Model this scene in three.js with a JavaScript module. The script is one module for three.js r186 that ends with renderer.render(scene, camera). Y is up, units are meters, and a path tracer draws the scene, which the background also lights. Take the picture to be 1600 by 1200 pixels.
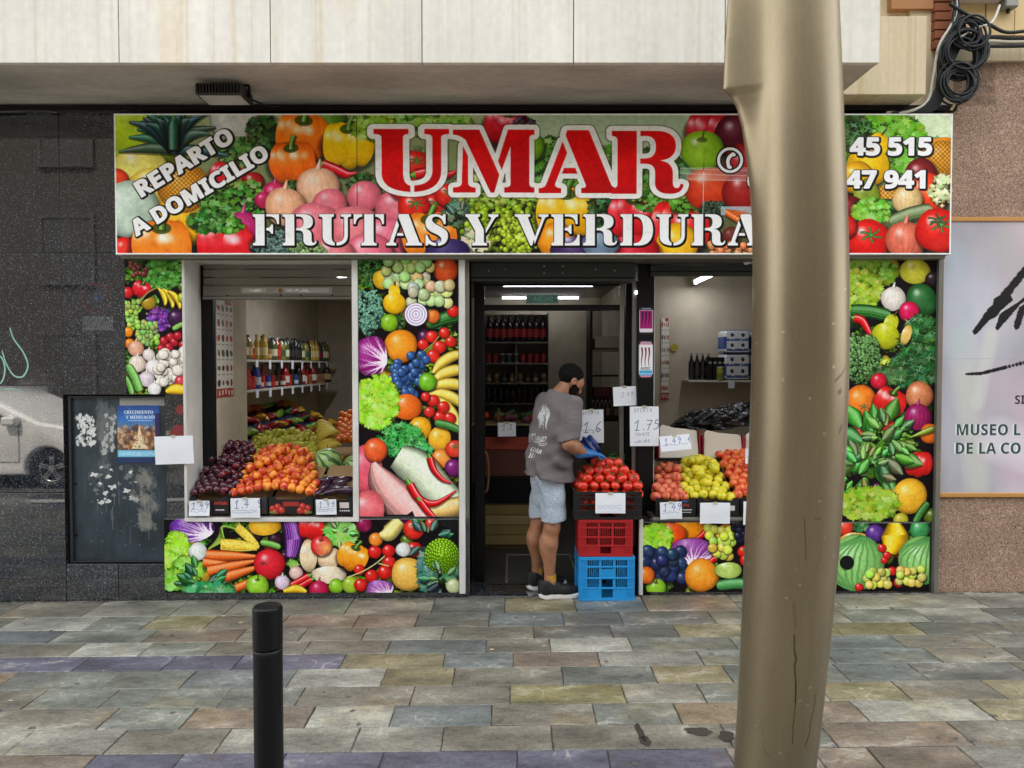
import * as THREE from 'three';
import { RoundedBoxGeometry } from 'three/addons/geometries/RoundedBoxGeometry.js';
import { mergeGeometries, toCreasedNormals } from 'three/addons/utils/BufferGeometryUtils.js';
import { RectAreaLightUniformsLib } from 'three/addons/lights/RectAreaLightUniformsLib.js';

// ---------- camera, sky, sun, exposure ----------
const scene = new THREE.Scene();
const EYE = new THREE.Vector3(0, 1.70, 5.12), FOCAL = 1100, PITCH = Math.atan(30 / FOCAL);
const camera = new THREE.PerspectiveCamera(2 * Math.atan(600 / FOCAL) * 180 / Math.PI, 4 / 3, 0.05, 400);
camera.position.copy(EYE);
camera.rotation.x = -PITCH;
const renderer = new THREE.WebGLRenderer({ antialias: true });
renderer.toneMapping = THREE.LinearToneMapping;
renderer.toneMappingExposure = 3.5;
renderer.shadowMap.enabled = true;
RectAreaLightUniformsLib.init();
const sunDir = new THREE.Vector3(-0.25, 0.80, -0.52).normalize();
{ // pale hazy daylight sky, computed: a thin veil of cloud, brighter towards the sun
  const W = 512, H = 256, d = new Float32Array(W * H * 4), v = new THREE.Vector3();
  for (let y = 0; y < H; y++) for (let x = 0; x < W; x++) {
    const el = (y + .5) / H * Math.PI - Math.PI / 2, az = (x + .5) / W * Math.PI * 2 - Math.PI; v.set(Math.cos(el) * Math.cos(az), Math.sin(el), Math.cos(el) * Math.sin(az));
    const up = Math.max(0, v.y), c = Math.max(0, v.dot(sunDir)), w = .04 * Math.sin(x * 3 * Math.PI * 2 / W + 5 * Math.sin(y * .05)) * Math.sin(y * .11), glow = .9 * c ** 10 + .25 * c ** 2, k = 1.05 - .28 * Math.sqrt(up) + w;
    const i = (y * W + x) * 4; d[i] = k * (.97 - .07 * up) + glow; d[i + 1] = k * (.985 - .02 * up) + glow * .97; d[i + 2] = k * (1.0 + .05 * up) + glow * .92; d[i + 3] = 1;
  }
  const t = new THREE.DataTexture(d, W, H, THREE.RGBAFormat, THREE.FloatType); t.mapping = THREE.EquirectangularReflectionMapping; t.magFilter = THREE.LinearFilter; t.needsUpdate = true;
  scene.background = t; scene.environment = t;
}
const sun = new THREE.DirectionalLight(0xfff3e2, 3.0);
sun.name = 'sun';
sun.position.copy(sunDir).multiplyScalar(60);
sun.castShadow = true;
sun.shadow.radius = 1.5;
sun.shadow.mapSize.set(2048, 2048);
Object.assign(sun.shadow.camera, { left: -25, right: 25, top: 25, bottom: -25, near: 1, far: 140 });
scene.add(sun, sun.target);

// ---------- helpers ----------
function rng(seed) { let a = seed >>> 0; return () => { a = (a + 0x6d2b79f5) | 0; let t = Math.imul(a ^ (a >>> 15), 1 | a); t = (t + Math.imul(t ^ (t >>> 7), 61 | t)) ^ t; return ((t ^ (t >>> 14)) >>> 0) / 4294967296; }; }
const V = (x, y, z) => new THREE.Vector3(x, y, z);
// survey(u, v, z): metres (x, y) of the point of the vertical plane z that was measured at u, v on the site photograph
function survey(u, v, z = 0) {
  const a = (u - 800) / FOCAL, b = (600 - v) / FOCAL, c = Math.cos(PITCH), s = Math.sin(PITCH);
  const t = (z - EYE.z) / (-b * s - c);
  return { x: a * t, y: EYE.y + (b * c - s) * t };
}
const SX = (u, z = 0, v = 570) => survey(u, v, z).x, SY = (v, z = 0) => survey(800, v, z).y;
const SLOPE = 0.0105;
const groundY = (x) => SLOPE * x;
const used = new Map();
function numbered(name) { const n = used.get(name) ?? 0; used.set(name, n + 1); return n ? name + '_' + String(n).padStart(3, '0') : name; }
function mesh(name, geo, mat, parent) {
  const m = new THREE.Mesh(geo, mat);
  m.castShadow = m.receiveShadow = true;
  if (!parent || parent === scene) { m.name = numbered(name); scene.add(m); } else { m.name = name; parent.add(m); }
  return m;
}
function tag(o, label, category, group) { o.userData.label = label; o.userData.category = category; if (group) o.userData.group = group; return o; }
function thing(name, label, category, pos = [0, 0, 0], group) {
  const g = new THREE.Group(); g.name = numbered(name); g.position.set(...pos); scene.add(g);
  return tag(g, label, category, group);
}
function single(name, geo, mat, label, category, group) { return tag(mesh(name, geo, mat), label, category, group); }
function struct(name, geo, mat) { const m = mesh(name, geo, mat); m.userData.kind = 'structure'; return m; }
function copyThing(src, name, label, group) {
  const c = src.clone(); c.name = numbered(name); scene.add(c);
  c.userData = { ...src.userData }; if (label) c.userData.label = label; if (group) c.userData.group = group;
  return c;
}
// box with uv in metres
function bx(x0, x1, y0, y1, z0, z1) {
  const g = new THREE.BoxGeometry(Math.abs(x1 - x0), Math.abs(y1 - y0), Math.abs(z1 - z0));
  g.translate((x0 + x1) / 2, (y0 + y1) / 2, (z0 + z1) / 2);
  return metricUV(g);
}
function metricUV(g) {
  const p = g.attributes.position, n = g.attributes.normal, uv = new Float32Array(p.count * 2);
  for (let i = 0; i < p.count; i++) {
    const ax = Math.abs(n.getX(i)), ay = Math.abs(n.getY(i)), az = Math.abs(n.getZ(i));
    if (ax > ay && ax > az) { uv[2 * i] = p.getZ(i); uv[2 * i + 1] = p.getY(i); }
    else if (ay > az) { uv[2 * i] = p.getX(i); uv[2 * i + 1] = p.getZ(i); }
    else { uv[2 * i] = p.getX(i); uv[2 * i + 1] = p.getY(i); }
  }
  g.setAttribute('uv', new THREE.BufferAttribute(uv, 2));
  return g;
}
function rbx(x0, x1, y0, y1, z0, z1, r = 0.004, seg = 1) {
  const g = new RoundedBoxGeometry(Math.abs(x1 - x0), Math.abs(y1 - y0), Math.abs(z1 - z0), seg, Math.min(r, Math.abs(x1 - x0) * .45, Math.abs(y1 - y0) * .45, Math.abs(z1 - z0) * .45));
  g.translate((x0 + x1) / 2, (y0 + y1) / 2, (z0 + z1) / 2);
  return metricUV(g);
}
function merge(list) { return mergeGeometries(list.map((g) => { const k = g.index ? g.toNonIndexed() : g; for (const n of Object.keys(k.attributes)) if (!['position', 'normal', 'uv', 'color'].includes(n)) k.deleteAttribute(n); return k; })); }
function tube(points, r, seg = 24, rad = 6, closed = false) { return new THREE.TubeGeometry(new THREE.CatmullRomCurve3(points.map((p) => Array.isArray(p) ? V(...p) : p), closed), seg, r, rad, closed); }
function cyl(r0, r1, h, x, y, z, seg = 16) { return new THREE.CylinderGeometry(r1, r0, h, seg).translate(x, y + h / 2, z); }
function lathe(pts, seg = 16) { return new THREE.LatheGeometry(pts.map(([r, y]) => new THREE.Vector2(r, y)), seg); }
// flat printed sheet with real thickness; uv 0..1 over the front face only
function sheet(x0, x1, y0, y1, z, thick = 0.002) {
  const g = new THREE.BoxGeometry(x1 - x0, y1 - y0, thick); g.translate((x0 + x1) / 2, (y0 + y1) / 2, z - thick / 2);
  return g;
}
// slightly curled paper sheet centred on the origin, with thickness
function paperGeo(w, h, curl, seed) {
  const R = rng(seed), nx = 8, ny = 8, t = 0.0012, a = R() * 6.28, b = R() * 6.28;
  const f = new THREE.PlaneGeometry(w, h, nx, ny), p = f.attributes.position;
  for (let i = 0; i < p.count; i++) { const x = p.getX(i) / w, y = p.getY(i) / h; p.setZ(i, curl * (Math.sin(x * 4 + a) * .5 + Math.sin(y * 5 + b) * .5 + (Math.abs(x * y) * 3)) + curl * 1.0); }
  f.computeVertexNormals();
  const k = f.clone(); const q = k.attributes.position; for (let i = 0; i < q.count; i++) q.setZ(i, q.getZ(i) - t);
  const idx = k.index.array; for (let i = 0; i < idx.length; i += 3) { const s = idx[i]; idx[i] = idx[i + 1]; idx[i + 1] = s; } k.computeVertexNormals();
  return merge([f, k]);
}
// ---------- procedural textures ----------
function lattice(n, seed) { const R = rng(seed), a = new Float32Array(n * n); for (let i = 0; i < a.length; i++) a[i] = R(); return a; }
// tileable value noise fbm, fx/fy = cells across, 0..1
function fbm(w, h, fx, fy, oct, seed, gain = .5) {
  const out = new Float32Array(w * h); let amp = 1, tot = 0;
  for (let o = 0; o < oct; o++) {
    const cx = Math.max(1, Math.round(fx * 2 ** o)), cy = Math.max(1, Math.round(fy * 2 ** o)), R = rng(seed * 131 + o * 17 + 1), L = new Float32Array(cx * cy);
    for (let i = 0; i < L.length; i++) L[i] = R();
    const xi = new Int32Array(w), xf = new Float32Array(w);
    for (let x = 0; x < w; x++) { const t = x / w * cx; xi[x] = Math.floor(t); const f = t - xi[x]; xf[x] = f * f * (3 - 2 * f); }
    for (let y = 0; y < h; y++) {
      const t = y / h * cy, y0 = Math.floor(t), f = t - y0, g = f * f * (3 - 2 * f), a = (y0 % cy) * cx, b = ((y0 + 1) % cy) * cx;
      for (let x = 0; x < w; x++) {
        const i = xi[x] % cx, j = (xi[x] + 1) % cx, u = xf[x];
        out[y * w + x] += amp * ((L[a + i] * (1 - u) + L[a + j] * u) * (1 - g) + (L[b + i] * (1 - u) + L[b + j] * u) * g);
      }
    }
    tot += amp; amp *= gain;
  }
  for (let i = 0; i < out.length; i++) out[i] /= tot;
  return out;
}
function dataTex(w, h, fn, srgb = true) {
  const d = new Uint8Array(w * h * 4), c = [0, 0, 0];
  for (let y = 0; y < h; y++) for (let x = 0; x < w; x++) { const i = y * w + x; fn(i, c, x, y); d[4 * i] = Math.max(0, Math.min(255, c[0])); d[4 * i + 1] = Math.max(0, Math.min(255, c[1])); d[4 * i + 2] = Math.max(0, Math.min(255, c[2])); d[4 * i + 3] = 255; }
  const t = new THREE.DataTexture(d, w, h); t.wrapS = t.wrapT = THREE.RepeatWrapping; t.magFilter = THREE.LinearFilter; t.minFilter = THREE.LinearMipmapLinearFilter; t.generateMipmaps = true;
  if (srgb) t.colorSpace = THREE.SRGBColorSpace; t.needsUpdate = true; return t;
}
function rep(t, sx, sy = sx) { const k = t.clone(); k.repeat.set(1 / sx, 1 / sy); k.needsUpdate = true; return k; }
const clamp01 = (x) => Math.max(0, Math.min(1, x)), mix = (a, b, t) => a + (b - a) * t, sstep = (a, b, x) => { const t = clamp01((x - a) / (b - a)); return t * t * (3 - 2 * t); };
const std = (o) => new THREE.MeshStandardMaterial(o), phys = (o) => new THREE.MeshPhysicalMaterial(o);

const M = {};
{ // polished dark granite
  const N = 1024, n1 = fbm(N, N, 6, 6, 4, 3), n2 = fbm(N, N, 220, 220, 2, 5), n3 = fbm(N, N, 330, 330, 1, 9), n4 = fbm(N, N, 60, 60, 2, 12);
  const c = dataTex(N, N, (i, o) => {
    const sp = sstep(.6, .74, n2[i]), s2 = sstep(.76, .9, n3[i]); const b = 27 + 20 * (n1[i] - .5) + 18 * (n4[i] - .5) + 46 * sp + 100 * s2;
    o[0] = b * .93; o[1] = b * 1.0; o[2] = b * 1.05 + 3;
  });
  const rr = dataTex(N, N, (i, o) => { o[0] = o[1] = o[2] = 3 + 16 * sstep(.5, .75, n1[i]) + 5 * n4[i]; }, false);
  M.granite = [0, 1, 2].map((k) => { const a = rep(c, 1.25), b = rep(rr, 1.9); a.offset.set(k * .37, k * .61); return phys({ map: a, roughnessMap: b, roughness: 1.0, color: [0xffffff, 0xe6eae6, 0xf2efe8][k], ior: 2.1 }); });
}
{ // pale stone cladding of the balcony, with rust runs
  const W = 2048, H = 512, n1 = fbm(W, H, 10, 3, 4, 21), st = fbm(W, H, 190, 1, 3, 23), st2 = fbm(W, H, 40, 1, 3, 25), fine = fbm(W, H, 200, 60, 2, 27), big = fbm(W, H, 4, 1, 2, 29);
  const c = dataTex(W, H, (i, o, x) => {
    const rust = 1.25 * sstep(.5, .78, st2[i]) * sstep(.42, .75, big[i]) * (.5 + .5 * n1[i]) * .8 + sstep(.62, .85, st[i]) * .28 * n1[i];
    const g = 222 + 26 * (n1[i] - .5) + 12 * (fine[i] - .5) - 14 * (st[i] - .5);
    o[0] = g * 1.0 - 20 * rust; o[1] = g * .98 - 60 * rust; o[2] = g * .93 - 118 * rust;
  });
  const b = dataTex(512, 512, (i, o) => { o[0] = o[1] = o[2] = 255 * fine[i]; }, false);
  M.cladding = std({ map: rep(c, 5.2, 2.2), roughness: .82 });
  M.claddingPlain = std({ map: rep(c, 3.1, 2.6), roughness: .82, color: 0xf1e4c8 });
}
{ // concrete soffit
  const N = 1024, n1 = fbm(N, N, 5, 9, 5, 31), n2 = fbm(N, N, 60, 60, 3, 33);
  M.soffit = std({ map: rep(dataTex(N, N, (i, o) => { const g = 182 + 60 * (n1[i] - .5) + 22 * (n2[i] - .5); o[0] = g; o[1] = g * .965; o[2] = g * .91; }), 2.4, 1.2), roughness: .9 });
}
{ // exposed aggregate wall
  const N = 1024, n1 = fbm(N, N, 90, 90, 2, 41), n2 = fbm(N, N, 130, 130, 2, 43), n3 = fbm(N, N, 4, 4, 3, 45), n4 = fbm(N, N, 60, 60, 2, 47);
  const c = dataTex(N, N, (i, o) => {
    let k = sstep(.42, .62, n1[i]), d = sstep(.62, .74, n2[i]), h = sstep(.6, .78, n4[i]); const l = 1 + .18 * (n3[i] - .5);
    o[0] = l * (mix(146, 168, k) + 26 * h - 62 * d); o[1] = l * (mix(121, 138, k) + 28 * h - 56 * d); o[2] = l * (mix(102, 116, k) + 30 * h - 50 * d);
  });
  const b = dataTex(N, N, (i, o) => { o[0] = o[1] = o[2] = 255 * (n1[i] * .6 + (1 - n2[i]) * .4); }, false);
  M.pebble = std({ map: rep(c, .62), bumpMap: rep(b, .62), bumpScale: .004, roughness: .9 });
}
{ // slate / quartzite paving in several tones
  const N = 512, tones = { g: [116, 119, 109], t: [128, 119, 103], p: [88, 87, 101], o: [136, 121, 82], l: [146, 141, 129], r: [133, 112, 95], b: [104, 112, 114], d: [98, 97, 90], y: [128, 117, 66], s: [160, 131, 96], w: [170, 167, 156] };
  const n1 = fbm(N, N, 3, 6, 5, 51, .6), n2 = fbm(N, N, 26, 60, 3, 53), n3 = fbm(N, N, 2, 3, 3, 55), warp = fbm(N, N, 4, 4, 3, 56), fine = fbm(N, N, 128, 128, 2, 57);
  M.slate = {};
  const bump = dataTex(N, N, (i, o) => { o[0] = o[1] = o[2] = 255 * clamp01(n1[i] * .75 + n2[i] * .2 + fine[i] * .05); }, false);
  const rough = dataTex(N, N, (i, o) => { o[0] = o[1] = o[2] = 255 * clamp01(.3 + .5 * (n3[i] - .3) + .22 * n2[i]); }, false);
  let k = 0;
  for (const [key, t0] of Object.entries(tones)) {
    const gm = (t0[0] + t0[1] + t0[2]) / 3, t = t0.map((v) => 104 + (gm - 110) * .62 + (v - gm) * (key === 'p' ? 1.1 : .55)).map((v, i) => v * [1.0, 1, .965][i]);
    k++; const off = (k * 7919) % (N * N);
    const c = dataTex(N, N, (i, o) => {
      const j = (i + off) % (N * N); const a = n1[j], v = Math.sin(warp[j] * 30 + n2[j] * 3) * .5 + .5; const l = 1 + .8 * (a - .5) + .34 * (n2[j] - .5) + .3 * (fine[i] - .5);
      const rust = sstep(.55, .72, n3[(j * 3 + 11) % (N * N) | 0] * .35 + n3[j] * .65) * .5, crust = sstep(.86, .98, v) * sstep(.5, .7, a) * .55, dk = sstep(.64, .8, n2[j]) * .12;
      o[0] = mix(t[0] * l + 12 * rust, 176, crust) * (1 - dk); o[1] = mix(t[1] * l + 2 * rust, 172, crust) * (1 - dk); o[2] = mix(t[2] * l - 14 * rust, 158, crust) * (1 - dk);
    });
    M.slate[key] = std({ map: rep(c, .8, .8), bumpMap: rep(bump, .8, .8), bumpScale: .006, roughnessMap: rep(rough, 1.1), roughness: 1 });
  }
}
{ // weathered painted metal of the lamp mast: faint vertical streaks and scuffs
  const W = 1024, H = 1024, a = fbm(W, H, 60, 2, 3, 61), b = fbm(W, H, 5, 8, 4, 63), f = fbm(W, H, 200, 200, 1, 65), R = rng(67);
  const cv = document.createElement('canvas'); cv.width = W; cv.height = H; const g = cv.getContext('2d'); g.fillStyle = '#808080'; g.fillRect(0, 0, W, H);
  const im = g.getImageData(0, 0, W, H); for (let i = 0; i < W * H; i++) { const v = 133 + 5 * (a[i] - .5) + 22 * (b[i] - .5) + 5 * (f[i] - .5); im.data[4 * i] = v * 1.0; im.data[4 * i + 1] = v * .905; im.data[4 * i + 2] = v * .72; }
  g.putImageData(im, 0, 0);
  for (let i = 0; i < 90; i++) { g.fillStyle = `rgba(205,195,175,${.2 + R() * .4})`; const x = R() * W, y = H * (.45 + .55 * R()); g.fillRect(x, y, 2 + R() * 14, 1.5 + R() * 1.5); }
  for (let i = 0; i < 36; i++) { g.strokeStyle = `rgba(58,48,38,${.08 + R() * .22})`; g.lineWidth = 1 + R() * 2; g.beginPath(); const x = R() * W, y = H * (.5 + .5 * R()); g.moveTo(x, y); g.quadraticCurveTo(x + (R() - .5) * 40, y + 10, x + (R() - .5) * 60, y + (R() - .5) * 50); g.stroke(); }
  // long dark scrapes and black rubs
  const scr = (pts, w, al) => { g.strokeStyle = `rgba(40,32,24,${al})`; g.lineCap = 'round'; g.lineJoin = 'round'; g.lineWidth = w; g.beginPath(); pts.forEach(([x, y], i) => i ? g.lineTo(x, y) : g.moveTo(x, y)); g.stroke(); };
  M.mastPaint = { canvas: cv, ctx: g, scr };
}
{ // raw corroded steel of the meter cupboard door
  const N = 512, a = fbm(N, N, 4, 6, 5, 71), b = fbm(N, N, 30, 10, 3, 73);
  M.steelDoorTex = (i) => { const v = 62 + 46 * (a[i] - .5) + 18 * (b[i] - .5); return [v * .82, v * 1.0, v * 1.12]; };
}
const plain = (hex, rough = .6, extra = {}) => std({ color: hex, roughness: rough, ...extra });
{ const N = 256, n = fbm(N, N, 6, 6, 4, 81); const gx = rep(dataTex(N, N, (i, o) => { const v = 214 + 34 * (n[i] - .5); o[0] = v; o[1] = v * .99; o[2] = v * .96; }), .9);
  M.whiteFrame = std({ map: gx, roughness: .45 });
  M.beigeWall = std({ map: gx, color: 0xe2d8c4, roughness: .85 });
  M.greyMetal = std({ map: gx, color: 0x9d9c96, roughness: .42, metalness: .55 });
  M.shutter = std({ map: gx, color: 0x8a8981, roughness: .45, metalness: .35 });
  M.darkShutter = std({ map: gx, color: 0x3a3f3c, roughness: .5, metalness: .3 });
}
M.black = phys({ color: 0x08080a, roughness: .45, specularIntensity: .5 }); M.blackMatte = phys({ color: 0x0c0c0d, roughness: .85, specularIntensity: .5 }); M.darkWall = plain(0x2c2721, .9); M.rubber = plain(0x17191b, .6);
M.boxCard = plain(0x9a7a52, .85); M.whiteCard = plain(0xd8d2c6, .8); M.paperWhite = plain(0xdfe3ea, .8);
M.tube = std({ color: 0xffffff, emissive: 0xf4f8ff, emissiveIntensity: 3, roughness: .4 });
M.chrome = std({ color: 0xb8b8b6, roughness: .28, metalness: .9 });
M.glass = phys({ color: 0xffffff, transmission: 1, thickness: 0, roughness: .02, ior: 1.5 });
// ---------- printed matter: the sign and the photographic fruit prints are flat vinyl ----------
let PR = rng(1), ctx = null;
const rgb = (c, a = 1) => `rgba(${c.map((v) => Math.max(0, Math.min(255, v | 0))).join(',')},${a})`;
const sh = (c, k) => k >= 0 ? c.map((v) => v + (255 - v) * k) : c.map((v) => v * (1 + k));
function canvasFor(w, h, s) { const cv = document.createElement('canvas'); cv.width = Math.round(w * s); cv.height = Math.round(h * s); const g = cv.getContext('2d'); g.scale(s, s); return [cv, g]; }
function texOf(cv, grain = 0, seed = 5) {
  if (grain) { const vivid = grain >= 10 && grain <= 12, tn = vivid ? fbm(cv.width, cv.height, cv.width / 9, cv.height / 9, 3, seed, .7) : null; const g = cv.getContext('2d'), im = g.getImageData(0, 0, cv.width, cv.height), d = im.data, R = rng(seed); for (let i = 0; i < d.length; i += 4) { const n = (R() + R() - 1) * grain; if (vivid) { const l = d[i] * .3 + d[i + 1] * .59 + d[i + 2] * .11; for (let c = 0; c < 3; c++) { const v = l + (d[i + c] - l) * 1.12, q = v / 255; d[i + c] = 255 * (q + .2 * (q * q * (3 - 2 * q) - q)) * (1.06 + .2 * (tn[i >> 2] - .5)); } } d[i] += n; d[i + 1] += n; d[i + 2] += n; } g.putImageData(im, 0, 0); }
  const t = new THREE.CanvasTexture(cv); t.colorSpace = THREE.SRGBColorSpace; t.magFilter = THREE.LinearFilter; return t;
}
const P = {
  drop(x, y, rx, ry) { const g = ctx.createRadialGradient(0, 0, .5, 0, 0, 1); g.addColorStop(0, 'rgba(10,4,6,.75)'); g.addColorStop(.75, 'rgba(10,4,6,.5)'); g.addColorStop(1, 'rgba(10,4,6,0)'); ctx.save(); ctx.translate(x, y); ctx.scale(rx, ry); ctx.fillStyle = g; ctx.beginPath(); ctx.arc(0, 0, 1, 0, 7); ctx.fill(); ctx.restore(); },
  fillBall(path, x, y, r, c, spec = .7) {
    ctx.save(); ctx.clip(path);
    const g = ctx.createRadialGradient(x - r * .3, y - r * .4, r * .05, x, y, r * 1.12); g.addColorStop(0, rgb(sh(c, .32))); g.addColorStop(.35, rgb(sh(c, .06))); g.addColorStop(.75, rgb(sh(c, -.18))); g.addColorStop(1, rgb(sh(c, -.62)));
    ctx.fillStyle = g; ctx.fillRect(x - r * 2, y - r * 2, r * 4, r * 4);
    for (let i = 0; i < 5; i++) { const a = PR() * 6.28, q = PR() * r * .7, w = r * (.15 + PR() * .35), k = PR() < .5 ? .22 : -.2; const h = ctx.createRadialGradient(x + Math.cos(a) * q, y + Math.sin(a) * q, 0, x + Math.cos(a) * q, y + Math.sin(a) * q, w); h.addColorStop(0, rgb(sh(c, k), .35)); h.addColorStop(1, rgb(sh(c, k), 0)); ctx.fillStyle = h; ctx.fillRect(x - 2 * r, y - 2 * r, 4 * r, 4 * r); }
    if (spec) { const s = ctx.createRadialGradient(x - r * .33, y - r * .42, 0, x - r * .33, y - r * .42, r * .26); s.addColorStop(0, `rgba(255,255,255,${spec})`); s.addColorStop(.4, `rgba(255,255,255,${spec * .55})`); s.addColorStop(1, 'rgba(255,255,255,0)'); ctx.fillStyle = s; ctx.fillRect(x - r, y - r, r * 2, r * 2); }
    ctx.restore();
  },
  lump(x, y, rx, ry, rot = 0, wob = .05) { const p = new Path2D(), n = 22, ph = PR() * 6, q = 2 + (PR() * 3 | 0); for (let i = 0; i <= n; i++) { const a = i / n * Math.PI * 2, k = 1 + wob * Math.sin(a * q + ph), u = Math.cos(a) * rx * k, v = Math.sin(a) * ry * k, X = x + u * Math.cos(rot) - v * Math.sin(rot), Y = y + u * Math.sin(rot) + v * Math.cos(rot); i ? p.lineTo(X, Y) : p.moveTo(X, Y); } p.closePath(); return p; },
  ball(x, y, rx, c, o = {}) { const ry = o.ry ?? rx; P.drop(x + rx * .08, y + ry * .16, rx * 1.12, ry * 1.12); P.fillBall(P.lump(x, y, rx, ry, o.rot ?? 0, o.wob ?? .03), x, y, Math.max(rx, ry), c, o.spec ?? .6); },
  pores(x, y, r, c, n) { for (let i = 0; i < n; i++) { const a = PR() * 6.28, q = Math.sqrt(PR()) * r * .9; ctx.fillStyle = rgb(c, .18 + PR() * .2); ctx.fillRect(x + Math.cos(a) * q, y + Math.sin(a) * q, .9, .9); } },
  orange(x, y, r, c = [240, 140, 30]) { P.ball(x, y, r, c, { spec: .35 }); P.pores(x, y, r, sh(c, -.3), r * 7); P.pores(x, y, r, sh(c, .5), r * 4); },
  calyx(x, y, r, c = [70, 120, 40]) { ctx.strokeStyle = rgb(sh(c, -.35)); for (let k = 0; k < 2; k++) { ctx.lineWidth = Math.max(.6, r * (k ? .1 : .2)); ctx.strokeStyle = rgb(sh(c, k ? .2 : -.5)); ctx.beginPath(); for (let i = 0; i < 6; i++) { const a = i * 1.05 + .3; ctx.moveTo(x, y); ctx.quadraticCurveTo(x + Math.cos(a + .3) * r * .6, y + Math.sin(a + .3) * r * .5, x + Math.cos(a) * r, y + Math.sin(a) * r * .7); } ctx.stroke(); } },
  tomato(x, y, r, c = [208, 34, 22], top = true) { P.ball(x, y, r, c, { ry: r * .93, wob: .035, spec: .85 }); if (top) P.calyx(x + r * .1, y - r * .25, r * .5); },
  pepper(x, y, r, c, a = 0, stem = true) {
    P.drop(x, y + r * .2, r * 1.25, r * 1.1); ctx.save(); ctx.translate(x, y); ctx.rotate(a);
    for (const [u, v, w, h] of [[-.52, .05, .5, .86], [.52, .05, .5, .86], [0, .12, .5, .95], [-.28, 0, .4, .8], [.3, .02, .4, .84]]) P.fillBall(P.lump(u * r, v * r, w * r, h * r, 0, .04), u * r, v * r, r * .9, c, .55);
    for (let i = 0; i < 4; i++) { const hx = (PR() - .5) * r * 1.2; const g = ctx.createRadialGradient(hx, -r * .2, 0, hx, -r * .2, r * .25); g.addColorStop(0, 'rgba(255,255,255,.45)'); g.addColorStop(1, 'rgba(255,255,255,0)'); ctx.fillStyle = g; ctx.fillRect(-r, -r, 2 * r, 2 * r); }
    if (stem) { ctx.fillStyle = rgb(sh([60, 100, 30], -.3), .8); ctx.beginPath(); ctx.ellipse(0, -r * .55, r * .34, r * .2, 0, 0, 7); ctx.fill(); P.taper([[0, -r * .5], [r * .05, -r * .8], [r * .2, -r * 1.1]], [r * .13, r * .1, r * .12], [98, 138, 52]); }
    ctx.restore();
  },
  // tapered, shaded, curved body (banana, carrot, chilli, cucumber, leaf rib)
  taper(pts, ws, c, o = {}) {
    const N = 40, cx = [], cy = [], cw = []; const ev = (arr, t) => { const n = arr.length - 1, f = t * n, i = Math.min(n - 1, Math.floor(f)), u = f - i, a = arr[Math.max(0, i - 1)], b = arr[i], d = arr[i + 1], e = arr[Math.min(n, i + 2)]; return .5 * (2 * b + (d - a) * u + (2 * a - 5 * b + 4 * d - e) * u * u + (3 * b - a - 3 * d + e) * u * u * u); };
    for (let i = 0; i <= N; i++) { const t = i / N; cx.push(ev(pts.map((p) => p[0]), t)); cy.push(ev(pts.map((p) => p[1]), t)); cw.push(Math.max(.3, ev(ws, t))); }
    const band = (k, off, col) => { ctx.fillStyle = col; ctx.beginPath(); const L = [], Q = []; for (let i = 0; i <= N; i++) { const a = Math.max(0, i - 1), b = Math.min(N, i + 1), dx = cx[b] - cx[a], dy = cy[b] - cy[a], l = Math.hypot(dx, dy) || 1, nx = -dy / l, ny = dx / l, s = ny < 0 || (ny === 0 && nx < 0) ? 1 : -1; const w = cw[i]; L.push([cx[i] + nx * w * (k + off * s), cy[i] + ny * w * (k + off * s)]); Q.push([cx[i] - nx * w * (k - off * s), cy[i] - ny * w * (k - off * s)]); } [...L, ...Q.reverse()].forEach(([a, b], i) => i ? ctx.lineTo(a, b) : ctx.moveTo(a, b)); ctx.closePath(); ctx.fill(); };
    if (o.drop !== false) { ctx.save(); ctx.translate(.6, 2); band(1.15, 0, 'rgba(8,4,6,.45)'); ctx.restore(); }
    for (let i = 0; i < 9; i++) { const t = i / 8; band(1 - t * .8, .34 * t, rgb(sh(c, -.5 + t * .78))); }
    if (o.spec) band(.08, .45, `rgba(255,255,255,${o.spec})`);
    if (o.rings) for (let i = 3; i < N - 2; i += 3) { ctx.strokeStyle = rgb(sh(c, -.4), .4); ctx.lineWidth = .5; const dx = cx[i + 1] - cx[i - 1], dy = cy[i + 1] - cy[i - 1], l = Math.hypot(dx, dy) || 1, w = cw[i] * PR(); ctx.beginPath(); ctx.moveTo(cx[i] - dy / l * w, cy[i] + dx / l * w); ctx.lineTo(cx[i] + dy / l * w * .2, cy[i] - dx / l * w * .2); ctx.stroke(); }
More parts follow.
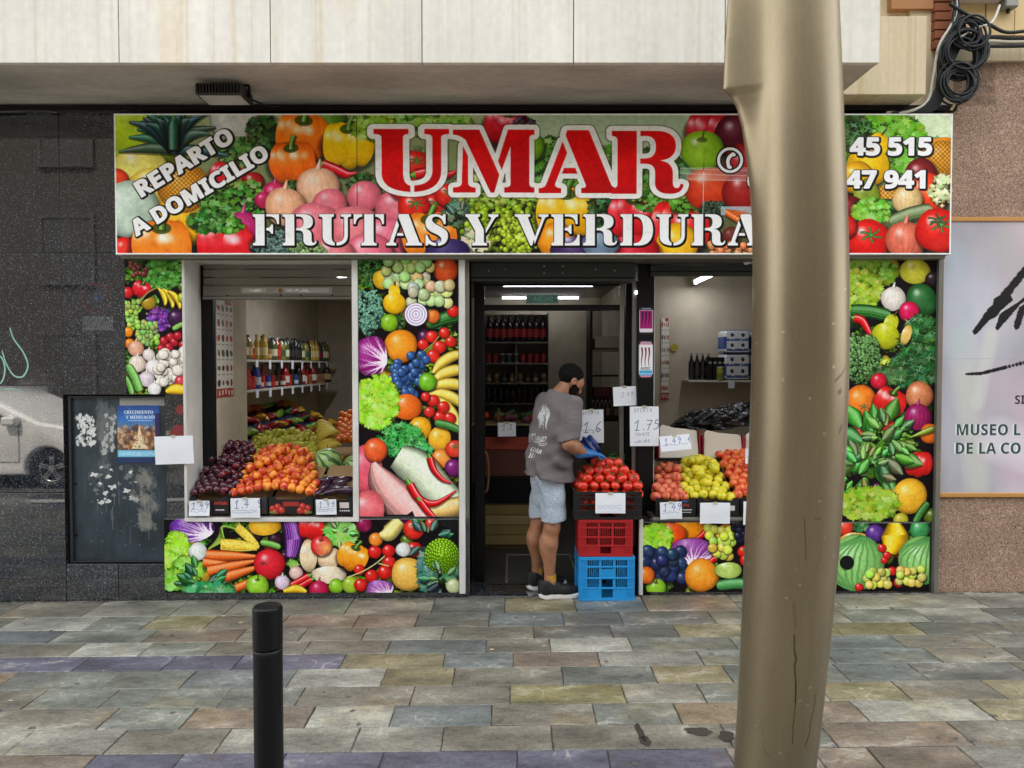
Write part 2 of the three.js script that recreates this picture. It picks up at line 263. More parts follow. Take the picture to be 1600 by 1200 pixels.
    if (o.stripes) for (let k = 0; k < o.stripes; k++) { const f = -.8 + 1.6 * (k + .5) / o.stripes; ctx.strokeStyle = rgb(o.stripeCol ?? sh(c, .5), .55); ctx.lineWidth = .9; ctx.beginPath(); for (let i = 2; i <= N - 2; i++) { const dx = cx[i + 1] - cx[i - 1], dy = cy[i + 1] - cy[i - 1], l = Math.hypot(dx, dy) || 1; const X = cx[i] - dy / l * cw[i] * f + (PR() - .5), Y = cy[i] + dx / l * cw[i] * f; i === 2 ? ctx.moveTo(X, Y) : ctx.lineTo(X, Y); } ctx.stroke(); }
  },
  banana(x, y, l, a, c = [246, 206, 60]) { ctx.save(); ctx.translate(x, y); ctx.rotate(a); P.taper([[-l / 2, l * .1], [-l * .2, -l * .02], [l * .2, -l * .02], [l / 2, l * .12]], [l * .04, l * .13, l * .13, l * .04], c); ctx.fillStyle = '#5a4a22'; ctx.fillRect(l / 2 - 2, l * .12 - 2, 3, 3); ctx.restore(); },
  carrot(x, y, l, a) { ctx.save(); ctx.translate(x, y); ctx.rotate(a); P.taper([[-l / 2, 0], [0, 0], [l / 2, 0]], [l * .12, l * .1, l * .035], [238, 118, 52], { rings: true }); ctx.restore(); },
  cucumber(x, y, l, a, c = [44, 104, 42]) { ctx.save(); ctx.translate(x, y); ctx.rotate(a); P.taper([[-l / 2, 0], [-l * .4, 0], [0, -l * .03], [l * .4, 0], [l / 2, 0]], [l * .06, l * .15, l * .16, l * .15, l * .05], c, { stripes: 4, stripeCol: [120, 176, 90] }); P.pores(0, 0, l * .3, [190, 220, 150], l * .4); ctx.restore(); },
  chilli(pts, w, c = [206, 22, 26]) { P.taper(pts, [w, w * .95, w * .7, w * .15], c, { spec: .55 }); const [a, b] = pts; P.taper([[a[0] - (b[0] - a[0]) * .35, a[1] - (b[1] - a[1]) * .35], a], [w * .35, w * .7], [100, 150, 50], { drop: false }); },
  grapes(x, y, w, h, r, c, tip = true) { const list = []; for (let v = -h; v <= h; v += r * 1.35) { const ww = w * (tip ? 1 - .55 * (v + h) / (2 * h) : 1); for (let u = -ww; u <= ww; u += r * 1.5) list.push([x + u + (PR() - .5) * r, y + v + (PR() - .5) * r * .8]); } P.drop(x, y, w * 1.2, h * 1.2); list.sort(() => PR() - .5).forEach(([a, b]) => P.ball(a, b, r * (.88 + PR() * .25), c.map((k) => k * (.85 + PR() * .3)), { spec: .5, ry: r * 1.02 })); },
  leafy(x, y, rx, ry, c, n = 240, size = 6, o = {}) { P.drop(x, y, rx * 1.05, ry * 1.05); ctx.save(); ctx.translate(x, y); ctx.rotate(o.rot ?? 0);
    for (let i = 0; i < n; i++) { const t = i / n, a = PR() * 6.28, q = Math.sqrt(PR()), X = Math.cos(a) * q * rx, Y = Math.sin(a) * q * ry, s = size * (.5 + PR() * .9), k = -.62 + t * .86 + (PR() - .5) * .3, col = sh([c[0] + (PR() - .5) * 40, c[1] + (PR() - .5) * 26, c[2] + (PR() - .5) * 24], k); ctx.fillStyle = rgb(col); ctx.beginPath(); const m = o.frill ? 7 : 4, r0 = PR() * 6.28; for (let j = 0; j <= m * 2; j++) { const b = r0 + j / m * Math.PI, d = s * (j % 2 ? (o.thin ? .25 : .55) : 1) * (.7 + PR() * .5); j ? ctx.lineTo(X + Math.cos(b) * d, Y + Math.sin(b) * d * .8) : ctx.moveTo(X + Math.cos(b) * d, Y + Math.sin(b) * d * .8); } ctx.fill(); if (o.vein && PR() < .5) { ctx.strokeStyle = rgb(sh(col, .35), .7); ctx.lineWidth = .5; ctx.beginPath(); ctx.moveTo(X - s * .6, Y); ctx.lineTo(X + s * .6, Y + (PR() - .5) * s); ctx.stroke(); } } ctx.restore(); },
  broad(x, y, r, c, n = 10) { for (let i = 0; i < n; i++) { const a = PR() * 6.28, q = r * (.3 + .7 * PR()), l = r * (.4 + PR() * .5), X = x + Math.cos(a) * q, Y = y + Math.sin(a) * q; P.taper([[X, Y], [X + Math.cos(a) * l * .5, Y + Math.sin(a) * l * .5], [X + Math.cos(a) * l, Y + Math.sin(a) * l]], [l * .1, l * .3, l * .04], c.map((k) => k * (.7 + PR() * .5))); ctx.strokeStyle = rgb(sh(c, .6), .7); ctx.lineWidth = .6; ctx.beginPath(); ctx.moveTo(X, Y); ctx.lineTo(X + Math.cos(a) * l * .9, Y + Math.sin(a) * l * .9); ctx.stroke(); } },
  floret(x, y, rx, ry, c, r = 3) { P.drop(x, y + 2, rx * 1.1, ry * 1.1); const n = rx * ry / (r * r) * 2.6; for (let i = 0; i < n; i++) { const a = PR() * 6.28, q = Math.sqrt(PR()) * (.96 + .1 * Math.sin(a * 5)), X = x + Math.cos(a) * q * rx, Y = y + Math.sin(a) * q * ry, k = -.5 + .62 * (i / n) - .4 * q * q * (Math.sin(a) * .5 + .5) + (PR() - .5) * .15, s = r * (.5 + PR() * .7); ctx.fillStyle = rgb(sh(c, k - .2)); ctx.beginPath(); ctx.arc(X, Y, s, 0, 7); ctx.fill(); ctx.fillStyle = rgb(sh(c, k + .14)); ctx.beginPath(); ctx.arc(X - s * .25, Y - s * .3, s * .6, 0, 7); ctx.fill(); } },
  romanesco(x, y, r, c) { for (let k = 7; k >= 0; k--) { const q = r * k / 8, n = Math.max(1, Math.round(k * 4.2)); for (let i = 0; i < n; i++) { const a = i / n * 6.28 + k * .5, X = x + Math.cos(a) * q, Y = y + Math.sin(a) * q, s = r * .15; for (let j = 0; j < 4; j++) { ctx.fillStyle = rgb(sh(c, -.45 + j * .25 - .2 * k / 8)); ctx.beginPath(); ctx.arc(X - j * .3, Y - j * .5, s * (1 - j * .23), 0, 7); ctx.fill(); } } } },
  cabbage(x, y, rx, ry, c = [128, 30, 104], n = 16, dir = .6) { const p = P.lump(x, y, rx, ry, 0, .05); P.drop(x, y, rx * 1.1, ry * 1.1); P.fillBall(p, x, y, Math.max(rx, ry), c, .2); ctx.save(); ctx.clip(p); const bx0 = x + Math.cos(dir) * rx, by0 = y + Math.sin(dir) * ry; for (let i = 0; i < n; i++) { const a = dir + Math.PI + (i / (n - 1) - .5) * 2.3; let X = bx0, Y = by0, b = a; for (let j = 0; j < 9; j++) { ctx.strokeStyle = `rgba(245,228,240,${.95 - j * .07})`; ctx.lineWidth = Math.max(.5, 3.4 - j * .38); const nx = X + Math.cos(b) * rx * .2, ny = Y + Math.sin(b) * ry * .2; ctx.beginPath(); ctx.moveTo(X, Y); ctx.lineTo(nx, ny); ctx.stroke(); if (PR() < .5) { ctx.lineWidth = .7; ctx.beginPath(); ctx.moveTo(X, Y); ctx.lineTo(X + Math.cos(b + .7) * rx * .18, Y + Math.sin(b + .7) * ry * .18); ctx.stroke(); } X = nx; Y = ny; b += (PR() - .5) * .4; } } ctx.restore(); },
  onion(x, y, r, c, o = {}) { P.ball(x, y, r, c, { spec: .5, ry: r * (o.k ?? .95) }); const p = P.lump(x, y, r, r * .95, 0, 0); ctx.save(); ctx.clip(p); for (let i = -5; i <= 5; i++) { ctx.strokeStyle = rgb(sh(c, i % 2 ? -.25 : .35), .35); ctx.lineWidth = .7; ctx.beginPath(); ctx.moveTo(x, y - r); ctx.quadraticCurveTo(x + i * r * .3, y, x, y + r); ctx.stroke(); } ctx.restore(); if (o.tip !== false) P.taper([[x, y - r * .85], [x + r * .1, y - r * 1.3]], [r * .16, r * .04], sh(c, .1), { drop: false }); },
  ringOnion(x, y, r) { P.ball(x, y, r, [120, 80, 140], { spec: 0 }); for (let i = 8; i > 0; i--) { ctx.fillStyle = i % 2 ? 'rgb(186,168,206)' : 'rgb(244,240,246)'; ctx.beginPath(); ctx.arc(x, y, r * i / 8.6, 0, 7); ctx.fill(); } },
  mushroom(x, y, r) { P.ball(x, y, r, [236, 228, 214], { spec: .3, ry: r * .9, wob: .06 }); },
  corn(x, y, l, a) { ctx.save(); ctx.translate(x, y); ctx.rotate(a); P.taper([[-l / 2, 0], [0, 0], [l / 2, 0]], [l * .15, l * .16, l * .05], [240, 200, 80]); for (let i = -l / 2; i < l / 2 - 3; i += 2.2) for (let j = -3; j <= 3; j++) { ctx.fillStyle = rgb(sh([250, 214, 90], (PR() - .5) * .4), .9); ctx.beginPath(); ctx.arc(i + (j % 2), j * l * .042 * (1 - Math.max(0, i) / l), 1.0, 0, 7); ctx.fill(); } ctx.restore(); },
  pineTop(x, y, r) { for (let k = 0; k < 46; k++) { const t = k / 46, a = -Math.PI / 2 + (k % 2 ? 1 : -1) * (1 - t) * (1.9 * PR() + .15), l = r * (1.25 - t * .6) * (.8 + PR() * .3); P.taper([[x, y + r * .2], [x + Math.cos(a) * l * .5, y + Math.sin(a) * l * .55], [x + Math.cos(a) * l * 1.1, y + Math.sin(a) * l * .85 + (PR() - .3) * 6]], [r * .12, r * .13, r * .02], [40 + PR() * 46, 82 + PR() * 50, 72 + PR() * 34]); } },
  pineBody(x, y, rx, ry) { const p = P.lump(x, y, rx, ry, 0, .02); P.fillBall(p, x, y, Math.max(rx, ry), [214, 150, 44], .1); ctx.save(); ctx.clip(p); for (let i = -14; i < 14; i++) for (const s of [1, -1]) { ctx.strokeStyle = 'rgba(90,56,16,.7)'; ctx.lineWidth = 1; ctx.beginPath(); ctx.moveTo(x + i * 7 - 40, y - 40 * s); ctx.lineTo(x + i * 7 + 40, y + 40 * s); ctx.stroke(); } ctx.restore(); },
  melon(x, y, r) { P.ball(x, y, r, [150, 200, 120], { spec: .25 }); const p = P.lump(x, y, r, r, 0, 0); ctx.save(); ctx.clip(p); for (let i = -6; i <= 6; i++) { ctx.strokeStyle = 'rgba(44,112,56,.85)'; ctx.lineWidth = r * .065; ctx.beginPath(); ctx.moveTo(x + r * .3, y - r); for (let j = 1; j <= 10; j++) { const t = j / 10; ctx.lineTo(x + r * .3 * (1 - t) + i * r * .24 * Math.sin(t * 3) * 1.1 + (PR() - .5) * r * .06, y - r + t * 2 * r); } ctx.stroke(); ctx.strokeStyle = 'rgba(190,220,150,.5)'; ctx.lineWidth = r * .03; ctx.stroke(); } ctx.restore(); },
  pear(x, y, r, c, a = 0) { ctx.save(); ctx.translate(x, y); ctx.rotate(a); P.drop(0, r * .2, r * 1.1, r * 1.3); P.fillBall(P.lump(0, -r * .75, r * .52, r * .7, 0, .02), 0, -r * .3, r * 1.3, c, .1); P.fillBall(P.lump(0, r * .2, r, r * .95, 0, .02), 0, r * .1, r * 1.1, c, .5); P.taper([[0, -r * 1.4], [r * .1, -r * 1.75]], [1.2, .8], [90, 60, 30]); ctx.restore(); },
  apple(x, y, r, c, c2) { P.ball(x, y, r, c, { ry: r * .95, spec: .7 }); if (c2) { const p = P.lump(x, y, r, r * .95, 0, .02); ctx.save(); ctx.clip(p); const g = ctx.createRadialGradient(x + r * .5, y + r * .2, 0, x + r * .5, y + r * .2, r * 1.1); g.addColorStop(0, rgb(c2, .75)); g.addColorStop(1, rgb(c2, 0)); ctx.fillStyle = g; ctx.fillRect(x - r, y - r, 2 * r, 2 * r); for (let i = 0; i < 14; i++) { ctx.strokeStyle = rgb(sh(c2, .2), .25); ctx.lineWidth = .7; ctx.beginPath(); ctx.moveTo(x, y - r * .6); ctx.quadraticCurveTo(x + (i - 7) * r * .2, y, x, y + r); ctx.stroke(); } ctx.restore(); } ctx.fillStyle = rgb(sh(c, -.55), .7); ctx.beginPath(); ctx.ellipse(x, y - r * .5, r * .25, r * .12, 0, 0, 7); ctx.fill(); P.taper([[x, y - r * .5], [x + r * .1, y - r * .95]], [1.1, .9], [80, 56, 26], { drop: false }); },
  // dark jumble that fills the gaps of a print
  jumble(w, h, n, size, bg = '#140d10') { const cs = [[180, 30, 26], [226, 130, 30], [70, 120, 36], [120, 150, 40], [90, 24, 80], [230, 190, 60], [40, 70, 30], [60, 20, 40]]; ctx.fillStyle = bg; ctx.fillRect(0, 0, w, h); for (let i = 0; i < n; i++) { const c = cs[PR() * cs.length | 0], x = PR() * w, y = PR() * h; if (PR() < .45) P.leafy(x, y, size * 1.1, size, [60 + PR() * 60, 120 + PR() * 40, 30], 50, 4); else P.ball(x, y, size * (.4 + PR() * .6), sh(c, -.25)); } },
};

// ---- stencil slab lettering ----
const STEM = 'M2 0H37V100H2V92Q10 92 10 84V16Q10 8 2 8Z';
const GLYPH = {
  F: [82, STEM + 'M42 0H80V32H74Q72 10 54 8H42ZM42 44Q54 44 56 33H62V63H56Q54 52 42 52Z'],
  R: [104, STEM + 'M42 0H62Q92 0 92 24Q92 44 70 47Q88 50 88 68V82Q88 91 94 91Q98 91 99 84L103 85Q102 100 84 100Q64 100 63 84V66Q63 53 50 52H42V44H48Q64 44 64 26Q64 8 50 8H42Z'],
  U: [96, 'M0 0H44V8Q37 8 37 14V70Q37 88 46 90V100Q10 98 10 70V14Q10 8 0 8ZM51 100V90Q74 88 74 66V14Q74 8 64 8V0H95V8Q85 8 85 14V66Q85 98 51 100Z'],
  T: [90, 'M0 0H26V8Q8 10 6 32H0ZM90 0H64V8Q82 10 84 32H90ZM31 0H59V84Q59 92 68 92V100H22V92Q31 92 31 84Z'],
  A: [106, 'M38 0H67L97 86Q99 92 106 92V100H57V92Q65 92 63 86L36 8ZM32 18L38 36L22 85Q21 92 30 92V100H0V92Q8 92 10 86ZM34 60H49L52 69H31Z'],
  S: [74, 'M64 0V32H58Q52 8 35 8Q24 9 24 18Q25 28 45 38Q73 50 71 72Q68 98 41 101V92Q52 90 51 80Q50 70 30 61Q4 50 4 28Q6 1 33 0Q46 0 54 6L58 0ZM4 100V66H10Q16 90 36 92V101Q22 101 14 94L10 100Z'],
  Y: [98, 'M0 0H44V8Q36 8 38 13L55 50V86Q55 92 64 92V100H20V92Q29 92 29 86V54L8 14Q5 8 0 8ZM60 48L76 16Q78 8 68 8V0H98V8Q90 8 86 16L60 62Z'],
  V: [100, 'M0 0H46V8Q38 8 40 14L60 70L52 100H46L10 14Q7 8 0 8ZM63 62L79 16Q81 8 70 8V0H100V8Q92 8 88 16L59 96L57 80Z'],
  E: [88, STEM + 'M42 0H80V32H74Q72 10 54 8H42ZM42 44Q54 44 56 33H62V63H56Q54 52 42 52ZM42 100V92H54Q76 90 80 64H86V100Z'],
  D: [102, STEM + 'M42 0H60Q99 4 99 50Q99 96 60 100H42V92H47Q69 90 69 50Q69 10 47 8H42Z'],
  M: [132, 'M0 0H42L74 72L66 100H60L20 16Q10 8 0 8ZM16 26L24 42V84Q24 92 36 92V100H0V92Q14 92 14 84ZM88 0H130V8Q122 8 122 14V86Q122 92 130 92V100H82V92Q92 92 92 86V26L78 64L72 50Z'],
};
function stencil(word, x, y, h, k, gap, draw) { let cx = x; for (const ch of word) { if (ch === ' ') { cx += h * .42 * k; continue; } const [w, d] = GLYPH[ch]; ctx.save(); ctx.translate(cx, y); ctx.scale(h / 100 * k, h / 100); draw(new Path2D(d)); ctx.restore(); cx += (w / 100 * k) * h + gap; } return cx; }
function fatText(t, x, y, size, o = {}) { ctx.save(); ctx.translate(x, y); if (o.rot) ctx.rotate(o.rot); ctx.scale(o.kx ?? 1, 1); ctx.font = `bold ${size}px sans-serif`; ctx.lineJoin = 'round'; ctx.textBaseline = 'alphabetic'; ctx.textAlign = o.align ?? 'left'; ctx.strokeStyle = '#15100e'; ctx.lineWidth = o.line ?? 6; ctx.strokeText(t, .8, 1.2); ctx.fillStyle = ctx.strokeStyle = '#eeeeec'; ctx.lineWidth = o.fat ?? 1.6; ctx.strokeText(t, 0, 0); ctx.fillText(t, 0, 0); ctx.restore(); }

function signCanvas() { // photo rows 176..398, columns 177..1486
  const [cv, g] = canvasFor(1309, 222, 1.56); ctx = g; PR = rng(11); const X = (u) => u - 177, Y = (v) => v - 176;
  P.jumble(1309, 222, 60, 20, '#6c7a4a'); { const g0 = ctx.createLinearGradient(0, 0, 0, 222); g0.addColorStop(0, 'rgba(206,216,180,.5)'); g0.addColorStop(1, 'rgba(40,30,24,.5)'); ctx.fillStyle = g0; ctx.fillRect(0, 0, 1309, 222); }
  // far left: yellow-green mangoes, melon
  ctx.fillStyle = '#b9cc2c'; ctx.fillRect(0, 0, 120, 120);
  P.ball(40, 20, 70, [178, 205, 48], { spec: .2 }); P.ball(40, 88, 46, [226, 214, 110], { ry: 34 }); P.ball(60, 118, 42, [222, 196, 86], { ry: 34 }); P.ball(4, 104, 18, [220, 70, 36]);
  P.ball(22, 150, 46, [196, 216, 196], { spec: .1 }); P.ball(106, 168, 46, [240, 176, 30], { ry: 42 }); P.ball(14, 214, 20, [222, 44, 30]);
  P.ball(330, 12, 34, [90, 132, 44], { spec: .1 }); ctx.fillStyle = '#d2d6c8'; P.ball(190, 8, 40, [214, 214, 204], { spec: .1 });
  P.leafy(200, 60, 46, 24, [88, 126, 60], 160, 6); P.leafy(236, 30, 30, 30, [64, 100, 44], 160, 5, { frill: true });
  P.pineBody(108, 116, 42, 40); P.pineTop(92, 44, 62);
  P.pepper(174, 98, 26, [200, 30, 40], .2, false); P.tomato(216, 108, 18, [150, 24, 24], false); P.leafy(190, 140, 60, 36, [78, 132, 44], 320, 6);
  P.pepper(294, 34, 42, [236, 118, 18], .1); P.pepper(278, 74, 36, [236, 108, 18], -.1); P.pepper(366, 46, 40, [246, 196, 14], 0);
  P.chilli([[325, 80], [345, 88], [365, 96], [380, 92]], 9, [190, 16, 30]); P.leafy(392, 112, 30, 18, [60, 92, 40], 140, 5);
  P.leafy(284, 118, 20, 14, [64, 96, 44], 80, 4); P.onion(250, 126, 20, [196, 40, 92]); P.onion(232, 136, 14, [176, 30, 80]);
  P.onion(318, 116, 34, [236, 184, 150]); P.onion(266, 146, 32, [238, 176, 140]);
  for (const [x, y, r] of [[336, 142, 28], [390, 130, 28], [440, 150, 34], [312, 178, 44], [374, 184, 46], [424, 196, 38], [396, 222, 40], [340, 226, 36]]) P.ball(x, y, r, [216, 104 + PR() * 20, 126], { ry: r * .86, spec: .45 });
  P.onion(200, 182, 30, [176, 40, 104]); P.pepper(72, 206, 46, [238, 130, 34], 0); P.pepper(172, 206, 44, [206, 26, 34], .1); P.leafy(176, 176, 26, 12, [88, 152, 50], 80, 5); P.leafy(140, 170, 30, 18, [60, 120, 40], 160, 5);
  P.floret(258, 206, 48, 26, [108, 134, 128], 2.4); P.floret(300, 216, 30, 14, [140, 170, 110], 2.4);
  // centre
  for (const [x, y, r] of [[430, 84, 20], [470, 80, 24], [452, 112, 26], [484, 116, 22], [500, 146, 22], [468, 148, 26], [520, 128, 20]]) P.tomato(x, y, r, [206, 40, 28]);
  P.leafy(420, 20, 50, 24, [140, 178, 56], 260, 7, { frill: true }); P.leafy(500, 14, 60, 22, [120, 168, 60], 260, 7, { frill: true });
  P.chilli([[470, 96], [495, 92], [520, 96], [534, 90]], 9); P.pepper(492, 190, 42, [238, 136, 40], 0); P.floret(560, 120, 36, 30, [190, 200, 120], 3);
  P.leafy(546, 158, 34, 24, [90, 120, 90], 160, 6); P.broad(540, 170, 30, [96, 130, 96], 9);
  P.floret(618, 178, 78, 50, [166, 198, 48], 5); P.floret(632, 192, 40, 34, [186, 210, 66], 4); P.leafy(562, 200, 22, 20, [200, 196, 160], 90, 7); P.leafy(600, 130, 60, 16, [140, 170, 60], 160, 6);
  const sk = ctx.createLinearGradient(0, 0, 0, 70); sk.addColorStop(0, '#9fb295'); sk.addColorStop(1, '#b2bfa2'); ctx.fillStyle = sk; ctx.fillRect(648, 0, 250, 84);
  P.leafy(690, 76, 60, 40, [78, 128, 44], 320, 7, { frill: true }); P.leafy(770, 90, 60, 40, [96, 150, 50], 280, 7, { frill: true }); P.leafy(830, 96, 70, 40, [70, 120, 40], 320, 7);
  P.pepper(612, 18, 34, [188, 20, 36], .2); P.ball(648, 52, 24, [128, 176, 44]); P.leafy(640, 20, 20, 16, [90, 60, 80], 60, 5);
  P.pepper(706, 152, 46, [240, 178, 22], 0); P.ball(690, 200, 30, [236, 150, 40]); P.leafy(770, 150, 30, 40, [56, 96, 50], 160, 5);
  P.pepper(812, 158, 40, [206, 26, 36], 0); P.leafy(850, 140, 36, 18, [88, 140, 44], 140, 5); P.pepper(884, 176, 46, [214, 34, 30], 0); P.ball(880, 206, 34, [246, 186, 40]); P.leafy(902, 140, 34, 16, [96, 150, 44], 120, 5); P.ball(812, 216, 40, [190, 24, 40], { ry: 26 });
  P.ball(720, 214, 40, [66, 44, 90], { ry: 20 }); P.ball(760, 206, 30, [110, 130, 150], { ry: 20 }); P.ball(520, 218, 36, [50, 40, 90], { ry: 22 });
  // basket of apples on the right of the name
  P.pepper(930, 26, 36, [176, 22, 36], 0, false); P.ball(972, 34, 36, [82, 18, 34]); P.ball(985, 80, 34, [150, 24, 30]);
  P.apple(918, 58, 34, [146, 192, 48]); P.ball(930, 118, 40, [200, 60, 24], { ry: 34 }); P.ball(984, 122, 34, [150, 30, 26]);
  ctx.fillStyle = 'rgba(210,220,220,.35)'; ctx.fillRect(884, 84, 110, 22); for (let i = 0; i < 3; i++) { ctx.strokeStyle = 'rgba(235,240,240,.8)'; ctx.lineWidth = 1; ctx.setLineDash([2, 1.4]); ctx.beginPath(); ctx.moveTo(884, 86 + i * 8); ctx.lineTo(1000, 90 + i * 8); ctx.stroke(); } ctx.setLineDash([]);
  P.floret(936, 150, 22, 14, [70, 90, 70], 2); ctx.fillStyle = 'rgba(180,196,200,.8)'; ctx.fillRect(948, 146, 60, 14);
  for (let i = 0; i < 9; i++) P.carrot(978 + i * 4, 158 + i * 3, 46, .1 + i * .02);
  for (let i = 0; i < 30; i++) P.ball(930 + PR() * 80, 206 + PR() * 14, 6, [200 + PR() * 40, 140, 90]);
  // hidden stretch behind the mast and the right end
  for (let i = 0; i < 26; i++) P.ball(1010 + PR() * 130, PR() * 222, 16 + PR() * 16, [[200, 40, 30], [236, 150, 40], [90, 140, 50], [230, 200, 70]][PR() * 4 | 0]);
  ctx.fillStyle = '#c9d7b4'; ctx.fillRect(1250, 0, 60, 60);
  P.leafy(1200, 46, 70, 50, [110, 168, 44], 700, 8, { frill: true }); P.leafy(1150, 30, 34, 30, [50, 96, 36], 200, 8, { thin: true }); P.leafy(1270, 56, 30, 20, [84, 130, 60], 120, 6);
  P.pear(1180, 76, 34, [240, 190, 24], .4); P.ball(1160, 100, 26, [236, 176, 30]); P.orange(1294, 70, 34, [244, 156, 40]); P.pineBody(1294, 70, 30, 28); P.ball(1260, 96, 26, [120, 26, 30]); P.ball(1270, 126, 34, [230, 70, 24]); P.pineBody(1216, 132, 30, 22);
  P.ball(1176, 130, 20, [130, 150, 50], { ry: 28 }); P.ball(1150, 150, 22, [110, 20, 24]);
  P.cucumber(1214, 146, 60, .1); P.leafy(1184, 154, 30, 20, [120, 180, 60], 200, 6, { frill: true }); P.onion(1240, 136, 24, [228, 196, 140], { tip: false }); P.leafy(1294, 122, 20, 26, [210, 214, 160], 100, 6); P.cucumber(1246, 160, 70, -.3, [120, 132, 96]);
  P.tomato(1180, 200, 36, [214, 30, 24]); P.onion(1238, 200, 32, [214, 110, 86]); P.tomato(1290, 184, 38, [206, 32, 22]); P.ball(1144, 178, 18, [200, 40, 30]); P.calyx(1288, 168, 16, [60, 80, 40]);
  // crack lines and joints of the vinyl
  ctx.strokeStyle = 'rgba(20,20,20,.8)'; ctx.lineWidth = 1; ctx.beginPath(); ctx.moveTo(379, 4); ctx.lineTo(379, 146); ctx.moveTo(921, 76); ctx.lineTo(921, 90); ctx.stroke(); ctx.strokeStyle = 'rgba(220,220,220,.8)'; ctx.beginPath(); ctx.moveTo(921, 90); ctx.lineTo(920, 160); ctx.stroke();
  // lettering
  fatText('REPARTO', X(216), Y(309), 34.5, { rot: -.545, kx: 1.17, line: 7, fat: 2.2 });
  fatText('A DOMICILIO', X(210), Y(369), 33.5, { rot: -.535, kx: 1.15, line: 7, fat: 2.2 });
  const umar = (draw) => { for (const [ch, x, k, y] of [['U', 582, 1.32, 200], ['M', 706, 1.04, 201], ['A', 840, 1.24, 202], ['R', 952, 1.18, 203]]) { const [, d] = GLYPH[ch]; ctx.save(); ctx.translate(X(x), Y(y)); ctx.scale(k * .94, .99); draw(new Path2D(d)); ctx.restore(); } };
  ctx.lineJoin = 'round'; umar((p) => { ctx.strokeStyle = 'rgba(40,30,30,.35)'; ctx.lineWidth = 20; ctx.stroke(p); }); umar((p) => { ctx.strokeStyle = '#ecE9e4'; ctx.lineWidth = 16; ctx.stroke(p); });
  umar((p) => { const gr = ctx.createLinearGradient(0, 0, 60, 100); gr.addColorStop(0, '#b01414'); gr.addColorStop(.45, '#cf1414'); gr.addColorStop(1, '#a80c10'); ctx.fillStyle = gr; ctx.fill(p); });
  const low = (draw) => stencil('FRUTAS Y VERDURAS', X(391), Y(334), 50, 1.06, 3.2, draw);
  ctx.save(); ctx.translate(1.2, 1.6); low((p) => { ctx.strokeStyle = '#0e0c0c'; ctx.lineWidth = 8; ctx.stroke(p); }); ctx.restore(); low((p) => { ctx.strokeStyle = ctx.fillStyle = '#f0f0ee'; ctx.fill(p); });
  // telephone pictogram and the number ends
  ctx.lineWidth = 9; ctx.strokeStyle = '#15100e'; ctx.beginPath(); ctx.arc(X(1139), Y(249), 18, 0, 7); ctx.stroke(); ctx.lineWidth = 4.5; ctx.strokeStyle = '#f0f0ee'; ctx.beginPath(); ctx.arc(X(1139), Y(249), 18, 0, 7); ctx.stroke();
  ctx.lineCap = 'round'; for (const [w, c] of [[9, '#15100e'], [5.5, '#f0f0ee']]) { ctx.strokeStyle = ctx.fillStyle = c; ctx.lineWidth = w; ctx.beginPath(); ctx.moveTo(X(1143), Y(240)); ctx.quadraticCurveTo(X(1132), Y(246), X(1137), Y(259)); ctx.stroke(); ctx.beginPath(); ctx.ellipse(X(1144), Y(240), w * .72, w * .55, .5, 0, 7); ctx.ellipse(X(1138), Y(260), w * .72, w * .55, .3, 0, 7); ctx.fill(); }
  fatText('45 515', X(1455), Y(241), 38, { align: 'right', kx: 1.12, line: 7, fat: 2.4 }); fatText('47 941', X(1450), Y(293), 38, { align: 'right', kx: 1.12, line: 7, fat: 2.4 }); fatText('6', X(1166), Y(293), 38, { kx: 1.12, line: 7, fat: 2.4 });
  ctx.strokeStyle = '#e8e8e4'; ctx.lineWidth = 2.5; ctx.strokeRect(1, 1, 1307, 220);
  return texOf(cv, 10, 91);
}
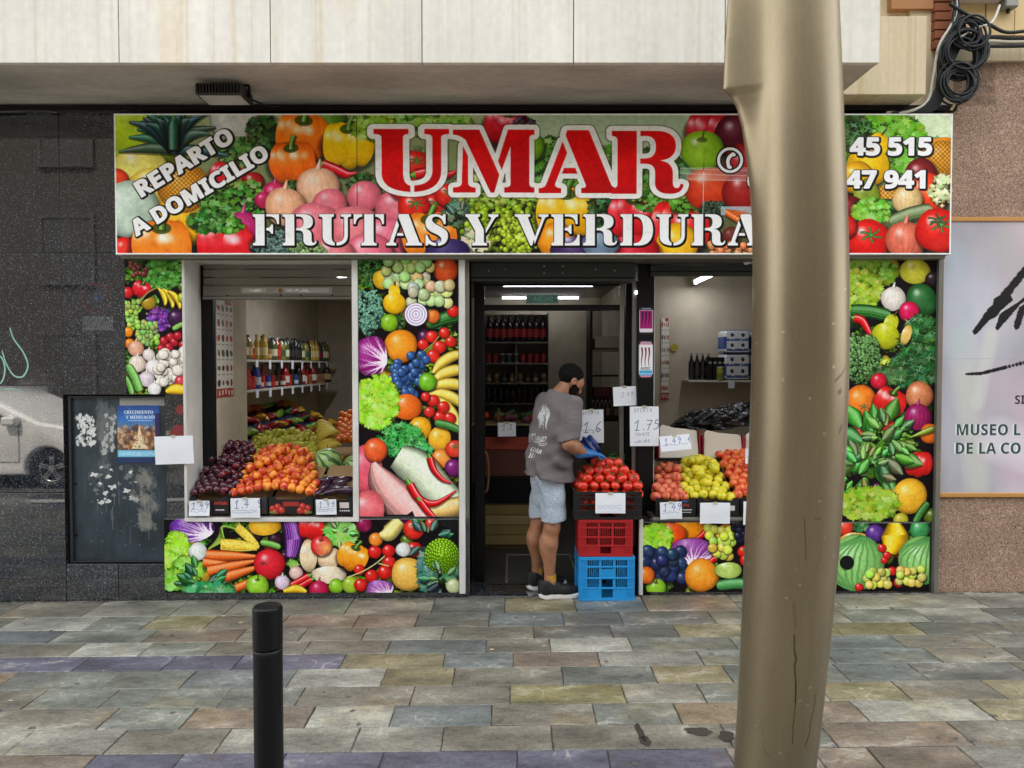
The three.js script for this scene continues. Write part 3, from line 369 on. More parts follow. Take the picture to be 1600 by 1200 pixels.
function leftPrint() { // 197..289 x 402..616
  const [cv, g] = canvasFor(92, 214, 2.6); ctx = g; PR = rng(21); P.jumble(92, 214, 24, 14);
  P.leafy(60, 26, 32, 24, [76, 140, 50], 420, 4, { frill: true }); for (let i = 0; i < 16; i++) P.ball(4 + PR() * 30, 4 + PR() * 24, 4, [120, 60, 50]); P.pepper(26, 48, 14, [206, 26, 40], .3); P.ball(4, 54, 9, [200, 30, 36]);
  for (let i = 0; i < 12; i++) P.taper([[2 + i * 2, 76 - i * .6], [24 + i, 66 - i], [52, 52 - i * .6]], [.8, 1.1, .7], [150, 140, 70]);
  P.banana(70, 62, 34, 1.1); P.banana(60, 60, 30, 1.2); P.banana(80, 64, 34, 1.0); P.ball(90, 62, 8, [170, 180, 60]);
  P.grapes(12, 92, 12, 22, 4.2, [164, 200, 96]); P.leafy(54, 96, 20, 18, [110, 50, 140], 260, 3.5); P.ball(80, 94, 14, [60, 24, 66]); P.cucumber(86, 106, 26, -.4, [140, 180, 90]);
  P.grapes(36, 118, 16, 16, 4.6, [150, 190, 100], false); P.ball(4, 116, 8, [240, 150, 30]); P.ball(6, 134, 8, [236, 130, 30]); for (const [x, y] of [[60, 130], [70, 124], [76, 132], [56, 142], [68, 140], [82, 122], [90, 136]]) P.ball(x, y, 7, [170, 30, 44]);
  P.onion(16, 142, 13, [224, 170, 140]); P.onion(18, 166, 14, [236, 214, 200]); P.onion(36, 152, 10, [232, 218, 214]); P.onion(44, 172, 14, [236, 228, 226]); P.onion(32, 190, 13, [222, 206, 212]);
  for (let i = 0; i < 34; i++) P.mushroom(50 + PR() * 44, 146 + PR() * 54, 6 + PR() * 4); P.onion(44, 206, 11, [240, 238, 234]); P.ball(86, 194, 10, [196, 60, 70]);
  P.cucumber(12, 188, 46, 1.15, [120, 176, 90]); P.cucumber(4, 200, 30, 1.2, [110, 166, 80]); P.taper([[62, 210], [76, 206], [94, 208]], [3, 9, 8], [244, 196, 50]);
  return texOf(cv, 12, 31);
}
function centrePrint() { // 560..718 x 403..808
  const [cv, g] = canvasFor(158, 405, 2.2); ctx = g; PR = rng(22); P.jumble(158, 405, 40, 16);
  P.leafy(14, 18, 24, 26, [60, 110, 40], 300, 5, { thin: true }); P.pear(40, 30, 16, [236, 190, 50], .5); P.tomato(138, 18, 20, [216, 90, 40], false); P.ball(100, 16, 16, [150, 110, 80]);
  P.cucumber(140, 94, 66, -.25); P.tomato(150, 82, 10, [214, 40, 30], false); P.orange(118, 90, 11, [224, 120, 50]);
  P.grapes(82, 24, 36, 20, 8.5, [206, 214, 150], false); P.grapes(118, 60, 32, 18, 9, [212, 220, 160], false);
  P.pear(57, 66, 18, [246, 192, 36], 0); P.floret(16, 84, 24, 38, [124, 176, 152], 2.2); P.leafy(66, 96, 6, 12, [50, 90, 40], 40, 3);
  P.ball(49, 100, 14, [140, 188, 40]); P.ringOnion(91, 87, 19); P.orange(67, 136, 26, [248, 156, 44]);
  P.cabbage(20, 152, 26, 32, [142, 34, 122], 18, .3); for (const [x, y, r] of [[116, 122, 10], [136, 116, 9], [128, 138, 11], [146, 130, 9], [102, 134, 9], [118, 152, 11]]) P.tomato(x, y, r, [214, 46, 34], false); ctx.strokeStyle = '#a8a05a'; ctx.lineWidth = 1.4; ctx.beginPath(); ctx.moveTo(96, 148); ctx.quadraticCurveTo(118, 136, 128, 120); ctx.stroke();
  for (let i = 0; i < 40; i++) P.ball(46 + PR() * 50 + (i % 3) * 6, 164 + PR() * 56 - (i % 3) * 8, 6.5, [50, 86, 140], { ry: 7.5, rot: PR() * 3, spec: .5 });
  for (const [x, y, l, a] of [[142, 158, 62, -.5], [146, 178, 66, -.25], [146, 198, 66, .05], [144, 218, 66, .4], [142, 240, 70, .9]]) P.banana(x, y, l, a, [248, 212, 96]);
  P.ball(109, 193, 14.5, [120, 184, 44]); P.ball(76, 232, 24, [236, 116, 40], { ry: 21 }); for (const [x, y, r] of [[118, 222, 10], [134, 232, 10], [128, 248, 10], [144, 250, 10], [106, 216, 8], [112, 240, 9]]) P.tomato(x, y, r, [206, 44, 36], false);
  P.leafy(28, 224, 34, 42, [150, 204, 54], 700, 6, { frill: true }); P.ball(97, 266, 18, [246, 176, 44], { ry: 19 }); P.ball(128, 282, 18, [246, 184, 60], { ry: 20 }); P.cucumber(140, 262, 40, .3, [60, 120, 60]); P.ball(130, 314, 16, [238, 150, 70]); P.tomato(152, 298, 15, [220, 70, 50]); P.ball(150, 328, 14, [120, 36, 110]);
  P.leafy(66, 284, 38, 26, [70, 164, 80], 420, 6, { thin: true }); P.leafy(92, 300, 24, 14, [90, 180, 100], 160, 6, { thin: true });
  P.ball(10, 330, 26, [232, 100, 120], { ry: 40 }); P.ball(26, 300, 19, [236, 104, 56]);
  P.taper([[60, 310], [90, 330], [130, 372], [170, 400]], [20, 30, 28, 20], [220, 230, 200]); P.taper([[22, 320], [34, 346], [60, 378], [110, 420]], [5, 20, 28, 26], [238, 176, 170], { stripes: 5, stripeCol: [250, 226, 220] });
  P.ball(14, 396, 26, [226, 110, 116], { ry: 34 }); P.taper([[110, 396], [140, 392], [165, 384]], [14, 16, 12], [240, 200, 130]);
  P.chilli([[112, 312], [118, 330], [132, 346], [146, 352]], 5.5); P.chilli([[80, 354], [96, 378], [122, 384], [154, 364]], 7); P.chilli([[96, 380], [108, 396], [120, 408], [132, 416]], 6);
  // torn lower edge shows the dark stone beneath
  ctx.fillStyle = '#191b1c'; ctx.beginPath(); ctx.moveTo(40, 405); ctx.lineTo(44, 402); ctx.lineTo(76, 402); ctx.lineTo(84, 396); ctx.lineTo(88, 405); ctx.fill();
  return texOf(cv, 12, 32);
}
function lowLeftPrint() { // 253..716 x 810..926
  const [cv, g] = canvasFor(463, 116, 2.6); ctx = g; PR = rng(23); const X = (u) => u - 253, Y = (v) => v - 810; P.jumble(463, 116, 60, 14);
  P.cabbage(X(296), Y(826), 36, 20, [104, 50, 146], 18, .5); for (let i = 0; i < 14; i++) P.taper([[X(322) + i * 2, Y(858) - i], [X(345), Y(835) - i], [X(372), Y(812) + i * 1.2]], [1.2, 2.2, 1.4], [110 + PR() * 50, 170, 60]);
  P.corn(X(385), Y(838), 46, .75); P.corn(X(372), Y(852), 60, .08); P.ball(X(411), Y(820), 26, [240, 184, 60], { ry: 16 }); P.cucumber(X(420), Y(850), 32, .25, [120, 176, 80]);
  P.leafy(X(272), Y(868), 20, 38, [150, 204, 50], 460, 6, { frill: true }); P.leafy(X(292), Y(886), 24, 18, [130, 190, 60], 240, 6, { frill: true }); P.onion(X(306), Y(861), 15, [226, 230, 224], { tip: false });
  P.carrot(X(358), Y(868), 78, .02); P.carrot(X(346), Y(882), 66, .12); P.carrot(X(358), Y(884), 76, -.22); P.carrot(X(366), Y(896), 78, -.3); P.carrot(X(386), Y(910), 60, -.4);
  P.leafy(X(268), Y(906), 18, 16, [120, 176, 50], 120, 8); P.broad(X(312), Y(916), 34, [48, 116, 66], 22); P.leafy(X(320), Y(922), 40, 12, [60, 140, 80], 180, 7, { frill: true });
  P.ball(X(418), Y(881), 25, [208, 40, 52], { ry: 24 }); P.calyx(X(408), Y(880), 6, [80, 30, 24]); P.apple(X(399), Y(915), 18, [150, 200, 60]);
  P.taper([[X(449), Y(808)], [X(456), Y(840)], [X(452), Y(870)]], [12, 14, 9], [110, 40, 140], { stripes: 6, stripeCol: [214, 180, 224] }); P.leafy(X(454), Y(880), 8, 6, [140, 180, 90], 40, 4);
  P.pepper(X(485), Y(822), 20, [214, 36, 36], .1, false); P.leafy(X(530), Y(832), 24, 20, [120, 180, 80], 240, 7, { frill: true }); P.broad(X(530), Y(832), 16, [150, 200, 110], 7);
  P.ball(X(480), Y(868), 14, [232, 208, 170], { ry: 26 }); P.ball(X(513), Y(872), 20, [234, 206, 168], { ry: 16, rot: -.6 }); P.apple(X(500), Y(852), 17, [214, 50, 60], [240, 210, 120]); P.ball(X(512), Y(898), 28, [234, 216, 190], { ry: 14 }); P.ball(X(460), Y(895), 11, [226, 190, 180]);
  P.chilli([[X(480), Y(900)], [X(465), Y(908)], [X(448), Y(916)], [X(430), Y(922)]], 6); P.chilli([[X(484), Y(906)], [X(470), Y(914)], [X(456), Y(920)], [X(440), Y(926)]], 5);
  P.onion(X(438), Y(910), 12, [226, 200, 220]); P.taper([[X(440), Y(924)], [X(460), Y(920)], [X(476), Y(925)]], [3, 7, 3], [246, 196, 50]); P.onion(X(496), Y(922), 16, [178, 26, 70]); P.ball(X(523), Y(916), 12, [140, 190, 50]); P.ball(X(546), Y(914), 14, [160, 190, 60]);
  P.pepper(X(550), Y(868), 24, [244, 156, 36], .35); P.ball(X(586), Y(842), 11, [238, 140, 50]); P.ball(X(567), Y(818), 13, [130, 20, 70]);
  ctx.fillStyle = '#22272a'; P.taper([[X(592), Y(835)], [X(606), Y(832)], [X(624), Y(812)]], [4, 13, 10], [238, 222, 140]); P.tomato(X(646), Y(826), 17, [214, 50, 34]); P.tomato(X(674), Y(818), 11, [206, 50, 40], false);
  for (const [x, y, r] of [[584, 862, 11], [606, 860, 10.5], [607, 878, 10.5], [579, 900, 11], [562, 914, 11], [560, 890, 9], [600, 894, 12], [646, 858, 13]]) P.tomato(X(x), Y(y), r, [206, 36, 30], false);
  ctx.strokeStyle = '#c4c08a'; ctx.lineWidth = 1.8; ctx.beginPath(); ctx.moveTo(X(540), Y(902)); ctx.quadraticCurveTo(X(575), Y(892), X(600), Y(868)); ctx.moveTo(X(590), Y(880)); ctx.lineTo(X(606), Y(884)); ctx.stroke();
  P.onion(X(629), Y(858), 12, [226, 228, 222], { tip: false }); P.ball(X(636), Y(897), 26, [240, 188, 96], { ry: 27 }); P.pores(X(636), Y(897), 24, [250, 220, 140], 200); P.cabbage(X(592), Y(920), 22, 14, [150, 80, 160], 12, .8);
  P.broad(X(668), Y(840), 24, [60, 110, 84], 14); P.leafy(X(666), Y(890), 14, 34, [70, 120, 100], 160, 7); P.leafy(X(704), Y(890), 12, 20, [80, 130, 96], 90, 7); P.romanesco(X(690), Y(868), 28, [150, 204, 40]); P.broad(X(690), Y(905), 22, [90, 140, 110], 12); P.taper([[X(670), Y(924)], [X(684), Y(914)]], [8, 6], [30, 40, 50]); P.ball(X(708), Y(916), 12, [200, 210, 160]);
  ctx.fillStyle = '#1b1d1e'; ctx.beginPath(); ctx.moveTo(X(676), 0); ctx.lineTo(X(716), 0); ctx.lineTo(X(716), 20); ctx.lineTo(X(700), 14); ctx.lineTo(X(690), 5); ctx.fill();
  return texOf(cv, 12, 33);
}
function lowRightPrint() { // 1005..1460 x 815..925
  const [cv, g] = canvasFor(455, 112, 2.6); ctx = g; PR = rng(24); const X = (u) => u - 1005, Y = (v) => v - 815; P.jumble(455, 112, 60, 14);
  P.orange(X(1078), Y(822), 24, [246, 150, 30]); P.ball(X(1050), Y(832), 24, [234, 90, 30], { ry: 16, rot: .3 }); P.leafy(X(1026), Y(842), 24, 24, [150, 204, 50], 360, 6, { frill: true }); P.chilli([[X(1108), Y(826)], [X(1100), Y(834)], [X(1092), Y(840)], [X(1080), Y(846)]], 5);
  P.cabbage(X(1082), Y(862), 34, 22, [142, 70, 150], 18, 1.5); P.grapes(X(1132), Y(850), 22, 24, 7.5, [206, 208, 90]); P.grapes(X(1164), Y(832), 16, 14, 6, [26, 28, 50]);
  P.tomato(X(1164), Y(862), 10); P.tomato(X(1168), Y(876), 10); P.chilli([[X(1120), Y(872)], [X(1112), Y(878)], [X(1104), Y(882)], [X(1096), Y(884)]], 5);
  P.grapes(X(1040), Y(890), 32, 26, 10, [40, 56, 92], false); P.orange(X(1098), Y(900), 27, [248, 158, 50]); P.apple(X(1026), Y(920), 16, [150, 200, 60]); P.ball(X(1140), Y(892), 22, [180, 204, 110], { ry: 13 }); P.ball(X(1010), Y(900), 14, [236, 120, 40]); P.cucumber(X(1150), Y(915), 56, -.05, [80, 150, 90]);
  for (let i = 0; i < 24; i++) P.ball(X(1180) + PR() * 120, PR() * 112, 12 + PR() * 10, [[210, 40, 30], [240, 150, 40], [120, 180, 60], [250, 200, 70]][PR() * 4 | 0]);
  P.ball(X(1324), Y(822), 14, [220, 70, 50]); P.ball(X(1340), Y(846), 26, [244, 180, 90], { ry: 16 }); P.leafy(X(1350), Y(820), 12, 10, [60, 110, 60], 60, 5); P.ball(X(1372), Y(832), 15, [90, 50, 130]); P.taper([[X(1402), Y(812)], [X(1404), Y(840)], [X(1396), Y(864)]], [8, 22, 10], [250, 200, 40]); P.ball(X(1444), Y(826), 16, [70, 150, 90]);
  P.melon(X(1342), Y(880), 46); P.melon(X(1450), Y(876), 40); for (const [x, y, r] of [[1384, 856, 7], [1392, 868, 7], [1388, 876, 6], [1400, 894, 8], [1418, 896, 9], [1412, 912, 9], [1348, 920, 7]]) P.tomato(X(x), Y(y), r, [206, 36, 40], false);
  P.grapes(X(1382), Y(908), 20, 12, 7, [214, 214, 110], false); P.grapes(X(1434), Y(906), 20, 14, 7, [218, 214, 110], false);
  return texOf(cv, 12, 34);
}
function rightPrint() { // 1310..1462 x 404..814
  const [cv, g] = canvasFor(152, 410, 2.2); ctx = g; PR = rng(25); const X = (u) => u - 1310, Y = (v) => v - 404; P.jumble(152, 410, 40, 16);
  P.leafy(X(1356), Y(424), 44, 24, [110, 150, 40], 360, 6, { frill: true }); P.leafy(X(1340), Y(454), 36, 34, [150, 180, 50], 520, 6, { frill: true }); P.ball(X(1428), Y(424), 24, [206, 200, 70], { ry: 20 }); P.ball(X(1456), Y(436), 12, [40, 24, 30]);
  P.onion(X(1395), Y(466), 20, [238, 228, 216]); P.ball(X(1440), Y(468), 22, [40, 96, 44], { ry: 28, rot: -.6 }); P.ball(X(1420), Y(486), 16, [206, 26, 84]); P.cucumber(X(1360), Y(488), 64, .15); P.chilli([[X(1334), Y(496)], [X(1346), Y(500)], [X(1356), Y(515)], [X(1366), Y(530)]], 7);
  P.pear(X(1385), Y(520), 22, [186, 190, 40], .4); P.leafy(X(1440), Y(540), 34, 50, [54, 110, 50], 620, 7, { thin: true }); P.ball(X(1416), Y(522), 8, [226, 190, 110], { ry: 16, rot: .3 });
  P.floret(X(1345), Y(560), 36, 40, [116, 160, 96], 2.4); P.ball(X(1386), Y(568), 11, [180, 190, 60]); P.leafy(X(1430), Y(576), 40, 30, [40, 90, 44], 420, 8, { thin: true }); P.leafy(X(1390), Y(584), 30, 14, [60, 100, 50], 160, 8, { thin: true });
  P.ball(X(1374), Y(594), 13, [196, 30, 56]); P.orange(X(1346), Y(625), 25, [240, 130, 44]); P.calyx(X(1352), Y(634), 8, [80, 100, 50]); P.pepper(X(1392), Y(626), 25, [202, 34, 30], .4); P.ball(X(1438), Y(616), 22, [206, 130, 90]); P.onion(X(1436), Y(650), 22, [142, 24, 84]); P.ball(X(1456), Y(676), 16, [236, 120, 40]); P.chilli([[X(1460), Y(668)], [X(1450), Y(672)], [X(1440), Y(676)], [X(1424), Y(682)]], 5, [140, 160, 50]);
  P.tomato(X(1350), Y(672), 18, [216, 80, 50]); P.ball(X(1390), Y(664), 11, [206, 36, 40]); P.pepper(X(1438), Y(722), 22, [206, 36, 34], 0, false); P.ball(X(1320), Y(656), 8, [230, 220, 210]);
  P.leafy(X(1356), Y(710), 40, 30, [90, 150, 60], 160, 8); P.broad(X(1370), Y(700), 52, [92, 150, 66], 34); P.broad(X(1350), Y(730), 36, [110, 160, 76], 20); P.broad(X(1390), Y(680), 30, [110, 170, 80], 14);
  P.orange(X(1425), Y(774), 28, [246, 186, 60]); P.leafy(X(1360), Y(786), 48, 26, [140, 170, 50], 420, 7, { frill: true }); P.cucumber(X(1444), Y(800), 38, -1.0); P.ball(X(1412), Y(812), 12, [190, 180, 60]);
  return texOf(cv, 12, 35);
}
// ---------- paving ----------
{
  const pav = new THREE.Group(); pav.name = 'pavement'; pav.userData.kind = 'structure'; pav.rotation.z = Math.atan(SLOPE); scene.add(pav);
  mesh('mortar_bed', bx(-16, 16, -.16, -.009, -.02, 3.9), plain(0x4a453d, .95), pav);
  const rowV = [937, 957, 978, 998, 1019, 1042, 1070, 1100, 1133, 1172, 1216];
  const zAt = (v) => { const b = (600 - v) / FOCAL, c = Math.cos(PITCH), s = Math.sin(PITCH), t = -EYE.y / (b * c - s); return EYE.z + t * (-b * s - c); };
  const rows = [
    [[141, 't'], [276, 'l'], [358, 'l'], [543, 'g'], [676, 't'], [789, 'd'], [899, 'o'], [1008, 'b'], [1150, 'r'], [1310, 't'], [1530, 'l']],
    [[140, 'w'], [228, 'g'], [325, 'o'], [440, 't'], [555, 'r'], [650, 'r'], [764, 'd'], [881, 'b'], [972, 'd'], [1115, 'd'], [1325, 't'], [1447, 'g']],
    [[80, 'b'], [228, 'g'], [372, 'r'], [470, 'l'], [567, 't'], [691, 'l'], [834, 't'], [957, 'd'], [1059, 'd'], [1165, 'o'], [1310, 'o'], [1440, 'o'], [1575, 'd']],
    [[-20, 'd'], [112, 't'], [222, 'w'], [325, 'g'], [476, 't'], [605, 't'], [759, 'b'], [860, 't'], [987, 'w'], [1150, 'g'], [1290, 'g'], [1410, 'b'], [1545, 't']],
    [[120, 'p'], [258, 'p'], [366, 'p'], [532, 'p'], [693, 'o'], [802, 'b'], [937, 'r'], [1097, 'l'], [1300, 'g'], [1465, 'b'], [1592, 't']],
    [[168, 'g'], [288, 'g'], [452, 'b'], [597, 'w'], [708, 'o'], [880, 't'], [1025, 'g'], [1140, 'o'], [1320, 'g'], [1442, 'b']],
    [[45, 't'], [163, 'g'], [345, 'g'], [465, 'g'], [642, 't'], [797, 't'], [977, 'y'], [1100, 'l'], [1290, 'g'], [1416, 'o'], [1562, 't']],
    [[160, 't'], [288, 'g'], [480, 'r'], [610, 'w'], [768, 'b'], [930, 't'], [1062, 'g'], [1170, 's'], [1350, 'r'], [1545, 'w']],
    [[20, 'l'], [172, 'l'], [342, 't'], [552, 'l'], [690, 'l'], [863, 't'], [1140, 't'], [1300, 'd'], [1510, 'r']],
    [[118, 'r'], [262, 'p'], [430, 'p'], [590, 'p'], [808, 'p'], [955, 'p'], [1150, 'p'], [1290, 'r'], [1380, 'r'], [1530, 'r']],
  ];
  const zs = rowV.map(zAt); zs[0] = .0; const R = rng(77), keys = 'gtllotrdbgtp';
  const tile = (x0, x1, z0, z1, key) => {
    const g = .0026, j = () => (R() - .5) * .012, h = (R() - .5) * .002, t = .028, ch = .0035;
    const a = [[x0 + g + j() * .4, z0 + g + j() * .2], [x1 - g + j() * .4, z0 + g + j() * .2], [x1 - g + j() * .4, z1 - g + j() * .2], [x0 + g + j() * .4, z1 - g + j() * .2]];
    const n = 5, ring = []; // ragged edges
    for (let s = 0; s < 4; s++) for (let k = 0; k < n; k++) { const p = a[s], q = a[(s + 1) % 4], u = k / n, w = k ? 1 : 0; ring.push([mix(p[0], q[0], u) + w * (R() - .5) * .004, mix(p[1], q[1], u) + w * (R() - .5) * .005]); }
    const cx = (x0 + x1) / 2, cz = (z0 + z1) / 2, pos = [], uv = [], idx = [], N = ring.length, du = R() * 3, dv = R() * 3;
    const tiltX = (R() - .5) * .003, tiltZ = (R() - .5) * .003, yy = (x, z) => h + (x - cx) * tiltX + (z - cz) * tiltZ;
    const add = (x, y, z) => { pos.push(x, y, z); uv.push(x + du, z + dv); };
    add(cx, yy(cx, cz), cz);
    for (const k of [0, 1]) for (const [x, z] of ring) { const f = k ? 0 : ch; const X = x - Math.sign(x - cx) * f, Z = z - Math.sign(z - cz) * f; add(X, k ? yy(x, z) - ch : yy(X, Z), Z); }
    for (const [x, z] of ring) add(x, -t, z);
    for (let i = 0; i < N; i++) { const q = (i + 1) % N; idx.push(0, 1 + q, 1 + i); for (let k = 0; k < 2; k++) { const A = 1 + k * N + i, B = 1 + k * N + q; idx.push(A, B, B + N, A, B + N, A + N); } }
    const geo = new THREE.BufferGeometry(); geo.setAttribute('position', new THREE.Float32BufferAttribute(pos, 3)); geo.setAttribute('uv', new THREE.Float32BufferAttribute(uv, 2)); geo.setIndex(idx); const cg = toCreasedNormals(geo, .5);
    return [cg, M.slate[key]];
  };
  const rest = {};
  const put = (x0, x1, z0, z1, key, far) => { const [g, m] = tile(x0, x1, z0, z1, key); if (far) (rest[key] ??= []).push(g); else mesh('flagstone', g, m, pav); };
  rows.forEach((row, r) => {
    const z0 = zs[r], z1 = zs[r + 1], zm = (z0 + z1) / 2, X = (u) => (u - 800) / FOCAL * (EYE.z - zm);
    let x = X(row[0][0]) - .58;
    // the joints run straight to the kerb, so they are measured on each row's middle
    for (const [u, key] of row) { const xe = X(u); if (xe - x > .06) put(x, xe, z0, z1, key, xe < -4.6); x = xe; }
    for (let i = 0; i < 16; i++) { const w = .4 + R() * .25; put(x, x + w, z0, z1, keys[R() * keys.length | 0], x > 4.2); x += w; if (x > 9) break; }
    x = X(row[0][0]) - .58; for (let i = 0; i < 16; i++) { const w = .4 + R() * .25; put(x - w, x, z0, z1, r === 4 || r === 9 ? 'p' : keys[R() * keys.length | 0], x < -4.2); x -= w; if (x < -9) break; }
  });
  let z = zs[zs.length - 1]; for (let r = 0; r < 7 && z < 3.7; r++) { let x = -9 + R() * .4; while (x < 9) { const w = .42 + R() * .25; put(x, x + w, z, z + .21, keys[R() * keys.length | 0], true); x += w; } z += .21; }
  const outer = new THREE.Group(); outer.name = 'outer_flagstones'; outer.userData.kind = 'stuff'; pav.add(outer);
  for (const [k, list] of Object.entries(rest)) { const m = mesh('outer_flagstone_field', merge(list), M.slate[k], pav); m.userData.kind = 'stuff'; }
  pav.remove(outer);
  // spilt liquid, gum and litter on the stones
  const blot = (x, z, rx, rz, seed, hole) => { const Q = rng(seed), s = new THREE.Shape(), ph = Q() * 6; for (let i = 0; i < 36; i++) { const a = i / 36 * 6.283, q = 1 + .22 * Math.sin(a * 2 + ph) + .1 * Math.sin(a * 5 + ph * 2) + (Q() - .5) * .05; i ? s.lineTo(Math.cos(a) * rx * q, Math.sin(a) * rz * q) : s.moveTo(Math.cos(a) * rx * q, Math.sin(a) * rz * q); } const g = new THREE.ExtrudeGeometry(s, { depth: .0003, bevelEnabled: false }); g.rotateX(-Math.PI / 2); g.translate(x, .0014, z); return g; };
  const wet = phys({ color: 0x35302a, roughness: .25 }), gp = (u, v) => { const z = zAt(v); return [(u - 800) / FOCAL * (EYE.z - z), z]; };
  for (const [u, v, rx, rz, k] of [[1003, 1146, .018, .07, 1], [1011, 1160, .03, .035, 2], [1096, 1146, .07, .03, 3], [1140, 1154, .04, .04, 4]]) { const [x, z] = gp(u, v); mesh('wet_stain', blot(x, z, rx, rz, k), wet, pav); }
  const gum = [], bits = []; for (let i = 0; i < 90; i++) gum.push(blot((R() - .5) * 8, .05 + R() * 2.4, .006 + R() * .012, .006 + R() * .01, 100 + i)); for (let i = 0; i < 34; i++) bits.push(blot((R() - .5) * 8, .03 + R() * R() * 2.2, .004 + R() * .014, .004 + R() * .006, 400 + i)); mesh('gum_spots', merge(gum), plain(0x55524c, .8), pav).userData.kind = 'stuff'; mesh('litter_flecks', merge(bits), plain(0xb5a988, .8), pav).userData.kind = 'stuff';
  { const edge = []; for (let i = 0; i < 420; i++) edge.push(blot(-4.4 + R() * 8.6, .004 + Math.abs(R() + R() - 1) * .05, .008 + R() * .03, .003 + R() * .006, 600 + i)); mesh('wall_foot_dirt', merge(edge), plain(0x57524a, .95), pav).userData.kind = 'stuff'; }
  const n = fbm(512, 512, 120, 120, 2, 701), n2 = fbm(512, 512, 4, 4, 3, 703);
  const asphalt = std({ map: rep(dataTex(512, 512, (i, o) => { const v = 74 + 40 * (n[i] - .5) + 20 * (n2[i] - .5); o[0] = v; o[1] = v * .99; o[2] = v * .97; }), 1.6), roughness: .9 });
  const kerb = struct('kerb', merge(Array.from({ length: 20 }, (_, i) => rbx(-10 + i, -9.006 + i, -.15, .0, 3.9, 4.08, .015))), M.cladding); kerb.rotation.z = Math.atan(SLOPE);
  const road = struct('road', bx(-60, 60, -.4, -.12, 4.08, 11.5), asphalt); road.rotation.z = Math.atan(SLOPE);
  struct('far_pavement', bx(-60, 60, -.4, .0, 11.5, 60), plain(0x8d867a, .9)).rotation.z = Math.atan(SLOPE);
  struct('ground', bx(-150, 150, -1, -.5, -60, 90), plain(0x6c665c, .95));
}

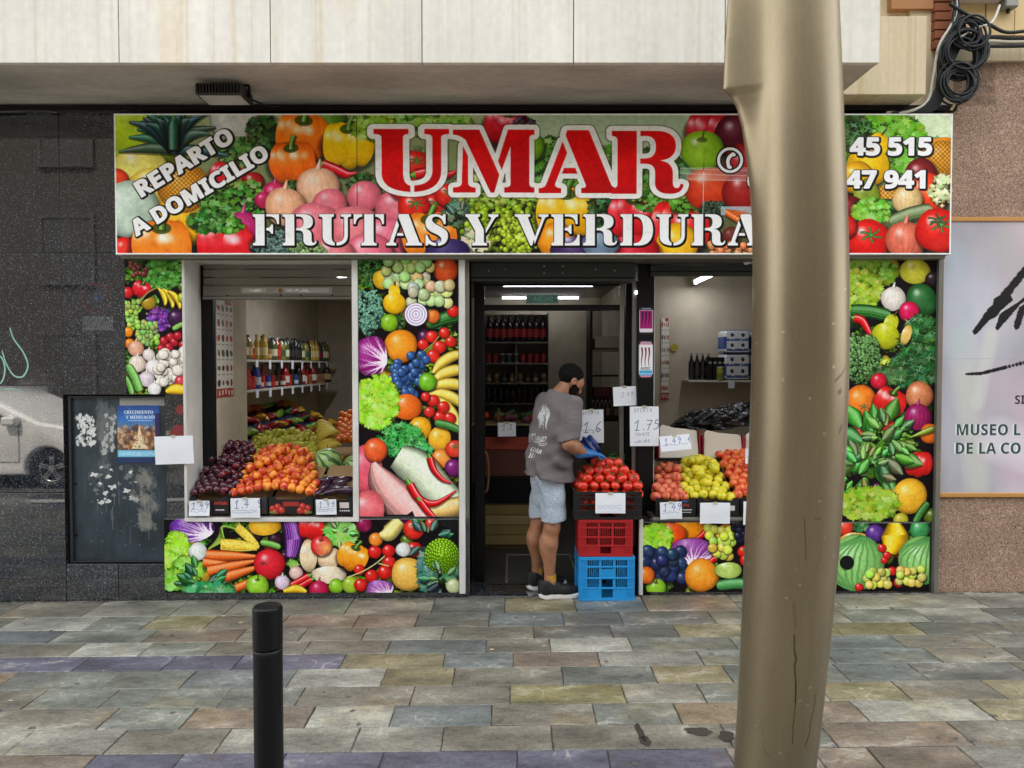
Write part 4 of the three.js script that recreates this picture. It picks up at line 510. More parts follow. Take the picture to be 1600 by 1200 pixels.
// ---------- the shop building ----------
const SOFFIT = survey(800, 165, 0).y; // underside of the balcony
const TOP = 7.4;
const shop = thing('shop_building', 'apartment building with dark speckled granite ground floor around the fruit shop', 'building');
const L = { // openings, metres
  win0: SX(289), win1: SX(556), door0: SX(733), door1: SX(1000), rw0: SX(1022), rw1: SX(1308), sill: SY(808), head: SY(402), right: SX(1461),
};
{
  // granite slabs on the left wall, each with its own edges
  const us = [-330, -110, 98, 256, 290], vs = [150, 395, 602, 770, 942];
  const slab = (u0, u1, v0, v1, k) => mesh('granite_slab', rbx(SX(u0) + .0024, SX(u1) - .0024, Math.max(-.12, SY(v1)) + .0024, SY(v0) - .0024, -.03, .0 + (k % 3) * .0008, .002), M.granite[k % 3], shop);
  let k = 0;
  // cupboard hole spans 103..256 x 618..880, so the slabs round it are cut
  for (let i = 0; i < 2; i++) for (let j = 0; j < 4; j++) slab(us[i], us[i + 1], vs[j], vs[j + 1] + (j === 3 ? 20 : 0), k++);
  slab(98, 197, 150, 395, k++); slab(98, 197, 395, 602, k++); slab(197, 290, 150, 402, 1); slab(197, 290, 402, 602, 2);
  slab(98, 257, 602, 617, k++); slab(257, 290, 602, 810, k++);
  slab(98, 180, 881, 962, k++); slab(180, 257, 881, 962, k++);
  slab(257, 420, 810, 962, k++); slab(420, 560, 810, 962, k++); slab(560, 733, 810, 962, k++); slab(560, 718, 402, 810, k++);
  mesh('cupboard_recess', merge([bx(SX(98), SX(257), SY(881), SY(617), -.09, -.08), bx(SX(98), SX(103.4), SY(881), SY(617), -.08, -.03), bx(SX(256.6), SX(257.6), SY(881), SY(617), -.08, -.03)]), M.black, shop);
  // right part below and beside the right window
  mesh('granite_slab', rbx(L.rw0 - .02, SX(1160), -.05, L.sill - .01, -.03, 0, .002), M.granite[0], shop);
  mesh('granite_slab', rbx(SX(1160) + .002, L.rw1, -.05, L.sill - .01, -.03, 0, .002), M.granite[1], shop);
  mesh('granite_slab', rbx(L.rw1 + .002, L.right, -.05, SY(402), -.03, 0, .002), M.granite[2], shop);
  // solid wall behind cladding, above the openings and up to the roof
  mesh('core_wall', merge([
    bx(-9, SX(98), -.5, SOFFIT, -.3, -.031), bx(SX(98), L.win0, -.5, SY(881), -.3, -.031), bx(SX(257.6), L.win0, SY(881), L.head, -.3, -.031), bx(SX(98), SX(257.6), SY(881), SY(617), -.3, -.091), bx(SX(98), L.win0, SY(617), L.head, -.3, -.031),
    bx(L.win0, L.win1, -.5, L.sill - .03, -.3, -.031), bx(L.win1, L.door0, -.5, L.head, -.3, -.031),
    bx(L.door1 + .02, L.rw1, -.5, L.sill - .03, -.3, -.031), bx(L.rw1, L.right, -.5, L.head, -.3, -.031),
    bx(SX(98), L.right, L.head, SOFFIT, -.3, -.031),
  ]), M.darkWall, shop);
  mesh('upper_wall', bx(-9, L.right + .4, SOFFIT, TOP, -5.2, -.0), M.claddingPlain, shop);
  mesh('roof_slab', bx(-9.2, L.right + .6, TOP, TOP + .25, -5.4, .3), M.soffit, shop);
  mesh('rear_block', bx(-9, -2.95, -.5, SOFFIT, -5.2, -.3), M.darkWall, shop);
  mesh('door_sill', rbx(L.door0 - .02, L.door1 + .1, -.06, 0.004, -.3, .0, .004), M.granite[2], shop);
  // balconies: front panels with open joints, soffit
  const zF = .735, b0 = survey(800, 97, zF).y, fx = (u) => SX(u, zF);
  const joints = [-260, -36, 193, 427, 661, 895, 1129, 1368];
  for (let i = 0; i < joints.length - 1; i++) mesh('balcony_panel', rbx(fx(joints[i]) + .003, fx(joints[i + 1]) - .003, b0 - .004, b0 + 1.25, zF - .04, zF, .003), M.cladding, shop);
  mesh('balcony_slab', bx(-9, fx(1368) - .002, SOFFIT - .001, b0 + 1.2, .002, zF - .041), M.soffit, shop);
  for (let f = 1; f < 2; f++) mesh('balcony_panel', bx(-9, fx(1368), b0 + 3 * f, b0 + 3 * f + 1.2, .002, zF), M.cladding, shop);
  const zG = .24, c0 = SX(1300, zG), c1 = SX(1440, zG), t1 = survey(800, 25, zG).y;
  mesh('beam_casing', rbx(fx(1368) + .002, c1, SOFFIT - .012, t1, -.0, zG, .006), M.claddingPlain, shop);
  mesh('pilaster', bx(c1 + .002, SX(1478), SY(174), TOP, -.3, .03), M.claddingPlain, shop);
  mesh('brick_infill', bx(SX(1378), SX(1442), SY(20) , SY(-60), -.05, .06), plain(0xa9794f, .9), shop);
  mesh('fascia_channel', bx(-4.6, L.right + .1, SY(177) + .004, SOFFIT - .014, .0, .05), M.black, shop);
}
// right neighbour with exposed aggregate
const neighbour = thing('neighbouring_building', 'building with brown pebbled wall beside the right end of the shop sign', 'building');
{
  const z0 = -.0, x0 = SX(1468), stepY = SY(98);
  mesh('pebbled_wall', bx(x0, 9, -.4, stepY, -4, z0), M.pebble, neighbour);
  mesh('stone_band', bx(SX(1480), 9, stepY + .002, stepY + .16, -4, .03), M.claddingPlain, neighbour);
  mesh('upper_wall', bx(SX(1480), 9, stepY + .162, TOP - .6, -4, .0), M.claddingPlain, neighbour);
  const mBrick = plain(0x8a5236, .9), R = rng(5);
  for (let i = 0; i < 7; i++) mesh('brick', rbx(SX(1442) + .002, SX(1470) - .004, SY(82) + i * .065, SY(82) + i * .065 + .055, -.02, .075 + R() * .006, .004), mBrick, neighbour);
  for (let i = 0; i < 3; i++) mesh('timber_board', rbx(SX(1480 + i * 44) + .003, SX(1523 + i * 44), SY(60), SY(-40), .001, .045 + .004 * (i % 2), .003), plain(0xd8bd8a, .75), neighbour);
  mesh('edge_trim', bx(SX(1460.5), SX(1468) - .002, -.05, SY(402), -.02, .035), M.greyMetal, neighbour);
}

// ---------- shop interior shell ----------
{
  const H = 2.66, zb = -5.0;
  struct('shop_floor', bx(-2.95, 3.2, -.3, 0, zb, -.301), plain(0x35322d, .6));
  struct('shop_ceiling', bx(-2.95, 3.2, H, H + .2, zb, -.301), plain(0x7d796e, .9));
  struct('wall_rear', bx(-2.95, 3.2, -.3, H, zb - .1, zb), M.beigeWall);
  struct('wall_left', bx(-2.95, -2.78, -.3, H, zb, -.93), M.beigeWall);
  struct('wall_divider', bx(-1.0, -.92, 0, H, zb, -.95), M.beigeWall);
  struct('wall_right', bx(3.0, 3.2, -.3, H, zb, -.301), M.beigeWall);
  struct('wall_left_return', bx(-2.95, SX(333, -.25), -.3, H, -.93, -.305), M.beigeWall);
  struct('wall_partition', bx(1.36, 3.0, -.012, H, -1.75, -1.62), M.beigeWall);
  struct('wall_partition_end', bx(1.28, 1.36, -.012, H, -4.9, -1.62), M.beigeWall);
}
function fluorescent(name, label, x, y, z0, z1, axis, I) {
  const len = Math.abs(z1 - z0), mid = (z0 + z1) / 2;
  const t = thing(name, label, 'lamp', axis === 'z' ? [x, y, mid] : [mid, y, x], 'fluorescent tubes in the shop');
  const tb = mesh('tube', new THREE.CylinderGeometry(.013, .013, len, 10).rotateZ(Math.PI / 2), M.tube, t);
  const ho = mesh('housing', rbx(-len / 2 - .03, len / 2 + .03, .02, .06, -.03, .03, .004), M.whiteFrame, t);
  for (const s of [-1, 1]) mesh('end_cap', rbx(s * (len / 2 + .005) - .012, s * (len / 2 + .005) + .012, -.018, .022, -.02, .02, .004), M.whiteFrame, t);
  if (axis === 'z') t.rotation.y = Math.PI / 2;
  const l = new THREE.RectAreaLight(0xf4f6ff, I, len, .03); l.position.set(0, -.016, 0); l.rotation.x = -Math.PI / 2; t.add(l); l.name = 'tube_light';
}
fluorescent('fluorescent_lamp', 'lit fluorescent tube on the ceiling behind the left window opening', -1.73, 2.58, -2.9, -1.7, 'z', 34);
fluorescent('fluorescent_lamp', 'lit fluorescent tube hanging inside the right window opening', 1.72, 2.47, -1.5, -.9, 'z', 13);
fluorescent('fluorescent_lamp', 'long lit fluorescent tube seen through the glass over the door', -2.9, 2.6, -.10, .92, 'x', .8);
fluorescent('fluorescent_lamp', 'lit fluorescent tube partly hidden by the green sign over the door', -4.6, 2.62, -.14, .92, 'x', .6);
const LRT = {};
// ---------- sign and prints ----------
const vinyl = (t, rough = .5) => phys({ map: t, roughness: rough, specularIntensity: .28 });
{
  const z = .13, a = survey(177, 177, z), b = survey(1486, 398, z), s = thing('shop_sign', 'long shop sign printed with fruit, UMAR in red stencil letters above the windows', 'sign', [0, b.y, 0]);
  const w0 = a.x, w1 = b.x, h = a.y - b.y;
  mesh('box', rbx(w0, w1, 0, h, .0, z - .003, .004), M.whiteFrame, s);
  const f = new THREE.PlaneGeometry(w1 - w0 - .006, h - .006); f.translate((w0 + w1) / 2, h / 2, z); mesh('printed_face', f, vinyl(signCanvas(), .55), s);
  mesh('lower_rail', rbx(w0 + .02, w1 - .02, -.022, -.001, .0, .1, .003), M.greyMetal, s);
}
function printPanel(u0, u1, v0, v1, tex, label, name = 'fruit_print') {
  const z = .006, a = survey(u0, v0, z), b = survey(u1, v1, z), x0 = SX(u0, z), x1 = SX(u1, z), g = thing(name, label, 'print', [x0, b.y, z]);
  mesh('backing', bx(0, x1 - x0, 0, a.y - b.y, -.004, .0), M.whiteFrame, g);
  const f = new THREE.PlaneGeometry(x1 - x0 - .001, a.y - b.y - .001); f.translate((x1 - x0) / 2, (a.y - b.y) / 2, .0012); mesh('printed_face', f, vinyl(tex), g);
  return g;
}
printPanel(197, 288.5, 403, 616, leftPrint(), 'narrow fruit print with white mushrooms and purple cabbage left of the window');
printPanel(560.5, 716.5, 404, 807, centrePrint(), 'tall fruit print with oranges, bananas and red chillies between window and door');
printPanel(253, 716, 811, 926, lowLeftPrint(), 'wide low fruit print with carrots and aubergine under the left window');
printPanel(1006, 1307, 816, 925, (() => { const t = lowRightPrint(); t.repeat.set(302 / 455, 1); t.wrapS = THREE.ClampToEdgeWrapping; LRT.t = t; return t; })(), 'low print with black grapes and orange under the right window');
{ const t = LRT.t.clone(); t.repeat.set(150 / 455, 1); t.offset.set(305 / 455, 0); t.needsUpdate = true; const g = printPanel(1309.5, 1457, 817, 924, t, 'low print of striped watermelons with a round black hole');
  mesh('pipe_hole', new THREE.CylinderGeometry(.052, .052, .03, 24, 1, true).rotateX(Math.PI / 2).translate(SX(1327) - SX(1309.5), SY(879) - SY(924), -.008), M.black, g); mesh('hole_bottom', new THREE.CylinderGeometry(.05, .05, .002, 24).rotateX(Math.PI / 2).translate(SX(1327) - SX(1309.5), SY(879) - SY(924), .0035), M.blackMatte, g); }
printPanel(1309.5, 1461, 404, 815, rightPrint(), 'tall print with broccoli, cucumber and radishes right of the right window');
{ // red remnants of an older print
  const mm = plain(0x7c2a2c, .6); for (const [u, v, r] of [[281, 640, 8], [278, 676, 13]]) { const p = new THREE.Shape(); const R = rng(u); for (let i = 0; i < 18; i++) { const a = i / 18 * 6.28, q = r / 215 * (.75 + R() * .4); const X = Math.min(Math.cos(a) * q, SX(288) - SX(u)), Y = Math.sin(a) * q; i ? p.lineTo(X, Y) : p.moveTo(X, Y); } const g = new THREE.ExtrudeGeometry(p, { depth: .0015, bevelEnabled: false }); g.translate(SX(u), SY(v), .0025); single('vinyl_scrap', g, mm, r < 10 ? 'small faded red scrap of vinyl above a larger one on granite' : 'larger faded red scrap of vinyl on granite behind a paper', 'sticker', 'red vinyl scraps'); }
}
// ---------- window and door frames, shutters ----------
{
  const g = thing('window_frame', 'white metal frame of the open left shop window', 'window frame');
  mesh('jamb', merge([rbx(L.win0 - .008, L.win0 + .012, L.sill, L.head, -.25, .018, .003)]), M.whiteFrame, g);
  mesh('jamb', rbx(SX(551), SX(560), L.sill, L.head, -.25, .018, .003), M.whiteFrame, g);
  mesh('head_rail', rbx(L.win0 + .012, SX(551), L.head - .022, L.head, -.25, .012, .003), M.whiteFrame, g);
  mesh('sill', rbx(L.win0 - .008, SX(560), L.sill - .03, L.sill - .001, -.9, .024, .004), M.whiteFrame, g);
  mesh('guide_rail', bx(L.win0 + .014, L.win0 + .1, L.sill, L.head - .03, -.30, -.255), M.black, g);
  const d = thing('door_post', 'dented white metal post between the tall fruit print and the doorway', 'post');
  mesh('post', rbx(SX(717.5), SX(727), SY(926), L.head, -.3, .03, .004), M.whiteFrame, d);
  mesh('flange', rbx(SX(727) + .001, SX(733), SY(926), L.head, -.3, -.02, .003), M.greyMetal, d);
  mesh('head_rail', rbx(SX(733) + .001, L.rw1, L.head - .02, L.head, -.28, .012, .003), M.greyMetal, d);
  // left shutter
  const s = thing('roller_shutter', 'half rolled grey shutter at the top of the left window', 'shutter'), z = -.2, x0 = L.win0 + .05, x1 = SX(552, z) + .03;
  const y0 = survey(800, 468, z).y; const H = [.045, .045, .045, .045];
  mesh('bottom_bar', rbx(x0, x1, y0, y0 + .022, z - .03, z + .012, .004), M.shutter, s);
  const lockBar = mesh('lock_bar', rbx(x0, x1, y0 + .026, y0 + .104, z - .02, z + .003, .004), M.shutter, s);
  for (let i = 0; i < 5; i++) mesh('slat', rbx(x0, x1, y0 + .108 + i * .062, y0 + .165 + i * .062, z - .02, z - .006 + (i % 2) * .002, .012, 2), M.shutter, s);
  mesh('lock', cyl(.016, .016, .02, 0, 0, 0).rotateX(Math.PI / 2).translate(SX(440, z), y0 + .066, z), plain(0x8a6a3c, .4, { metalness: .7 }), lockBar);
  for (const u of [357, 440, 471, 520]) mesh('rivet', new THREE.SphereGeometry(.007, 8, 6).translate(SX(u, z), y0 + .03, z + .006), M.black, lockBar);
  const cv = canvasFor(160, 20, 3); ctx = cv[1]; ctx.fillStyle = '#8f8d86'; ctx.fillRect(0, 0, 160, 20); ctx.fillStyle = '#aaa79f'; ctx.fillRect(4, 3, 40, 14); ctx.fillRect(62, 3, 92, 14); ctx.fillStyle = '#e8ecec'; ctx.font = 'bold 9px sans-serif'; { const R = rng(3); for (let i = 0; i < 26; i++) { ctx.fillRect(14 + R() * 20, 6 + R() * 7, 3, 2); ctx.fillRect(78 + R() * 40, 6 + R() * 7, 3, 2); } }
  mesh('label_plate', sheet(SX(378, z), SX(520, z), y0 + .045, y0 + .092, z + .0065, .002), std({ map: texOf(cv[0]), roughness: .5 }), lockBar);
  // door shutter casing
  const c = thing('shutter_casing', 'dark riveted shutter casing above the shop door', 'shutter'), zc = -.1;
  const a = survey(733, 412, zc), b = survey(995, 440, zc);
  mesh('cover', rbx(SX(735, zc), SX(992, zc), survey(800, 434, zc).y, L.head - .024, zc - .15, zc, .006), M.darkShutter, c);
  mesh('lower_lip', rbx(SX(736, zc), SX(992, zc), b.y, survey(800, 435, zc).y, zc - .15, zc + .012, .003), M.darkShutter, c);
  for (const [u, v] of [[850, 416], [879, 416], [850, 427], [879, 427], [790, 421], [930, 421], [764, 423], [960, 423]]) mesh('rivet', new THREE.SphereGeometry(.006, 8, 6).translate(SX(u, zc), survey(800, v, zc).y, zc + .001), M.chrome, c);
  // right window shutter stub
  const r = thing('roller_shutter', 'bent dark shutter end above the right window', 'shutter'), yr = survey(800, 431, -.15).y;
  mesh('bottom_bar', rbx(L.rw0, L.rw1 + .1, yr, yr + .03, -.19, -.14, .004), M.darkShutter, r);
  for (let i = 0; i < 2; i++) mesh('slat', rbx(L.rw0, L.rw1 + .1, yr + .034 + i * .05, yr + .08 + i * .05, -.19, -.155 + i * .006, .01, 2), M.darkShutter, r);
  { const sp = new THREE.Shape([[0, 0], [.5, -.01], [.52, -.03], [.62, .0], [.78, -.035], [.95, 0], [.95, .035], [0, .035]].map(([x, y]) => new THREE.Vector2(x, y))); const gg = new THREE.ExtrudeGeometry(sp, { depth: .003, bevelEnabled: false }); gg.translate(SX(1060), yr + .105, -.12); mesh('torn_flap', gg, M.whiteFrame, r); }
  const wf = thing('window_frame', 'grey metal sill and frame of the open right shop window', 'window frame');
  mesh('sill', rbx(L.rw0 - .01, L.rw1 + .01, L.sill - .02, L.sill + .002, -.9, .03, .004), M.greyMetal, wf);
  mesh('jamb', rbx(L.rw1 - .02, L.rw1 + .004, L.sill + .004, L.head - .03, -.25, .012, .003), M.whiteFrame, wf);
  mesh('jamb', rbx(L.rw0 + .012, L.rw0 + .05, L.sill + .2, L.head - .09, -.28, -.23, .003), M.whiteFrame, wf);
  mesh('side_post', rbx(SX(999), SX(1005), SY(928), L.sill - .012, -.02, .03, .003), M.whiteFrame, wf);
}
{ // black pillar with can stickers
  const p = thing('black_pillar', 'black painted pillar with two drink can stickers beside the doorway', 'pillar');
  mesh('pillar', rbx(SX(996, -.2), SX(1022, -.2), SY(930), L.head - .022, -.3, -.2, .006), M.black, p);
  const can = (body, top, base, claw, extra) => { const [cv, g] = canvasFor(22, 46, 8); g.fillStyle = '#101014'; g.fillRect(0, 0, 22, 46); g.fillStyle = top; g.beginPath(); g.roundRect(2, 2, 18, 42, 3); g.fill(); g.fillStyle = body; g.fillRect(1, 6, 20, 34); g.fillStyle = base; g.fillRect(1.5, 36, 19, 6); g.strokeStyle = claw; g.lineCap = 'round'; for (const dx of [5, 10.4, 15.6]) for (let k = 0; k < 6; k++) { g.lineWidth = 2.6 - k * .35; g.beginPath(); g.moveTo(dx + Math.sin(k) * .7, 10 + k * 3.4); g.lineTo(dx + Math.sin(k + 1) * .7, 13.6 + k * 3.4); g.stroke(); } if (extra) extra(g); g.strokeStyle = '#cfd4da'; g.lineWidth = .8; g.strokeRect(1, 6, 20, 34); g.fillStyle = '#8ea0b0'; g.fillRect(4, 2.5, 14, 1.6); return std({ map: texOf(cv), roughness: .3 }); };
  const s1 = can('#a3186f', '#1c2430', '#e8dce6', '#2b0a28'), s2 = can('#e9e7ea', '#d98aa0', '#3aa7d8', '#7a3040', (g) => { g.fillStyle = '#1b1b22'; g.font = 'bold 5px sans-serif'; g.fillText('AXOIC', 3, 35); });
  mesh('can_sticker', sheet(SX(998, -.2), SX(1020.5, -.2), SY(523, -.2), SY(479, -.2), -.1975, .0015), s1, p).userData.label = 'purple drink can sticker';
  mesh('can_sticker', sheet(SX(997.5, -.2), SX(1020.5, -.2), SY(592, -.2), SY(531, -.2), -.1975, .0015), s2, p).userData.label = 'white and blue drink can sticker';
}
{ // door frame, transom light and open leaf
  const d = thing('shop_door', 'black framed glass shop door standing open with a glass light above', 'door'), z = -.34;
  const y = (v) => survey(800, v, z).y, x = (u) => SX(u, z);
  mesh('frame', merge([rbx(L.door0 + .02, x(757), -.01, y(441), z - .05, z, .004), rbx(x(757), x(968), y(485), y(476), z - .05, z, .004), rbx(x(757), x(968), y(446), y(441), z - .05, z, .004), rbx(x(978), L.door1 + .06, -.01, y(441), z - .05, z - .01, .004)]), M.black, d);
  mesh('glass_light', bx(x(757), x(968), y(476), y(446), z - .028, z - .022), M.glass, d);
  mesh('aluminium_stile', rbx(x(968), x(975), -.01, y(441), z - .06, z + .006, .003), M.greyMetal, d);
  mesh('guide_post', rbx(x(985), x(994), .3, y(441), z + .05, z + .09, .003), M.greyMetal, d);
  const leaf = mesh('leaf', merge([rbx(L.door0 + .03, L.door0 + .07, .0, y(490), -1.25, -1.17, .004), rbx(L.door0 + .03, L.door0 + .07, .0, .1, -1.17, -.4, .004), rbx(L.door0 + .03, L.door0 + .07, y(500), y(490), -1.17, -.4, .004)]), M.black, d);
  mesh('handle', tube([[L.door0 + .075, 1.02, -.42], [L.door0 + .11, 1.0, -.42], [L.door0 + .11, .7, -.42], [L.door0 + .075, .68, -.42]], .009, 20, 8), plain(0x6d4b36, .4), leaf);
  const [cv, g] = canvasFor(56, 14, 6); g.fillStyle = '#0f5a45'; g.fillRect(0, 0, 56, 14); g.save(); g.translate(56, 0); g.scale(-1, 1); g.fillStyle = '#3c9a80'; g.font = 'bold 10px sans-serif'; g.fillText('SALIDA', 9, 11); g.restore(); g.strokeStyle = '#2d8a70'; g.strokeRect(1, 1, 54, 12);
  single('green_sign', sheet(SX(822, -3.4), SX(872, -3.4), survey(800, 474, -3.4).y, survey(800, 460, -3.4).y, -3.4, .02), std({ map: texOf(cv), roughness: .5 }), 'small green sign with mirrored lettering hanging inside above the door', 'sign');
  tag(mesh('sensor_lamp', new THREE.SphereGeometry(.014, 12, 8).translate(x(991), y(459), z + .1), M.tube), 'tiny bright round lamp at the top right of the door frame', 'lamp');
  const mat = thing('door_mat', 'grey floor mat in a pale metal frame inside the doorway', 'mat', [0, 0, 0]); const gy = groundY(.1) + .0;
  mesh('mat', rbx(-.03, .5, -.011, .006, -1.1, -.35, .003), plain(0x3a3833, .9), mat);
  mesh('rim', merge([rbx(-.055, -.032, -.011, .012, -1.13, -.33, .003), rbx(.502, .525, -.011, .012, -1.13, -.33, .003), rbx(-.03, .5, -.011, .012, -1.13, -1.102, .003)]), M.greyMetal, mat);
}
// ---------- meter cupboard ----------
{
  const c = thing('meter_cupboard', 'dark steel meter cupboard door with torn paper and glue marks set into the granite', 'cupboard');
  const [cv, g] = canvasFor(154, 262, 3); ctx = g; const W = cv.width, H = cv.height, im = g.getImageData(0, 0, W, H), N = 512;
  for (let y = 0; y < H; y++) for (let x = 0; x < W; x++) { const q = M.steelDoorTex(((y * N / H | 0) * N + (x * N / W | 0))), o = (y * W + x) * 4, low = 1; im.data[o] = q[0] * low; im.data[o + 1] = q[1] * low; im.data[o + 2] = q[2] * low; im.data[o + 3] = 255; } g.putImageData(im, 0, 0);
  const R = rng(17), blob = (x, y, r, col, k = 1) => { g.fillStyle = col; g.beginPath(); for (let i = 0; i < 12; i++) { const a = i / 12 * 6.28, q = r * (.4 + R() * .9); const X = x + Math.cos(a) * q, Y = y + Math.sin(a) * q * k; i ? g.lineTo(X, Y) : g.moveTo(X, Y); } g.fill(); };
  for (let i = 0; i < 26; i++) blob(40 + R() * 50, 10 + R() * 120, 3 + R() * 9, `rgba(120,124,122,${.15 + R() * .3})`, 2);
  for (let i = 0; i < 70; i++) blob(8 + R() * 30, 30 + R() * 50, 1 + R() * 3.4, 'rgba(226,228,226,.9)', 1.2);
  for (let i = 0; i < 30; i++) blob(50 + R() * 24, 30 + R() * 60, 1 + R() * 3, 'rgba(190,192,190,.8)', 1.6);
  for (let i = 0; i < 44; i++) blob(30 + R() * 74, 110 + R() * 60, 1.5 + R() * 5, R() < .5 ? 'rgba(232,232,230,.92)' : 'rgba(150,150,146,.6)', .7);
  for (let i = 0; i < 70; i++) blob(118 + (R() - .5) * (R() < .4 ? 34 : 16), 112 + R() * 100, 3 + R() * 5, `rgba(136,134,126,${.3 + R() * .4})`, 1.3);
  for (let i = 0; i < 26; i++) { g.strokeStyle = `rgba(190,196,196,${.1 + R() * .35})`; g.lineWidth = .6 + R(); const x = 20 + R() * 120, y = 110 + R() * 100; g.beginPath(); g.moveTo(x, y); g.lineTo(x + (R() - .5) * 4, y + 8 + R() * 34); g.stroke(); }
  for (let i = 0; i < 30; i++) blob(30 + R() * 110, 180 + R() * 70, .6 + R(), 'rgba(170,170,160,.5)');
  const x0 = SX(104), x1 = SX(255.5), y0 = SY(879.5), y1 = SY(619);
  mesh('door_panel', sheet(x0, x1, y0, y1, -.035, .01), std({ map: texOf(cv), roughness: .45, metalness: .35 }), c);
  mesh('frame', merge([rbx(x0 - .004, x0 + .016, y0, y1, -.034, -.012, .003), rbx(x1 - .004, x1 + .003, y0, y1, -.034, -.012, .003), rbx(x0 + .016, x1 - .004, y1 - .012, y1, -.034, -.012, .003), rbx(x0 + .016, x1 - .004, y0, y0 + .01, -.034, -.012, .003)]), plain(0x1a1d1f, .5), c);
  for (const v of [757, 838]) mesh('lock', new THREE.CylinderGeometry(.009, .009, .008, 10).rotateX(Math.PI / 2).translate(SX(111), SY(v), -.032), M.black, c);
}
// ---------- posters and papers ----------
{
  const [cv, g] = canvasFor(70, 90, 6); ctx = g; PR = rng(41); const gr = g.createLinearGradient(0, 0, 0, 70); gr.addColorStop(0, '#1c3f86'); gr.addColorStop(.35, '#2d6fb8'); gr.addColorStop(.6, '#9c7a58'); gr.addColorStop(1, '#54321c'); g.fillStyle = gr; g.fillRect(0, 0, 70, 90);
  for (let i = 0; i < 90; i++) { g.fillStyle = rgb([[226, 140, 70], [240, 200, 150], [120, 60, 30], [250, 225, 190], [60, 40, 40]][PR() * 5 | 0], .5); g.beginPath(); g.ellipse(PR() * 66, 34 + PR() * 34, 1 + PR() * 6, 1 + PR() * 5, PR() * 3, 0, 7); g.fill(); }
  g.fillStyle = '#e6d2a8'; g.beginPath(); g.moveTo(36, 30); g.lineTo(42, 56); g.lineTo(50, 68); g.lineTo(22, 68); g.lineTo(31, 56); g.fill(); g.fillStyle = '#7a542c'; for (let i = 0; i < 24; i++) g.fillRect(26 + PR() * 20, 44 + PR() * 24, 2, 1.5);
  for (let i = 0; i < 40; i++) { g.strokeStyle = `rgba(120,190,230,${PR() * .4})`; g.lineWidth = .5; g.beginPath(); g.moveTo(PR() * 66, PR() * 26); g.lineTo(PR() * 66, 10 + PR() * 30); g.stroke(); }
  g.fillStyle = '#6fb6d6'; g.fillRect(0, 70, 70, 11); g.fillStyle = '#8fd0ea'; g.fillRect(2, 72, 66, 7); g.fillStyle = '#18305e'; g.fillRect(0, 81, 70, 9); g.fillStyle = '#dfe8f0'; g.font = 'bold 6.6px serif'; g.fillText('CRECIMIENTO', 11, 13); g.fillText('Y MEDITACIÓN', 14, 21); g.fillRect(18, 23.5, 40, .6); for (let i = 0; i < 22; i++) g.fillRect(5 + PR() * 58, 74 + (i % 3) * 1.8, 3, .7);
  g.fillStyle = '#2b1f52'; g.fillRect(62, 12, 8, 58);
  const x0 = SX(178), x1 = SX(245), y0 = SY(724), y1 = SY(634), p = thing('wall_poster', 'blue poster about growth and meditation stuck on the meter cupboard door', 'poster', [(x0 + x1) / 2, (y0 + y1) / 2, -.0335]);
  mesh('sheet', paperGeo(x1 - x0, y1 - y0, .0012, 4), std({ map: texOf(cv, 14), roughness: .5 }), p);
  const torn = new THREE.Shape(); { const R = rng(8); torn.moveTo(0, 0); for (let i = 1; i <= 12; i++) torn.lineTo(i / 12 * .33, -.004 + R() * .008); torn.lineTo(.34, .06); for (let i = 11; i >= 0; i--) torn.lineTo(i / 12 * .33, .055 + R() * .012); } const tg = new THREE.ExtrudeGeometry(torn, { depth: .0008, bevelEnabled: false }); tg.translate(SX(182) - (x0 + x1) / 2, (y1 - y0) / 2 + .0, -.0006);
  mesh('torn_strip', tg, plain(0x8f8e88, .8), p);
}
